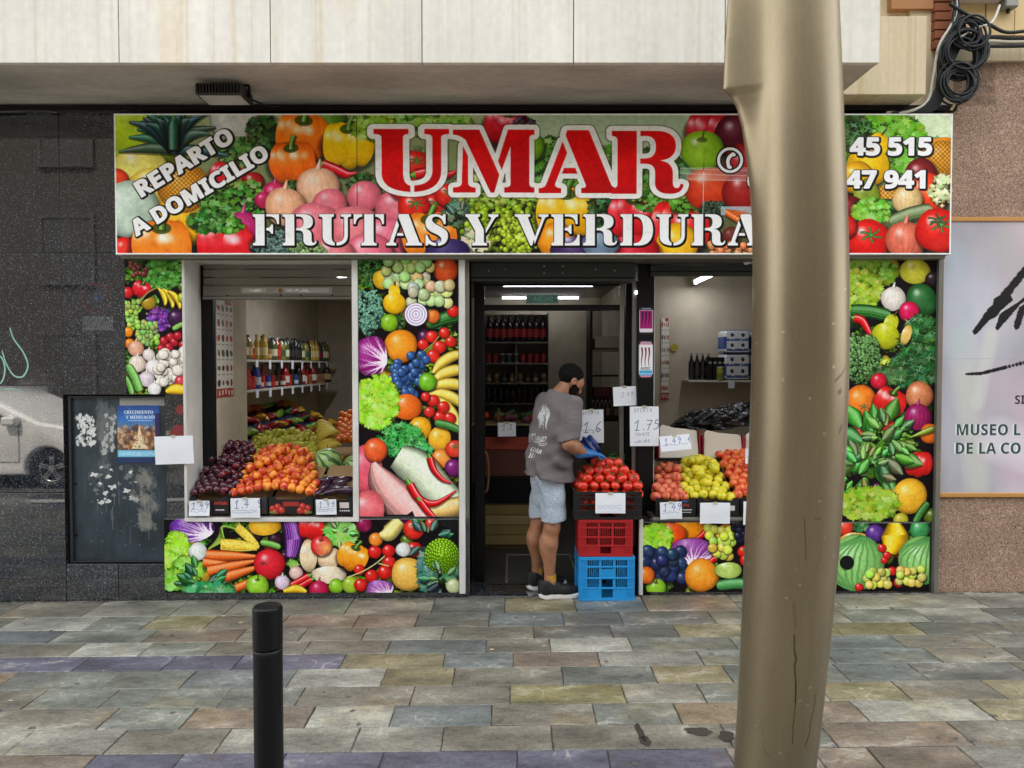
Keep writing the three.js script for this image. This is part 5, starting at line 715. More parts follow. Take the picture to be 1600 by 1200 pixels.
{ // museum poster
  const x0 = SX(1466, .02), x1 = SX(1466, .02) + 1.5, y0 = SY(776), y1 = SY(340), p = thing('museum_poster', 'large pale museum poster with brush signature in a thin orange wooden frame', 'poster');
  const [cv, g] = canvasFor(322, 436, 2.6); ctx = g; PR = rng(51); const n = fbm(cv.width, cv.height, 4, 3, 4, 93), im = g.getImageData(0, 0, cv.width, cv.height), n2 = fbm(cv.width, cv.height, 6, 1.5, 3, 95);
  for (let i = 0; i < n.length; i++) { const v = 184 + 62 * (n[i] - .5), w = n2[i] - .5; im.data[4 * i] = v + 10 * w; im.data[4 * i + 1] = v - 3; im.data[4 * i + 2] = v + 5 - 10 * w; im.data[4 * i + 3] = 255; } g.putImageData(im, 0, 0);
  const soft = (pts, col, w) => { for (let k = 0; k < 10; k++) { g.strokeStyle = col; g.lineWidth = w * (1 + k * .24); g.lineCap = 'round'; g.beginPath(); pts.forEach(([x, y], i) => i ? g.lineTo(x, y) : g.moveTo(x, y)); g.stroke(); } };
  soft([[34, 190], [44, 300], [62, 420]], 'rgba(206,204,192,.12)', 16); soft([[80, 180], [60, 290]], 'rgba(216,214,206,.12)', 9); soft([[110, 260], [150, 320], [130, 400]], 'rgba(206,176,184,.05)', 30); soft([[120, 30], [160, 130]], 'rgba(200,176,180,.05)', 40); soft([[10, 60], [20, 200]], 'rgba(180,190,206,.1)', 24); soft([[95, 350], [200, 390]], 'rgba(226,224,230,.12)', 26);
  const u = (a) => a - 1466, v = (a) => a - 340; g.strokeStyle = g.fillStyle = '#0c0b10'; g.lineCap = 'butt'; g.lineJoin = 'bevel';
  const brush = (pts, w) => { for (let i = 0; i < pts.length - 1; i++) for (let k = 0; k < 12; k++) { const t = k / 12, x = mix(pts[i][0], pts[i + 1][0], t), y = mix(pts[i][1], pts[i + 1][1], t), q = mix(w[i], w[i + 1], t) * (.85 + PR() * .3); g.save(); g.translate(u(x), v(y)); g.rotate(-.5); g.fillRect(-q / 2, -q / 2, q, q * 1.1); g.restore(); } };
  brush([[1519, 516], [1548, 480], [1580, 440], [1604, 410]], [8, 11, 10, 9]); brush([[1555, 510], [1566, 490], [1590, 470], [1606, 458]], [5, 11, 4, 6]); brush([[1548, 490], [1560, 466], [1575, 462]], [8, 16, 8]); brush([[1586, 508], [1594, 480], [1606, 470]], [8, 8, 6]); brush([[1620, 520], [1640, 440], [1650, 500], [1690, 430]], [8, 9, 9, 7]);
  brush([[1506, 584], [1530, 583], [1570, 573], [1640, 555]], [3, 4.5, 5, 4]);
  g.fillStyle = '#14141a'; g.font = 'bold 19px sans-serif'; g.fillText('SI', u(1585), v(632)); g.font = 'bold 25px sans-serif'; g.fillStyle = '#e8e8ea'; g.fillText('MUSEO L', u(1488), v(683)); g.fillText('DE LA CO', u(1486.5), v(713)); g.fillStyle = '#22463f'; g.fillText('MUSEO L', u(1490), v(683)); g.fillText('DE LA CO', u(1489), v(713));
  g.fillStyle = 'rgba(150,150,156,.5)'; g.fillRect(0, v(559), 322, .8);
  const m = std({ map: texOf(cv, 5), roughness: .35 }); mesh('print', sheet(x0 + .03, x1 - .03, y0 + .03, y1 - .03, .012, .01), m, p);
  const fr = plain(0xc08a44, .55); mesh('frame', merge([rbx(x0, x0 + .03, y0, y1, .0, .024, .004), rbx(x1 - .03, x1, y0, y1, .0, .024, .004), rbx(x0 + .03, x1 - .03, y0, y0 + .03, .0, .024, .004), rbx(x0 + .03, x1 - .03, y1 - .03, y1, .0, .024, .004)]), fr, p);
}
{ // meat-cut style product chart on the inner wall
  const chart = (w, h, seed, skip) => { const [cv, g] = canvasFor(w, h, 6); const R = rng(seed); g.fillStyle = '#d9d5c9'; g.fillRect(0, 0, w, h); g.fillStyle = '#a3221f'; g.fillRect(w * .5, 0, w * .42, 3); const cs = ['#9c2a1e', '#2c2a2c', '#b54a28', '#4b5a2c', '#7a1c22']; for (let r = 0; r < 6; r++) for (let c = 0; c < 4; c++) { const x = (c + .5) * w / 4, y = h * (.08 + r * .155); g.fillStyle = cs[R() * 5 | 0]; g.beginPath(); g.ellipse(x, y, w * (.05 + R() * .05), h * (.022 + R() * .02), (R() - .5) * 1.2, 0, 7); g.fill(); if (R() < .5) g.fillRect(x - w * .04, y - h * .03, w * .05, h * .05); g.fillStyle = '#8a867c'; g.fillRect(x - w * .08, y + h * .06, w * .16, .5); g.fillRect(x - w * .06, y + h * .068, w * .12, .4); } g.fillStyle = '#a8241f'; g.fillRect(0, h * .91, w, h * .09); g.fillStyle = '#d9d5c9'; for (let i = 0; i < 5; i++) g.fillRect(w * (.1 + i * .19), h * (.915 + R() * .02), w * .08, h * .05); return std({ map: texOf(cv), roughness: .6 }); };
  const x = SX(333, -.25) + .001, z0 = -.63, z1 = -.31, g = new THREE.PlaneGeometry(z1 - z0, .76); g.rotateY(Math.PI / 2); const back = g.clone();
  const box = new THREE.BoxGeometry(z1 - z0, .76, .002).rotateY(Math.PI / 2); box.translate(x + .002, survey(333, 545, -.4).y, (z0 + z1) / 2);
  single('product_chart', box, chart(34, 76, 9), 'white chart with rows of small red pictures on the left window inner wall', 'poster');
  const z = -1.61; single('product_chart', sheet(SX(1033, z), SX(1045, z), survey(800, 625, z).y, survey(800, 497, z).y, z + .003, .002), chart(20, 76, 10), 'narrow chart with red pictures inside the right window', 'poster');
  const st = mesh('round_sticker', new THREE.CylinderGeometry(.037, .037, .002, 20).rotateX(Math.PI / 2).translate(SX(1053, z), survey(800, 543, z).y, z + .004), plain(0xa89a2c, .5)); tag(st, 'small yellow round sticker on the wall inside the right window', 'sticker');
}
let paperCount = 0; M.tape = phys({ color: 0xcfc8ae, roughness: .3, transparent: true, opacity: .6 });
const PEN = { 0: [[.5, 0, .1, .3, .1, .7, .5, 1, .9, .7, .9, .3, .5, 0]], 1: [[.1, .3, .55, 0, .5, 1], [.2, 1, .8, .98]], 2: [[.1, .25, .4, 0, .85, .2, .7, .5, .1, 1, .95, .95]], 3: [[.1, .1, .8, .05, .4, .42, .9, .7, .5, 1, .1, .9]], 4: [[.6, 0, .1, .6, .95, .58], [.7, .3, .65, 1]], 5: [[.9, 0, .25, .02, .2, .42, .7, .4, .85, .7, .5, 1, .1, .92]], 6: [[.7, 0, .25, .4, .15, .75, .5, 1, .85, .75, .5, .55, .2, .7]], 7: [[.1, .05, .9, .02, .4, 1], [.25, .5, .75, .46]], 9: [[.85, .3, .5, .02, .15, .25, .4, .5, .85, .3, .75, .7, .5, 1]], '.': [[.3, .95, .42, 1]], '€': [[.9, .1, .5, .02, .2, .5, .5, .98, .9, .9], [.05, .4, .7, .38], [.05, .6, .65, .58]], O: [[.5, 0, .1, .5, .5, 1, .9, .5, .5, 0]], F: [[.2, 1, .2, 0, .9, .02], [.2, .5, .7, .48]], E: [[.9, 0, .2, .02, .2, 1, .9, .98], [.2, .5, .7, .5]], R: [[.15, 1, .15, 0, .8, .15, .7, .45, .2, .5, .9, 1]], T: [[.05, .02, .95, 0], [.5, 0, .48, 1]], A: [[.05, 1, .5, 0, .95, 1], [.25, .62, .8, .6]] };
function handwrite(g, t, x, y, s, R) { g.lineJoin = 'round'; for (const ch of t) { if (PEN[ch]) for (const st of PEN[ch]) { g.beginPath(); for (let i = 0; i < st.length; i += 2) { const X = x + st[i] * s * .5 + (R() - .5) * s * .06 + (1 - st[i + 1]) * s * .12, Y = y - s * (1 - st[i + 1]) * .8 + (R() - .5) * s * .07; i ? g.lineTo(X, Y) : g.moveTo(X, Y); } g.stroke(); } else if (ch !== ' ') { g.beginPath(); g.moveTo(x, y); for (let i = 1; i < 5; i++) g.lineTo(x + i * s * .13, y - R() * s * .7); g.stroke(); } x += ch === '.' ? s * .3 : s * .64; y -= s * .02; } }
function pricePaper(u0, u1, v0, v1, z, label, lines, rot = 0, o = {}) {
  const c = survey((u0 + u1) / 2, (v0 + v1) / 2, z), d = (EYE.z - z) / FOCAL, w = (u1 - u0) * d, h = (v1 - v0) * d, [cv, g] = canvasFor(u1 - u0, v1 - v0, 6); const R = rng(300 + paperCount);
  g.fillStyle = o.col ?? '#e6e9ee'; g.fillRect(0, 0, u1 - u0, v1 - v0); g.strokeStyle = o.pen ?? '#6f7cb0'; g.lineWidth = o.lw ?? .55; g.lineCap = 'round'; g.fillStyle = o.pen ?? '#7682b0';
  for (const [t, x, y, s] of lines ?? []) { g.lineWidth = Math.max(.6, s * .075); handwrite(g, t, x, y, s, R); }
  g.lineWidth = .55;
  for (let i = 0; i < (o.scrib ?? 0); i++) { g.beginPath(); const y = (v1 - v0) * (.62 + .11 * i); g.moveTo(3, y); for (let x = 3; x < u1 - u0 - 4; x += 2.4) g.lineTo(x, y + (R() - .5) * 2.6); g.stroke(); }
  const m = mesh('price_paper', paperGeo(w, h, o.curl ?? .004, 60 + paperCount++), phys({ map: texOf(cv, 5), roughness: .75 })); m.position.set(c.x, c.y, z + .002); m.rotation.set(o.tilt ?? 0, o.yaw ?? 0, rot);
  mesh('tape_strip', rbx(-.016, .016, h / 2 - .012, h / 2 + .008, (o.curl ?? .004) * 2.2 + .001, (o.curl ?? .004) * 2.2 + .0016, .0002), M.tape, m);
  return tag(m, label, 'paper', 'handwritten price papers');
}
const OFERTA = (w) => ['OFERTA', w * .18, 7, 5.2];
pricePaper(243, 303, 681, 725, .03, 'blank looking white paper taped between the meter cupboard and the left window', [], .03, { curl: .006 });
pricePaper(296, 328, 782, 806, .03, 'white price paper on the plum crate reading 1.49', [['1.49', 3, 13, 13]], .0, { scrib: 2 });
pricePaper(361, 407, 778, 809, .035, 'white price paper reading 1.49 under the apricots', [['1.4 9', 5, 16, 16]], .01, { scrib: 2 });
pricePaper(494, 526, 780, 804, .03, 'white price paper reading 1.99 on the crate of aubergines', [['1.99', 4, 13, 12]], .02, { scrib: 2 });
pricePaper(778, 806, 660, 682, -1.2, 'dim white paper hanging on the counter inside the doorway', [['1.3', 6, 12, 11]], .02, { pen: '#8a8f98' });
pricePaper(905, 943, 640, 692, -.30, 'white price paper reading 1.6 behind the man in the doorway', [['OFERTA', 5, 8, 7], ['1.6', 5, 36, 20]], .02, { scrib: 1, pen: '#7d8588' });
pricePaper(958, 994, 604, 634, -.24, 'small white paper taped on the door stile above the larger ones', [['2.49', 12, 16, 9]], .05, { pen: '#9aa0a0' });
pricePaper(984, 1029, 635, 697, -.185, 'tall white paper reading OFERTA 1.75 on the black pillar', [['OFERTA', 6, 9, 7.6], ['1.75', 6, 37, 19], ['TOMATE', 8, 46, 6], ['MADURO', 8, 57, 6]], .01, { pen: '#7a84a8' });
pricePaper(1031, 1079, 680, 704, -.165, 'handwritten paper reading 1.49 on the pale box lid in the right window', [['1.49 €', 6, 14, 13, 1]], .1, { tilt: -.22, scrib: 1 });
pricePaper(930, 977, 770, 802, .125, 'white paper hanging on the front of the black tomato crate', [['', 5, 16, 12]], .0, { scrib: 2, pen: '#9aa3c8' });
pricePaper(1031, 1065, 784, 811, .035, 'white paper reading 1.49 on the box of pink apples', [['1.49', 4, 14, 14]], .04, { scrib: 1 });
pricePaper(1093, 1140, 785, 818, .04, 'blank white paper with cut corner below the yellow apples', [], 0, { curl: .006 });
pricePaper(1161, 1195, 783, 820, .035, 'white paper reading 1.99 under the red apples beside the mast', [['1.99', 4, 16, 13]], 0, { scrib: 2 });
{ // small shop papers inside
  pricePaper(1164, 1180, 700, 724, -.2, 'little white tag beside the red apples', [['', 2, 6, 5]], 0, { scrib: 1 });
}

{ // sprayed curls and faded stickers on the granite
  const ribbon = (pts, w) => { const c = new THREE.CatmullRomCurve3(pts.map(([u, v]) => V(SX(u), SY(v), .0032))), P0 = c.getPoints(60), pos = [], idx = []; P0.forEach((q, i) => { const a = P0[Math.max(0, i - 1)], b = P0[Math.min(60, i + 1)], d = V().subVectors(b, a).normalize(), k = w * (.5 + .5 * Math.sin(Math.PI * (i + 6) / 72)); for (const s of [1, -1]) for (const z of [0, .0006]) pos.push(q.x - d.y * k * s, q.y + d.x * k * s, q.z + z); if (i) { const o = (i - 1) * 4; for (const [A, B] of [[0, 1], [1, 3], [3, 2], [2, 0]]) idx.push(o + A, o + B, o + B + 4, o + A, o + B + 4, o + A + 4); } }); const g = new THREE.BufferGeometry(); g.setAttribute('position', new THREE.Float32BufferAttribute(pos, 3)); g.setIndex(idx); g.computeVertexNormals(); return g; };
  const spray = plain(0x8fc0a8, .7, { side: THREE.DoubleSide }), t = thing('graffiti', 'thin pale green sprayed curl on the dark granite left of the cupboard', 'graffiti');
  mesh('sprayed_line', ribbon([[17, 512], [22, 528], [38, 552], [44, 572], [36, 588], [24, 588], [12, 572], [4, 548]], .006), spray, t); mesh('sprayed_line', ribbon([[-6, 552], [4, 560], [8, 578], [3, 596], [-8, 604]], .006), spray, t); mesh('sprayed_line', ribbon([[-10, 614], [8, 608], [24, 608], [38, 612]], .003), spray, t);
  const [cv, g] = canvasFor(64, 90, 5), R = rng(19); g.fillStyle = '#000'; g.fillRect(0, 0, 64, 90); const [av, a] = canvasFor(64, 90, 5); a.fillStyle = '#000'; a.fillRect(0, 0, 64, 90);
  g.fillStyle = '#6a6c6c'; g.fillRect(0, 0, 64, 90); g.strokeStyle = '#8a4a48'; g.lineWidth = 3; g.beginPath(); g.arc(34, 26, 22, 0, 7); g.stroke(); g.fillStyle = '#2c4a78'; for (let i = 0; i < 90; i++) g.fillRect(20 + R() * 28, 12 + R() * 28, 2.5, 2);
  for (let i = 0; i < 900; i++) { const th = R() * 6.28, q = R() < .55 ? 21 + R() * 3 : R() * 14; a.fillStyle = `rgba(255,255,255,${.12 + R() * .25})`; a.fillRect(34 + Math.cos(th) * q, 26 + Math.sin(th) * q, 1.1, 1.1); } for (let i = 0; i < 1500; i++) { a.fillStyle = `rgba(255,255,255,${.2 + R() * .3})`; a.fillRect(12 + R() * 48, 54 + R() * 22, 1.2, 1.2); }
  const at = texOf(av); at.colorSpace = THREE.NoColorSpace; const gg = new THREE.PlaneGeometry(SX(182) - SX(118), SY(440) - SY(530)); gg.translate(SX(150), SY(485), .0035); single('faded_sticker', gg, std({ map: texOf(cv), alphaMap: at, transparent: true, roughness: .6 }), 'faded remains of a round red and blue sticker on granite above the cupboard', 'sticker');
}
// ---------- fruit and vegetables ----------
const glossFruit = (rough, coat = .0) => phys({ vertexColors: true, roughness: rough, clearcoat: coat, clearcoatRoughness: .25 });
M.fruit = glossFruit(.38, .15); M.fruitShiny = glossFruit(.22, .4); M.fruitMatte = glossFruit(.6);
const lin = (c) => { const k = new THREE.Color().setRGB(c[0] / 255, c[1] / 255, c[2] / 255, THREE.SRGBColorSpace); return [k.r, k.g, k.b]; };
// deformed sphere with colours: shape(dir) -> radius factor, colour(dir) -> sRGB
function orb(r, seg, ring, shape, colour) {
  const g = new THREE.SphereGeometry(1, seg, ring), p = g.attributes.position, c = new Float32Array(p.count * 3), d = V();
  for (let i = 0; i < p.count; i++) { d.fromBufferAttribute(p, i).normalize(); const q = lin(colour(d)); c.set(q, i * 3); const s = shape(d); if (Array.isArray(s)) p.setXYZ(i, d.x * r * s[0], d.y * r * s[1], d.z * r * s[2]); else p.setXYZ(i, d.x * r * s, d.y * r * s, d.z * r * s); }
  g.setAttribute('color', new THREE.BufferAttribute(c, 3)); g.computeVertexNormals(); // close the seam
  const n = g.attributes.normal; for (let j = 0; j <= ring; j++) { const a = j * (seg + 1), b = a + seg; const x = n.getX(a) + n.getX(b), y = n.getY(a) + n.getY(b), z = n.getZ(a) + n.getZ(b), l = Math.hypot(x, y, z) || 1; n.setXYZ(a, x / l, y / l, z / l); n.setXYZ(b, x / l, y / l, z / l); }
  return g;
}
function tinted(g, rgbc) { const c = new Float32Array(g.attributes.position.count * 3), q = lin(rgbc); for (let i = 0; i < c.length; i += 3) c.set(q, i); g.setAttribute('color', new THREE.BufferAttribute(c, 3)); return g; }
const mixc = (a, b, t) => a.map((v, i) => v + (b[i] - v) * clamp01(t));
const wobble = (s) => (d) => Math.sin(d.x * 3.1 + s) * Math.sin(d.y * 2.7 + s * 2) * Math.sin(d.z * 3.3 + s * 3);
const FR = {};
FR.plum = [0, 1, 2, 3].map((k) => { const w = wobble(k * 1.7); return orb(.0315, 14, 10, (d) => 1 - .05 * Math.exp(-40 * d.x * d.x) * (d.z > 0 ? 1 : 0) + .03 * w(d), (d) => mixc([52, 18, 34], k === 3 ? [150, 26, 36] : [84, 22, 36], .5 + w(d) * 1.6)); });
FR.apricot = [0, 1, 2, 3, 4].map((k) => { const w = wobble(k * 2.3 + 1); return orb(.0345, 14, 10, (d) => 1 - .06 * Math.exp(-50 * d.x * d.x) * (d.z > 0 ? 1 : 0) + .03 * w(d), (d) => mixc([246, 158, 46], [196, 44, 30], .1 + k * .17 + d.y * .35 + d.x * .3 + w(d) * 1.2)); });
FR.tomato = [0, 1, 2].map((k) => { const w = wobble(k + .4), body = orb(.0385, 16, 10, (d) => [1, (.84 - .13 * Math.max(0, d.y) ** 6), 1].map((q, i) => q * (1 + .025 * Math.sin(Math.atan2(d.z, d.x) * 5 + k) * (1 - d.y * d.y))), (d) => mixc([206, 28, 14], [226, 66, 24], .25 + w(d) * 1.5 + (k === 2 ? .25 : 0))); const st = merge([0, 1, 2, 3, 4].map((i) => tinted(new THREE.ConeGeometry(.0045, .02, 4).rotateZ(Math.PI / 2 + .25).translate(.009, .0315, 0).rotateY(i * 1.257), [70, 96, 40]))); return merge([body, st]); });
const appleGeo = (base, blush, k, r = .037) => { const w = wobble(k * 1.3 + 2), body = orb(r, 16, 12, (d) => { const q = 1 - .22 * Math.max(0, d.y) ** 10 - .12 * Math.max(0, -d.y) ** 10; return [q, q * .93, q].map((z) => z * (1 + .02 * w(d) * 3)); }, (d) => mixc(base, blush, .15 + .3 * d.x + .25 * d.z + w(d) * 1.3 + .12 * Math.sin(Math.atan2(d.z, d.x) * 9))); return merge([body, tinted(new THREE.CylinderGeometry(.0016, .0012, .02, 5).translate(0, r * .82, 0), [86, 60, 30])]); };
FR.appleYellow = [0, 1, 2].map((k) => appleGeo([226, 206, 44], [186, 194, 30], k)); FR.applePink = [0, 1, 2].map((k) => appleGeo([222, 122, 76], [182, 40, 46], k + 3)); FR.appleRed = [0, 1, 2].map((k) => appleGeo([226, 120, 52], [190, 20, 20], k + 6));
FR.orange = [0, 1].map((k) => orb(.037, 14, 10, (d) => 1, (d) => mixc([232, 128, 30], [222, 108, 22], .5 + wobble(k)(d) * 2)));
FR.pear = [0, 1].map((k) => orb(.034, 12, 10, (d) => { const t = d.y > 0 ? 1 - .45 * d.y : 1; return [t, 1 + .45 * Math.max(0, d.y), t]; }, (d) => mixc([202, 196, 66], [170, 168, 52], .5 + wobble(k + 3)(d) * 2)));
FR.onion = [0, 1].map((k) => orb(.036, 12, 10, (d) => [1, .92 + .35 * Math.max(0, d.y) ** 9, 1], (d) => mixc([110, 46, 60], [70, 26, 44], .5 + .4 * Math.sin(Math.atan2(d.z, d.x) * 8))));
const podGeo = (c1, c2, k, len = .092, rad = .033) => { const body = orb(1, 12, 10, (d) => { const t = rad * (1 + .12 * Math.sin(Math.atan2(d.z, d.x) * 3 + k)) * (d.y < 0 ? 1 - .35 * d.y * d.y : 1); return [t, len, t]; }, (d) => mixc(c1, c2, .5 + wobble(k)(d) * 2)); return merge([body, tinted(new THREE.CylinderGeometry(.004, .006, .03, 6).translate(0, len + .008, 0), [80, 110, 46])]); };
FR.redPepper = [podGeo([170, 24, 20], [120, 14, 18], 1)]; FR.greenPepper = [podGeo([132, 160, 46], [96, 130, 36], 2)]; FR.yellowPepper = [podGeo([214, 170, 40], [190, 140, 30], 3)]; FR.aubergine = [podGeo([62, 30, 54], [38, 18, 40], 4, .09, .033)]; FR.courgette = [podGeo([70, 104, 46], [48, 80, 34], 5, .1, .024)];
{ // banana: bent tapered tube
  const pts = []; for (let i = 0; i <= 10; i++) { const a = -1 + 2 * i / 10; pts.push(V(.09 * Math.sin(a), .09 * (1 - Math.cos(a)), 0)); }
  const g = new THREE.TubeGeometry(new THREE.CatmullRomCurve3(pts), 14, .017, 6), p = g.attributes.position, c = V(); for (let i = 0; i <= 14; i++) { const t = i / 14, k = Math.min(1, .25 + 4 * Math.min(t, 1 - t)); c.set(0, 0, 0); for (let j = 0; j < 6; j++) c.add(V().fromBufferAttribute(p, i * 7 + j)); c.divideScalar(6); for (let j = 0; j < 7; j++) { const q = V().fromBufferAttribute(p, i * 7 + j).sub(c).multiplyScalar(k).add(c); p.setXYZ(i * 7 + j, q.x, q.y, q.z); } } g.computeVertexNormals(); FR.banana = [tinted(g, [214, 190, 74])];
}
function fruit(name, geos, mat, label, cat, group) { return (x, y, z, R, s = 1) => { const m = mesh(name, geos[R() * geos.length | 0], mat); m.position.set(x, y, z); m.rotation.set(R() * 6.28, R() * 6.28, R() * 6.28); m.scale.set(...[0, 0, 0].map(() => .97 + R() * .06)).multiplyScalar(s * (.9 + R() * .2)); tag(m, label, cat, group); return m; }; }
// pile on a slope: front edge (z0, image row v0) to back edge (z1, v1); left and right limits at both
function heap(mk, r, o, seed) {
  const R = rng(seed), y0 = survey(800, o.v0, o.z0).y, y1 = survey(800, o.v1, o.z1).y, len = Math.hypot(y1 - y0, o.z1 - o.z0), n = Math.max(2, Math.round(len / (1.62 * r)) + 1), out = [];
  for (let i = 0; i < n; i++) {
    const t = i / (n - 1), z = mix(o.z0, o.z1, t), y = mix(y0, y1, t), a = SX(mix(o.l0, o.l1, t), z) + r, b = SX(mix(o.r0, o.r1, t), z) - r, w = Math.max(0, b - a), m = Math.max(1, Math.round(w / (1.86 * r))), off = i % 2 ? .5 : 0;
    for (let j = 0; j <= m - (i % 2); j++) { const u = m ? (j + off) / m : .5; const hump = (o.hump ?? 0) * Math.sin(Math.PI * clamp01(u)); out.push(mk(a + w * u + (R() - .5) * r * .3, y + hump + (R() - .5) * r * .3, z + (R() - .5) * r * .3, R)); }
  }
  // a few on top
  for (let k = 0; k < (o.extra ?? 0); k++) { const t = .15 + R() * .7, u = .15 + R() * .7, z = mix(o.z0, o.z1, t), a = SX(mix(o.l0, o.l1, t), z), b = SX(mix(o.r0, o.r1, t), z); out.push(mk(mix(a, b, u), mix(y0, y1, t) + (o.hump ?? 0) * Math.sin(Math.PI * u) + r * 1.25, z + r * .9, R)); }
  return out;
}
// produce tray: printed front, sides, sloping bed under the fruit
function tray(u0, u1, v0, v1, o, label, texFn, bedV) {
  const z = o.z ?? .0, x0 = SX(u0, z), x1 = SX(u1, z), y0 = survey(800, v1, z).y, y1 = survey(800, v0, z).y, t = thing('produce_box', label, 'box', [(x0 + x1) / 2, y0, z], 'produce boxes in the shop windows'), w = (x1 - x0) / 2, h = y1 - y0, dep = o.dep ?? .42;
  const [cv, g] = canvasFor(u1 - u0, v1 - v0, 6); g.fillStyle = '#121114'; g.fillRect(0, 0, u1 - u0, v1 - v0); texFn?.(g, u1 - u0, v1 - v0);
  const fr = new THREE.Shape([[-w, 0], [w, 0], [w, h], [w * .72, h], [w * .66, h * .84], [-w * .66, h * .84], [-w * .72, h], [-w, h]].map(([x, y]) => new THREE.Vector2(x, y)));
  const fg = new THREE.ExtrudeGeometry(fr, { depth: .005, bevelEnabled: false }); const p = fg.attributes.position, uv = fg.attributes.uv; for (let i = 0; i < p.count; i++) uv.setXY(i, (p.getX(i) + w) / (2 * w), p.getY(i) / h); fg.translate(0, 0, -.005);
  mesh('front_panel', fg, std({ map: texOf(cv), roughness: .5 }), t);
  for (const s of [-1, 1]) mesh('side_panel', bx(s * w - s * .001, s * w - s * .006, 0, h * .9, -dep, -.006), M.blackMatte, t);
  const rise = o.rise ?? .25, bed = new THREE.BoxGeometry(2 * w - .014, .006, Math.hypot(dep, rise)); bed.rotateX(Math.atan2(rise, dep)); bed.translate(0, h * .35 + rise / 2, -dep / 2 - .01); mesh('bed', bed, M.boxCard, t);
  mesh('base', bx(-w + .007, w - .007, 0, .006, -dep, -.006), M.boxCard, t);
  mesh('back_panel', bx(-w + .007, w - .007, .008, rise + h * .3, -dep - .006, -dep - .001), M.blackMatte, t);
  return t;
}
{
  const plum = fruit('plum', FR.plum, M.fruitShiny, 'dark purple plum in the heap at the left side of the left window', 'plum', 'plums heaped in the left window');
  const apricot = fruit('apricot', FR.apricot, M.fruit, 'orange apricot with red blush in the heap in the left window', 'apricot', 'apricots heaped in the left window');
  tray(294, 355, 776, 803, {}, 'black produce box with red script under the plums', (g, w, h) => { g.fillStyle = '#d8352a'; g.font = 'bold 8px sans-serif'; g.fillText('antas', 38, 13); g.fillStyle = '#e8e4e0'; for (const y of [8, 16, 21]) g.fillRect(3, y, 10, 2); g.fillRect(40, 20, 14, 1.6); }, 0);
  tray(357, 416, 776, 803, {}, 'plain black produce box behind the price paper under the apricots', (g, w, h) => { g.fillStyle = '#3a3836'; g.fillRect(50, 0, 7, h); }, 0);
  tray(418, 487, 776, 803, {}, 'black produce box printed with cherries under the apricots', (g, w, h) => { ctx = g; PR = rng(61); for (const [x, y] of [[6, 19], [14, 16], [20, 21], [10, 24], [w - 8, 18], [w - 16, 15], [w - 20, 22], [w - 10, 24]]) P.ball(x, y, 5.5, [204, 40, 28]); g.fillStyle = '#5c8a30'; g.fillRect(1, 23, 10, 3); g.fillRect(w - 12, 23, 10, 3); g.fillStyle = '#a02a22'; g.fillRect(22, 8, w - 44, 7); }, 0);
  tray(489, 549, 777, 804, {}, 'black produce box with white label under the aubergines', (g, w, h) => { g.fillStyle = '#d8cfca'; g.fillRect(40, 8, 15, 9); g.fillStyle = '#e8e8e8'; for (let i = 0; i < 5; i++) g.fillRect(40 + i * 3.4, 20, 2.4, 2); }, 0);
  heap(plum, .0315, { z0: -.035, z1: -.52, v0: 770, v1: 699, l0: 296, l1: 326, r0: 368, r1: 402, hump: .03, extra: 10 }, 101);
  heap(apricot, .0345, { z0: -.04, z1: -.50, v0: 770, v1: 708, l0: 356, l1: 396, r0: 502, r1: 490, hump: .05, extra: 22 }, 102);
  const aub = fruit('aubergine', FR.aubergine, M.fruitShiny, 'glossy dark aubergine in the right hand box of the left window', 'aubergine', 'aubergines in the left window'); const R = rng(7);
  for (let i = 0; i < 7; i++) { const z = -.06 - (i % 3) * .09, m = aub(SX(500 + (i * 7 % 46), z), survey(800, 768, -.03).y + (i % 3) * .025, z, R); m.rotation.set(R() * .4, R() * 6, 1.5 + R() * .3); }
  // watermelons and foam box
  const wt = (() => { const N = 256, n = fbm(N, N, 8, 8, 3, 111); return dataTex(N, N, (i, o, x, y) => { const s = Math.sin((x / N + (n[i] - .5) * .05) * Math.PI * 2 * 9), k = sstep(.1, .7, s + (n[i] - .5) * .8); o[0] = mix(176, 62, k); o[1] = mix(204, 116, k); o[2] = mix(126, 56, k); }); })();
  const fb = thing('foam_box', 'white foam box behind the aubergines', 'box', [SX(520, -.36), survey(800, 762, -.36).y, -.36]); mesh('front', rbx(-.17, .17, 0, .1, -.02, 0, .006), M.whiteCard, fb); mesh('bed', rbx(-.17, .17, -.05, .045, -.4, -.021, .006), M.whiteCard, fb);
  [[512, 722, -.52, 'round striped watermelon in the foam box of the left window'], [556, 732, -.62, 'watermelon half hidden by the white frame of the left window']].forEach(([u, v, z, l]) => { const c = survey(u, v, z), m = mesh('watermelon', new THREE.SphereGeometry(.115, 24, 16).rotateX(.5).rotateZ(.7), phys({ map: wt, roughness: .35, clearcoat: .2 })); m.position.set(c.x, c.y, z); tag(m, l, 'watermelon', 'watermelons'); const st = mesh('stem', cyl(.006, .004, .03, 0, .11, 0, 6), plain(0x6a7040, .8), m); });
  // interior table with pears, bananas, oranges
  const table = thing('display_table', 'dark display table inside the left window carrying pears and bananas', 'table', [-1.9, 0, -1.1]);
  mesh('top', rbx(-.55, .95, .78, .82, -1.3, .35, .005), M.boxCard, table); for (const [x, z] of [[-.5, -1.2], [.9, -1.2], [-.5, .28], [.9, .28]]) mesh('leg', rbx(x - .025, x + .025, 0, .779, z - .025, z + .025, .004), M.blackMatte, table);
  const pear = fruit('pear', FR.pear, M.fruitMatte, 'yellow green pear on the display table inside the left window', 'pear', 'pears on the inner table'), ora = fruit('orange', FR.orange, M.fruit, 'orange in the pile beside the bananas inside the left window', 'orange', 'oranges on the inner table');
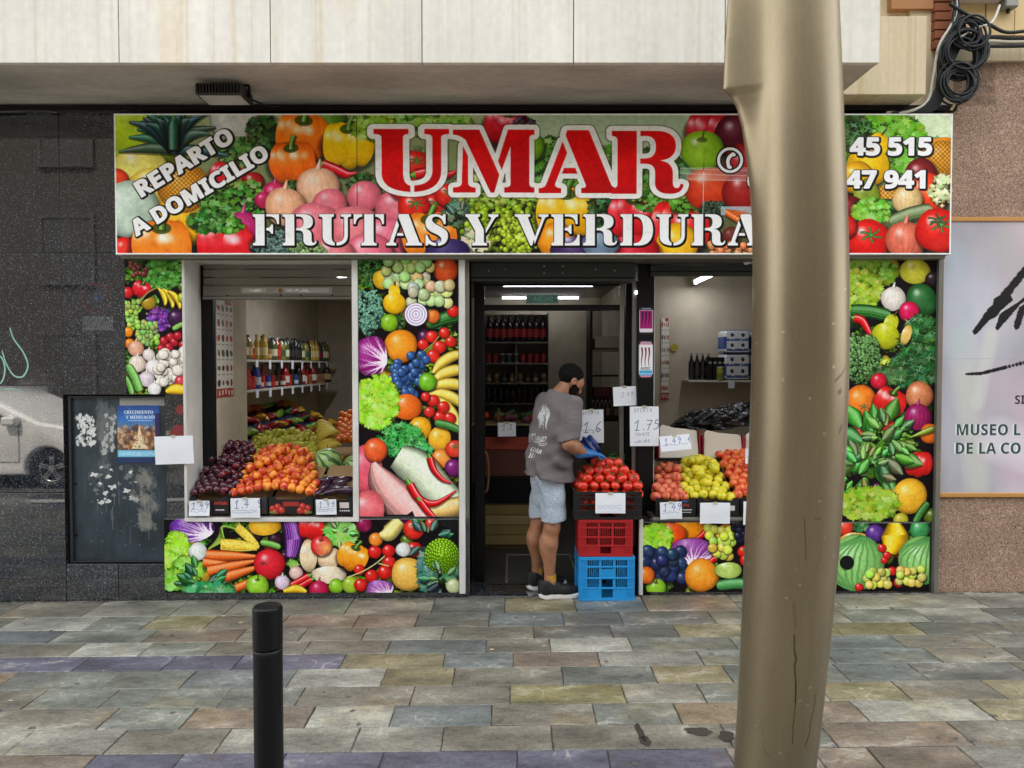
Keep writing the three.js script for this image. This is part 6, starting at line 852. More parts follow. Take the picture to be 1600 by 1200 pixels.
  heap(pear, .036, { z0: -.82, z1: -1.35, v0: 716, v1: 682, l0: 384, l1: 392, r0: 506, r1: 500, hump: .04, extra: 10 }, 103);
  heap(ora, .038, { z0: -1.3, z1: -1.9, v0: 690, v1: 648, l0: 520, l1: 528, r0: 566, r1: 566, hump: .02 }, 104);
  for (let b = 0; b < 3; b++) { const t = thing('banana_bunch', 'bunch of bananas hanging over the inner table, curved and yellow green', 'bananas', [SX(512 + b * 6, -1.1), survey(800, 662 + b * 18, -1.1).y, -1.1 + b * .07], 'banana bunches on the inner table'); t.scale.setScalar(1.35); for (let k = 0; k < 6; k++) { const m = mesh('banana', FR.banana[0], M.fruitMatte, t); m.position.set((k - 2.5) * .004, -k * .012, k * .022); m.rotation.set(.5 + k * .08, .15 * (k - 3), Math.PI + .15 * (k - 2)); } }
  // sloping vegetable rack along the left wall
  const rack = thing('vegetable_rack', 'sloping vegetable rack with red front lip along the left inner wall', 'rack', [-2.5, 0, -2.3]);
  const bed = new THREE.BoxGeometry(.62, .02, 2.5).rotateZ(-.42).translate(.0, 1.07, 0); mesh('bed', bed, plain(0x1d2a4a, .7), rack); mesh('front_lip', rbx(.285, .31, .86, 1.0, -1.25, 1.25, .004), plain(0x9c3a22, .6), rack); mesh('end_lip', rbx(-.27, .284, .86, .93, 1.225, 1.25, .004), plain(0x9c3a22, .6), rack); mesh('plinth', bx(-.27, .27, 0, .84, -1.22, 1.22), M.blackMatte, rack);
  const kinds = [['greenPepper', 'long green pepper'], ['redPepper', 'red pepper'], ['redPepper', 'red pepper'], ['yellowPepper', 'yellow pepper'], ['redPepper', 'red pepper'], ['greenPepper', 'long green pepper'], ['courgette', 'dark green courgette'], ['redPepper', 'red pepper'], ['yellowPepper', 'yellow pepper']];
  const Q = rng(9); kinds.forEach(([k, l], s) => { const mk = fruit(k === 'courgette' ? 'courgette' : 'pepper', FR[k], M.fruit, l + ' lying in its row on the sloping rack along the left wall', k === 'courgette' ? 'courgette' : 'pepper', l + 's on the rack'); for (let i = 0; i < 12; i++) { const a = (i % 4) / 3.2 - .45, z = -1.18 - s * .27 - (i / 4 | 0) * .085, x = -2.5 + a * .55; const m = mk(x, 1.07 - a * .55 * .44 + .05 + (Q() - .3) * .015, z, Q); m.rotation.set(Q() * .5, Q() * 6.28, 1.2 + Q() * .3); } });
}
// ---------- shelves with bottles, left wall ----------
const BT = { // lathe profiles
  oil: [[0, 0], [.036, 0], [.038, .02], [.038, .15], [.03, .19], [.014, .215], [.013, .245], [0, .25]], wide: [[0, 0], [.05, 0], [.052, .02], [.05, .14], [.04, .18], [.022, .2], [.022, .225], [0, .228]],
  jar: [[0, 0], [.034, 0], [.036, .01], [.036, .09], [.03, .1], [.032, .105], [.032, .12], [0, .122]], slim: [[0, 0], [.026, 0], [.027, .02], [.027, .16], [.012, .2], [.011, .24], [0, .242]], can: [[0, 0], [.028, 0], [.033, .006], [.033, .108], [.027, .115], [0, .115]], cola: [[0, 0], [.042, 0], [.048, .03], [.044, .1], [.05, .17], [.04, .24], [.016, .29], [.015, .32], [0, .322]],
};
const BG = Object.fromEntries(Object.entries(BT).map(([k, p]) => [k, lathe(p, 14)]));
const labelBand = (k, y0, y1) => { const r = Math.max(...BT[k].map((p) => p[0])) + .0006; return new THREE.CylinderGeometry(r, r, y1 - y0, 14, 1, true).translate(0, (y0 + y1) / 2, 0); };
const bottleMats = {}; const bm = (hex, rough = .25) => bottleMats[hex + '_' + rough] ??= phys({ color: hex, roughness: rough, clearcoat: .3 });
function bottle(kind, x, y, z, body, band, cap, label, group, name = 'bottle', cat = 'bottle') {
  const t = thing(name, label, cat, [x, y, z], group); const H = BT[kind].at(-1)[1]; mesh('body', BG[kind], bm(body), t);
  const g = kind === 'can' ? [.012, .1] : [H * .18, H * .5]; mesh('label_band', labelBand(kind, ...g), bm(band, .5), t);
  if (kind !== 'can') mesh('cap', cyl(BT[kind].at(-2)[0] + .002, BT[kind].at(-2)[0] + .002, H * .1, 0, H * .92, 0, 10), bm(cap, .5), t); return t;
}
{
  const sx = -2.42, R = rng(33), shelfY = [survey(385, 562, 5.12 - 6.63).y, survey(385, 609, 5.12 - 6.63).y], wood = plain(0xb9b4a8, .6);
  ['upper', 'lower'].forEach((n, i) => { const s = thing('wall_shelf', i ? 'lower pale shelf with jars and bottles on the left inner wall' : 'upper pale shelf with oil bottles on the left inner wall', 'shelf', [0, shelfY[i], 0]); mesh('board', rbx(-2.779, sx, -.022, 0, -4.7, -1.05, .003), wood, s); for (const z of [-1.4, -2.8, -4.2]) mesh('bracket', bx(-2.779, sx - .05, -.045, -.0225, z - .01, z + .01), M.greyMetal, s);
    for (let k = 0; k < 9; k++) { const w = .05 + R() * .03, h = .04 + R() * .025, z = -1.2 - k * .36; mesh('price_tag', bx(sx + .001, sx + .003, -.03 - h, -.004, z - w / 2, z + w / 2), M.paperWhite, s); } });
  const cols = [[0xb89a3c, 0xd8c890, 0xa08020], [0x14161a, 0x2c2f28, 0x101010], [0x101214, 0xb8a050, 0x181818], [0x8a8238, 0x2f5a34, 0x222222], [0x39302a, 0x7a2420, 0x111111], [0x9a7030, 0xc8b070, 0x222222], [0xa02018, 0xc83020, 0xc8c8c8], [0x4a5a2c, 0xd8d0b0, 0x303030]];
  let z = -1.12, i = 0; while (z > -4.5) { const c = cols[(R() * 8) | 0], k = ['oil', 'wide', 'wide', 'slim', 'jar', 'oil'][(R() * 6) | 0]; bottle(k, sx - .06 - R() * .03, shelfY[0] + .001, z, ...c, 'bottle standing in the front row of the upper shelf on the left wall', 'bottles on the upper shelf'); if (R() < .7) bottle(['oil', 'wide'][i % 2], sx - .19, shelfY[0] + .001, z - .03, ...cols[(R() * 8) | 0], 'bottle standing in the back row of the upper shelf', 'bottles in the back row'); z -= .1 + R() * .05; i++; }
  z = -1.12; while (z > -4.5) { const c = [[0x1a1410, 0x30241a, 0x101010], [0x2a1a14, 0xc8a878, 0x181818], [0xa01c18, 0xc02c20, 0xb01818], [0x8c1a18, 0xd8d0c8, 0x8c1a18], [0x2a3f8c, 0xc8ccd4, 0x2a3f8c], [0xb08850, 0x8a5a30, 0x3a2a1a]][(R() * 6) | 0], k = ['wide', 'jar', 'slim', 'can', 'jar'][(R() * 5) | 0]; bottle(k, sx - .06 - R() * .02, shelfY[1] + .001, z, ...c, 'jar or bottle standing on the lower shelf of the left wall', 'bottles on the lower shelf'); z -= .09 + R() * .05; }
}
// ---------- deep interior seen through the door ----------
{
  const z = -3.6, X = (u) => SX(u, z), Y = (v) => survey(800, v, z).y, d = thing('drinks_shelf', 'tall dark drinks shelf with cola bottles seen through the shop door', 'shelf', [0, 0, 0]);
  const x0 = X(757), x1 = X(856), fr = M.greyMetal; mesh('back_panel', bx(x0, x1, 0, Y(488), z - .4, z - .38), plain(0x8a8474, .8), d);
  mesh('side_panel', rbx(x0 - .012, x0, 0, Y(488), z - .4, z, .003), fr, d); mesh('side_panel', rbx(x1, x1 + .012, 0, Y(488), z - .4, z, .003), fr, d);
  for (const v of [534, 567, 598, 630, 660]) mesh('shelf_board', rbx(x0 + .001, x1 - .001, Y(v) - .02, Y(v), z - .37, z, .003), fr, d); mesh('divider', bx((x0 + x1) / 2 - .006, (x0 + x1) / 2 + .006, Y(598), Y(534) - .021, z - .37, z - .002), fr, d);
  for (let i = 0; i < 9; i++) bottle('cola', x0 + .06 + i * (x1 - x0 - .12) / 8, Y(534) + .001, z - .09, 0x241012, 0x9c2028, 0x30181a, 'dark cola bottle with red label on the top board of the drinks shelf', 'cola bottles on the drinks shelf');
  for (let i = 0; i < 9; i++) bottle('can', x0 + .05 + i * (x1 - x0 - .1) / 8, Y(567) + .001, z - .06, i > 1 && i < 5 ? 0xb8bcbc : 0x8c1e20, i > 1 && i < 5 ? 0x3a3c40 : 0xa8282a, 0x202020, 'drink can standing on the second board of the drinks shelf', 'cans on the drinks shelf', 'drink_can', 'can');
  for (let i = 0; i < 8; i++) bottle('jar', x0 + .05 + i * (x1 - x0 - .1) / 7, Y(598) + .001, z - .07, [0x6a4a2a, 0x9a7a4a, 0x2a2420][i % 3], [0xb89a70, 0x4a3a2a, 0x6a6a60][i % 3], 0x302820, 'jar standing on the third board of the drinks shelf', 'jars on the drinks shelf', 'jar', 'jar');
  for (let i = 0; i < 10; i++) bottle('slim', x0 + .05 + i * (x1 - x0 - .1) / 9, Y(630) - .0 + .001, z - .08, 0x1a1a1e, 0x2c2420, 0x3a3a3a, 'slim dark bottle on the fourth board of the drinks shelf', 'slim bottles on the drinks shelf');
  // right dark shelving
  const z2 = -2.4, X2 = (u) => SX(u, z2), Y2 = (v) => survey(800, v, z2).y, s = thing('store_shelf', 'black shelving with cartons behind the man in the doorway', 'shelf'); mesh('frame', merge([rbx(X2(922), X2(926), 0, Y2(480), z2 - .4, z2, .003), rbx(X2(976), X2(980), 0, Y2(480), z2 - .4, z2, .003)]), M.black, s); for (const v of [546, 586, 622, 656]) mesh('shelf_board', rbx(X2(926) + .001, X2(976) - .001, Y2(v) - .018, Y2(v), z2 - .4, z2, .003), v === 546 ? M.greyMetal : M.black, s);
  const ct = thing('open_carton', 'open cardboard carton with white paper on the black shelving', 'carton', [X2(950), Y2(546) + .001, z2 - .18]); mesh('carton', rbx(-.14, .14, 0, .12, -.12, .12, .004), M.boxCard, ct); mesh('paper_flap', rbx(-.13, .13, .02, .14, .125, .128, .001), M.whiteCard, ct);
  for (let i = 0; i < 6; i++) bottle('can', X2(932) + i * .045, Y2(622) + .001, z2 - .08, 0x7a2420, 0x5a1a18, 0, 'small red can on the third board of the black shelving', 'cans on the black shelving', 'drink_can', 'can'); for (let i = 0; i < 6; i++) bottle('slim', X2(932) + i * .045, Y2(656) + .001, z2 - .08, 0x3a302a, i % 2 ? 0x8a8a84 : 0x5a2420, 0x222222, 'slim bottle on the lowest board of the black shelving', 'bottles on the black shelving');
  // counter of crates in the middle
  const z3 = -1.3, X3 = (u) => SX(u, z3), Y3 = (v) => survey(800, v, z3).y;
  const wc = thing('wooden_crate', 'wide slatted wooden crate on the floor inside the doorway', 'crate', [X3(812), 0, z3]); for (let i = 0; i < 4; i++) mesh('slat', rbx(-.33, .33, .05 + i * .092, .135 + i * .092, -.01, .002, .003), plain([0x8f7748, 0x86703f, 0x947c50, 0x7d6638][i], .8), wc); mesh('body', bx(-.32, .32, .005, .44, -.4, -.011), plain(0x4c3c22, .9), wc);
  const dk = thing('dark_crate', 'black plastic crate on top of the slatted wooden crate', 'crate', [X3(812), .432, z3]); mesh('body', rbx(-.33, .33, 0, .22, -.42, 0, .006), M.blackMatte, dk); mesh('rim', rbx(-.34, .34, .221, .245, -.43, .006, .004), M.black, dk);
  const rc = thing('red_crate', 'brick red crate with brown front stacked above the black crate', 'crate', [X3(795), .68, z3]); mesh('body', rbx(-.3, .3, 0, .24, -.42, 0, .005), plain(0x54281a, .7), rc); mesh('front_strip', rbx(-.3, .3, .245, .36, -.42, .01, .005), plain(0x93311f, .6), rc);
  const vb = thing('vegetable_crate', 'black crate of mixed vegetables on the brick red crate', 'crate', [X3(795), 1.045, z3]); mesh('body', rbx(-.3, .3, 0, .1, -.4, 0, .005), M.blackMatte, vb); mesh('shelf_edge', rbx(-.34, .36, .101, .112, -.42, .02, .003), plain(0x8a7a50, .7), vb);
  const R = rng(21); const mkT = fruit('tomato', FR.tomato, M.fruit, 'tomato in the dim crate inside the doorway', 'tomato', 'vegetables in the dim crate'), mkC = fruit('courgette', FR.courgette, M.fruit, 'courgette in the dim crate inside the doorway', 'courgette', 'vegetables in the dim crate'), mkO = fruit('onion', FR.onion, M.fruit, 'onion in the dim crate inside the doorway', 'onion', 'vegetables in the dim crate');
  for (let i = 0; i < 22; i++) [mkT, mkC, mkO][i % 3](X3(795) - .26 + R() * .5, 1.195 + R() * .03, z3 - .05 - R() * .3, R);
  // leafy greens bucket behind the price paper
  const z4 = -.55, p = thing('herb_bucket', 'bucket of leafy green herbs behind the papers in the doorway', 'bucket', [SX(956, z4), .62, z4]); mesh('bucket', lathe([[0, 0], [.07, 0], [.09, .2], [.086, .2], [.066, .006], [0, .006]], 18), plain(0x2c3550, .5), p); { const list = [], Q = rng(4), leaf = new THREE.CircleGeometry(.018, 6); for (let i = 0; i < 220; i++) { const q = leaf.clone(); q.scale(1, 1.5, 1); q.rotateX(Q() * 3); q.rotateY(Q() * 6); const a = Q() * 6.28, r = .11 * Math.sqrt(Q()); q.translate(Math.cos(a) * r, .18 + Q() * .17, Math.sin(a) * r); list.push(q); } mesh('leaves', merge(list), plain(0x3f6a2a, .7, { side: THREE.DoubleSide }), p); }
  const stool = thing('low_stand', 'dark low stand under the herb bucket beside the doorway', 'stand', [SX(956, z4), 0, z4]); mesh('top', rbx(-.12, .12, .6, .63, -.14, .14, .004), M.blackMatte, stool); for (const [a, b] of [[-1, -1], [1, -1], [-1, 1], [1, 1]]) mesh('leg', rbx(a * .1 - .012, a * .1 + .012, 0, .599, b * .12 - .012, b * .12 + .012, .003), M.greyMetal, stool);
}
// ---------- right window ----------
{
  const ap = (k, l, g) => fruit('apple', FR[k], M.fruit, l, 'apple', g), pink = ap('applePink', 'pinkish red apple in the heap next to the black pillar', 'pink apples'), yel = ap('appleYellow', 'yellow green apple in the middle heap of the right window', 'yellow apples'), red = ap('appleRed', 'bright red apple in the heap of the right window beside the yellow ones', 'red apples');
  const txt = (s, c) => (g, w, h) => { g.fillStyle = c; g.font = 'bold 7px sans-serif'; g.fillText(s, w * .56, 13); g.fillStyle = '#2a5fa8'; g.beginPath(); g.ellipse(w * .72, 4, 6, 2.5, 0, 0, 7); g.fill(); g.fillStyle = '#ddd'; g.fillRect(w * .5, 18, w * .4, 1.3); g.fillRect(w * .52, 22, w * .36, 1); };
  tray(1026, 1089, 778, 806, {}, 'black produce box with blue oval mark under the pink apples', txt('fruta', '#c23a30')); tray(1091, 1157, 778, 806, {}, 'black produce box behind the blank paper under the yellow apples', (g, w, h) => { g.fillStyle = '#d8d4cc'; g.fillRect(w * .76, 12, 9, 8); }); tray(1159, 1222, 778, 806, {}, 'black produce box under the red apples behind the lamp mast', null); tray(1224, 1290, 778, 806, {}, 'last black produce box at the right jamb of the right window', null);
  heap(pink, .037, { z0: -.04, z1: -.42, v0: 776, v1: 728, l0: 1018, l1: 1022, r0: 1078, r1: 1062, hump: .0, extra: 3 }, 201);
  heap(yel, .037, { z0: -.045, z1: -.42, v0: 778, v1: 722, l0: 1064, l1: 1058, r0: 1150, r1: 1122, hump: .03, extra: 12 }, 202);
  heap(red, .037, { z0: -.04, z1: -.46, v0: 772, v1: 710, l0: 1146, l1: 1118, r0: 1292, r1: 1292, hump: .03, extra: 10 }, 203);
  // cartons with raised pale lids
  const zl = -.46, board = rbx(-.3, .3, 0, 0, 0, .04, .003);
  const sh2 = thing('display_rail', 'dark rail behind the apple heaps in the right window', 'rail', [0, survey(800, 716, zl).y, zl]); mesh('rail', rbx(SX(1022, zl), SX(1300, zl), -.015, .0, -.45, .03, .003), M.black, sh2); mesh('lower_card', bx(SX(1026, zl), SX(1296, zl), -.09, -.016, -.02, -.01), M.whiteCard, sh2);
  [[1031, 1093, 663, .14, 'red and white carton with tall pale flap behind the pink apples', .06], [1101, 1161, 672, .0, 'carton with torn pale flap behind the yellow apples', 0], [1166, 1230, 676, .0, 'carton with plain flap behind the red apples', 0]].forEach(([u0, u1, v, sl, l, tw], i) => {
    const c = thing('carton', l, 'carton', [SX((u0 + u1) / 2, zl), survey(800, 715, zl).y, zl], 'cartons behind the apples'), w = (SX(u1, zl) - SX(u0, zl)) / 2, h = survey(800, v, zl).y - survey(800, 715, zl).y; c.rotation.y = tw;
    const fl = new THREE.Shape([[-w, 0], [w, 0], [w * .98, h * .78], [w * .8, h * .84], [-w * .2, h * .9], [-w * .8, h], [-w * .92, h * .9]].map(([x, y]) => new THREE.Vector2(x, y))); const fg = new THREE.ExtrudeGeometry(fl, { depth: .004, bevelEnabled: false }); fg.rotateX(-.2); mesh('flap', fg, i === 1 ? plain(0xd2c8b6, .8) : M.whiteCard, c);
    mesh('body', rbx(-w - .012, w + .012, 0, h * .55, -.34, -.075, .005), plain(0x8a2a2c, .7), c); for (const s of [-1, 1]) mesh('side_flap', bx(s * (w + .006), s * (w + .012), 0, h * .8, -.07, .01), plain(0x9c2634, .7), c); if (i === 1) mesh('torn_patch', sheet(-w * .95, -w * .5, h * .1, h * .42, -.016, .002).rotateX(-.2), M.boxCard, c);
  });
  // black bin bags: crumpled film over a load
  const film = phys({ color: 0x0e0d0e, roughness: .34, clearcoat: .2 });
  [[1088, 658, .18, .07, 1, 'crumpled black plastic bag on the cartons in the right window'], [1150, 652, .28, .09, 2, 'larger black plastic bag heaped up behind the first bag'], [1240, 648, .26, .1, 3, 'black plastic bag behind the mast on the cartons']].forEach(([u, vv, w, h, k, l]) => { const bg = new THREE.SphereGeometry(1, 60, 44), p = bg.attributes.position, v = V(), cr = (a, b, c) => Math.abs(Math.sin(a + Math.sin(b * 1.3 + k) * 1.5 + Math.sin(c * 1.7) * 1.1)); for (let i = 0; i < p.count; i++) { v.fromBufferAttribute(p, i); const n = .3 * cr(v.x * 4, v.y * 3, v.z * 3 + k) + .13 * cr(v.z * 7 + k, v.x * 9, v.y * 6) + .06 * cr(v.y * 13, v.z * 11, v.x * 15 + k); v.multiplyScalar(.68 + n); p.setXYZ(i, v.x * w, Math.max(v.y, -.6) * h * 1.2 + v.x * .05, v.z * .19); } bg.computeVertexNormals(); const bag = mesh('plastic_bag', bg, film); bag.position.set(SX(u, -.68), survey(800, vv, -.68).y, -.68); tag(bag, l, 'bag', 'black plastic bags'); });
  // shelf with toiletries
  const z = -1.36, X = (u) => SX(u, z), Y = (q) => survey(800, q, z).y, s = thing('wall_shelf', 'pale shelf with toiletries on the back wall of the right window', 'shelf', [0, Y(594), 0]); mesh('board', rbx(X(1076), 2.9, -.02, 0, -1.619, z, .003), M.whiteFrame, s); mesh('price_tag', bx(X(1138), X(1148), -.075, -.003, z + .001, z + .003), M.paperWhite, s);
  for (let i = 0; i < 4; i++) bottle('slim', X(1083) + i * .052, Y(594) + .001, z - .06, 0x121214, i % 2 ? 0x2c2c30 : 0x18181a, 0x8a8a88, 'slim black toiletry bottle on the shelf of the right window', 'toiletry bottles'); for (let i = 0; i < 4; i++) { const b = thing('toiletry_box', 'flat black toiletry box standing on the shelf of the right window', 'box', [X(1110) + i * .045, Y(594) + .001, z - .06], 'toiletry boxes'); mesh('box', rbx(-.019, .019, 0, .21, -.05, .05, .003), M.black, b); mesh('print', sheet(-.014, .014, .15, .17, .0515, .001), plain(0x9a9a98, .5), b); }
  const [cv, g] = canvasFor(60, 40, 5); const R = rng(71); g.fillStyle = '#d9dadd'; g.fillRect(0, 0, 60, 40); for (let i = 0; i < 2; i++) for (let j = 0; j < 2; j++) { const x = 15 + i * 30, y = 9 + j * 20; g.fillStyle = '#2c4f94'; g.fillRect(x - 15, y + 5, 30, 4.5); g.fillStyle = '#1f2c4a'; g.beginPath(); g.ellipse(x, y - 2, 5, 3.6, .2, 0, 7); g.fill(); g.fillStyle = '#eceef0'; for (let k = 0; k < 5; k++) g.fillRect(x - 12 + R() * 22, y + R() * 8, 3, 2); g.fillStyle = '#6c8a3a'; g.fillRect(x + 8, y + 4, 4, 4); } const tp = std({ map: texOf(cv), roughness: .35 });
  [[1132, 553, 594], [1132, 516, 552], [1176, 553, 594], [1176, 518, 552]].forEach(([u, v0, v1], i) => { const y0 = Y(v1) + .001 + (i % 2 ? .001 : 0), h = Y(v0) - Y(v1) - .002, b = thing('paper_roll_pack', ['blue and white pack of paper rolls standing on the shelf board', 'blue and white pack of paper rolls on top of another pack', 'pack of paper rolls on the shelf board behind the mast', 'pack of paper rolls on top of the one behind the mast'][i], 'pack', [X(u) + .12, y0, z - .1], 'paper roll packs'); mesh('wrap', rbx(-.125, .12, 0, h, -.12, .1, .03, 3), tp, b); mesh('print', sheet(-.1, .098, .012, h - .012, .1015, .001), tp, b); });
  bottle('jar', X(1126), Y(594) + .001, z - .02, 0x9aa032, 0x707a28, 0xc8c8b0, 'green jar beside the paper roll packs', undefined, 'jar', 'jar');
}
// ---------- crates of tomatoes in front of the door ----------
function plasticCrate(name, label, w, h, d, col, pos, solid) {
  const t = thing(name, label, 'crate', pos), m = phys({ color: col, roughness: .42 }), th = .006;
  const wall = (len, rot, off) => {
    const L = [], c = len / 2 - .001; const bar = (a, b, y0, y1, k = 0) => L.push(rbx(a, b, y0, y1, -th / 2 - k, th / 2 + k, .0015));
    bar(-c, c, h - .022, h, .004); bar(-c, c, 0, .02, .003); bar(-c, -c + .055, .02, h - .022); bar(c - .055, c, .02, h - .022); for (const f of [.27, .5, .76]) bar(-c, c, h * f, h * f + .012, .003);
    const cols = 3, span = 2 * (c - .055), gap = .02, cw = (span - gap * (cols - 1)) / cols; for (let q = 0; q < cols; q++) { const a = -c + .055 + q * (cw + gap); if (q) bar(a - gap, a, .02, h - .022); const n = Math.max(3, Math.round(cw / .0135)); for (let i = 1; i < n; i++) bar(a + i * cw / n - .0022, a + i * cw / n + .0022, q === 1 && !solid ? h * .5 : h * .27, h - .022); }
    if (!solid) bar(-c + .055 + cw + gap, -c + .055 + 2 * cw + gap, h * .5 + .002, h * .72); bar(-c + .055, -c + .055 + cw, .02, h * .27, -.001); bar(c - .055 - cw, c - .055, .02, h * .27, -.001);
    for (const s of [-1, 1]) for (const k of [.012, .03, .048]) bar(s * (c - k) - .002, s * (c - k) + .002, .02, h - .022, .004);
    const g = merge(L); g.rotateY(rot); g.translate(...off); return g;
  };
  mesh('wall', wall(w, 0, [0, 0, d / 2]), m, t); mesh('wall', wall(w, 0, [0, 0, -d / 2]), m, t); mesh('wall', wall(d - .01, Math.PI / 2, [w / 2 - .003, 0, 0]), m, t); mesh('wall', wall(d - .01, Math.PI / 2, [-w / 2 + .003, 0, 0]), m, t);
  mesh('floor', rbx(-w / 2 + .006, w / 2 - .006, .001, .008, -d / 2 + .006, d / 2 - .006, .002), m, t); return t;
}
{
  const cx = SX(949, .1), zc = -.05, gy = groundY(.66) + .0005, W = .395, D = .3;
  plasticCrate('plastic_crate', 'bright blue plastic crate on the paving at the bottom of the stack', W, .315, D + .02, 0x1f8fd0, [cx, gy, zc], false).rotation.y = .02;
  plasticCrate('plastic_crate', 'red plastic crate in the middle of the stack', W - .01, .265, D, 0xa8161c, [cx - .005, gy + .317, zc], true).rotation.y = -.015;
  plasticCrate('plastic_crate', 'black plastic crate full of tomatoes on top of the stack', W + .09, .2, D, 0x151314, [cx + .008, gy + .584, zc], true);
  const tom = fruit('tomato', FR.tomato, M.fruitShiny, 'ripe red tomato in the heap on the black crate', 'tomato', 'tomatoes heaped on the black crate'), R = rng(55), base = gy + .592, lay = (n, m, y, sx, sz, jit) => { for (let i = 0; i < n; i++) for (let j = 0; j < m; j++) { const q = tom(cx + .008 + ((i + .5 + (j % 2) * .3) / n - .5) * sx + (R() - .5) * jit, y + (R() - .5) * .01, zc + ((j + .5) / m - .5) * sz + (R() - .5) * jit, R); q.rotation.set((R() - .5) * 1.6, R() * 6, (R() - .5) * 1.6); } };
  lay(6, 4, base + .04, .45, .27, .008); lay(6, 4, base + .105, .45, .27, .008); lay(6, 4, base + .17, .46, .29, .01); lay(6, 4, base + .228, .475, .31, .012); lay(5, 4, base + .282, .41, .26, .014); lay(5, 3, base + .332, .3, .18, .016); lay(3, 2, base + .38, .19, .1, .016);
}
// ---------- the man at the door ----------
// surface nets over a distance field
function nets(f, min, max, cell, bandSkip = true) {
  const nx = Math.ceil((max[0] - min[0]) / cell) + 1, ny = Math.ceil((max[1] - min[1]) / cell) + 1, nz = Math.ceil((max[2] - min[2]) / cell) + 1, D = new Float32Array(nx * ny * nz).fill(1), at = (i, j, k) => (k * ny + j) * nx + i;
  // coarse pass every 3 cells to skip empty space
  const st = 3; for (let k = 0; k < nz; k += st) for (let j = 0; j < ny; j += st) for (let i = 0; i < nx; i += st) {
    const d = f(min[0] + (i + 1) * cell, min[1] + (j + 1) * cell, min[2] + (k + 1) * cell);
    if (Math.abs(d) > cell * 5.5) { const s = d > 0 ? 1 : -1; for (let c = k; c < Math.min(nz, k + st); c++) for (let b = j; b < Math.min(ny, j + st); b++) for (let a = i; a < Math.min(nx, i + st); a++) D[at(a, b, c)] = s; } else for (let c = k; c < Math.min(nz, k + st); c++) for (let b = j; b < Math.min(ny, j + st); b++) for (let a = i; a < Math.min(nx, i + st); a++) D[at(a, b, c)] = f(min[0] + a * cell, min[1] + b * cell, min[2] + c * cell);
  }
  const id = new Int32Array(nx * ny * nz).fill(-1), pos = [], idx = [], off = [[0, 0, 0], [1, 0, 0], [0, 1, 0], [1, 1, 0], [0, 0, 1], [1, 0, 1], [0, 1, 1], [1, 1, 1]], edges = [[0, 1], [2, 3], [4, 5], [6, 7], [0, 2], [1, 3], [4, 6], [5, 7], [0, 4], [1, 5], [2, 6], [3, 7]];
  for (let k = 0; k < nz - 1; k++) for (let j = 0; j < ny - 1; j++) for (let i = 0; i < nx - 1; i++) {
    const v = off.map(([a, b, c]) => D[at(i + a, j + b, k + c)]); let m = 0; for (let e = 0; e < 8; e++) if (v[e] < 0) m++; if (m === 0 || m === 8) continue;
    let x = 0, y = 0, z = 0, n = 0; for (const [a, b] of edges) if ((v[a] < 0) !== (v[b] < 0)) { const t = v[a] / (v[a] - v[b]); x += mix(off[a][0], off[b][0], t); y += mix(off[a][1], off[b][1], t); z += mix(off[a][2], off[b][2], t); n++; }
    id[at(i, j, k)] = pos.length / 3; pos.push(min[0] + (i + x / n) * cell, min[1] + (j + y / n) * cell, min[2] + (k + z / n) * cell);
  }
  const quad = (a, b, c, d, flip) => { if (a < 0 || b < 0 || c < 0 || d < 0) return; if (flip) idx.push(a, c, b, a, d, c); else idx.push(a, b, c, a, c, d); };
  for (let k = 1; k < nz - 1; k++) for (let j = 1; j < ny - 1; j++) for (let i = 1; i < nx - 1; i++) {
    const d = D[at(i, j, k)] < 0;
    if (d !== D[at(i + 1, j, k)] < 0) quad(id[at(i, j - 1, k - 1)], id[at(i, j, k - 1)], id[at(i, j, k)], id[at(i, j - 1, k)], !d);
    if (d !== D[at(i, j + 1, k)] < 0) quad(id[at(i - 1, j, k - 1)], id[at(i - 1, j, k)], id[at(i, j, k)], id[at(i, j, k - 1)], !d);
    if (d !== D[at(i, j, k + 1)] < 0) quad(id[at(i - 1, j - 1, k)], id[at(i, j - 1, k)], id[at(i, j, k)], id[at(i - 1, j, k)], !d);
  }
  const g = new THREE.BufferGeometry(); g.setAttribute('position', new THREE.Float32BufferAttribute(pos, 3)); g.setIndex(idx);
  const nrm = new Float32Array(pos.length), e = cell * .6; for (let i = 0; i < pos.length; i += 3) { const [x, y, z] = [pos[i], pos[i + 1], pos[i + 2]]; let a = f(x + e, y, z) - f(x - e, y, z), b = f(x, y + e, z) - f(x, y - e, z), c = f(x, y, z + e) - f(x, y, z - e); const l = Math.hypot(a, b, c) || 1; nrm[i] = a / l; nrm[i + 1] = b / l; nrm[i + 2] = c / l; }
  g.setAttribute('normal', new THREE.BufferAttribute(nrm, 3)); return g;
}
const cap = (a, b, r0, r1) => { const bx0 = b[0] - a[0], by0 = b[1] - a[1], bz0 = b[2] - a[2], L2 = bx0 * bx0 + by0 * by0 + bz0 * bz0; return (x, y, z) => { const px = x - a[0], py = y - a[1], pz = z - a[2]; let t = (px * bx0 + py * by0 + pz * bz0) / L2; t = t < 0 ? 0 : t > 1 ? 1 : t; return Math.hypot(px - bx0 * t, py - by0 * t, pz - bz0 * t) - (r0 + (r1 - r0) * t); }; };
const ell = (c, r) => (x, y, z) => { const a = (x - c[0]) / r[0], b = (y - c[1]) / r[1], d = (z - c[2]) / r[2], k = Math.hypot(a, b, d); return (k - 1) * Math.min(r[0], r[1], r[2]); };
const smin = (a, b, k) => { const h = Math.max(k - Math.abs(a - b), 0) / k; return Math.min(a, b) - h * h * k * .25; };
const uni = (list, k) => (x, y, z) => { let d = 9; for (const f of list) d = smin(d, f(x, y, z), k); return d; };
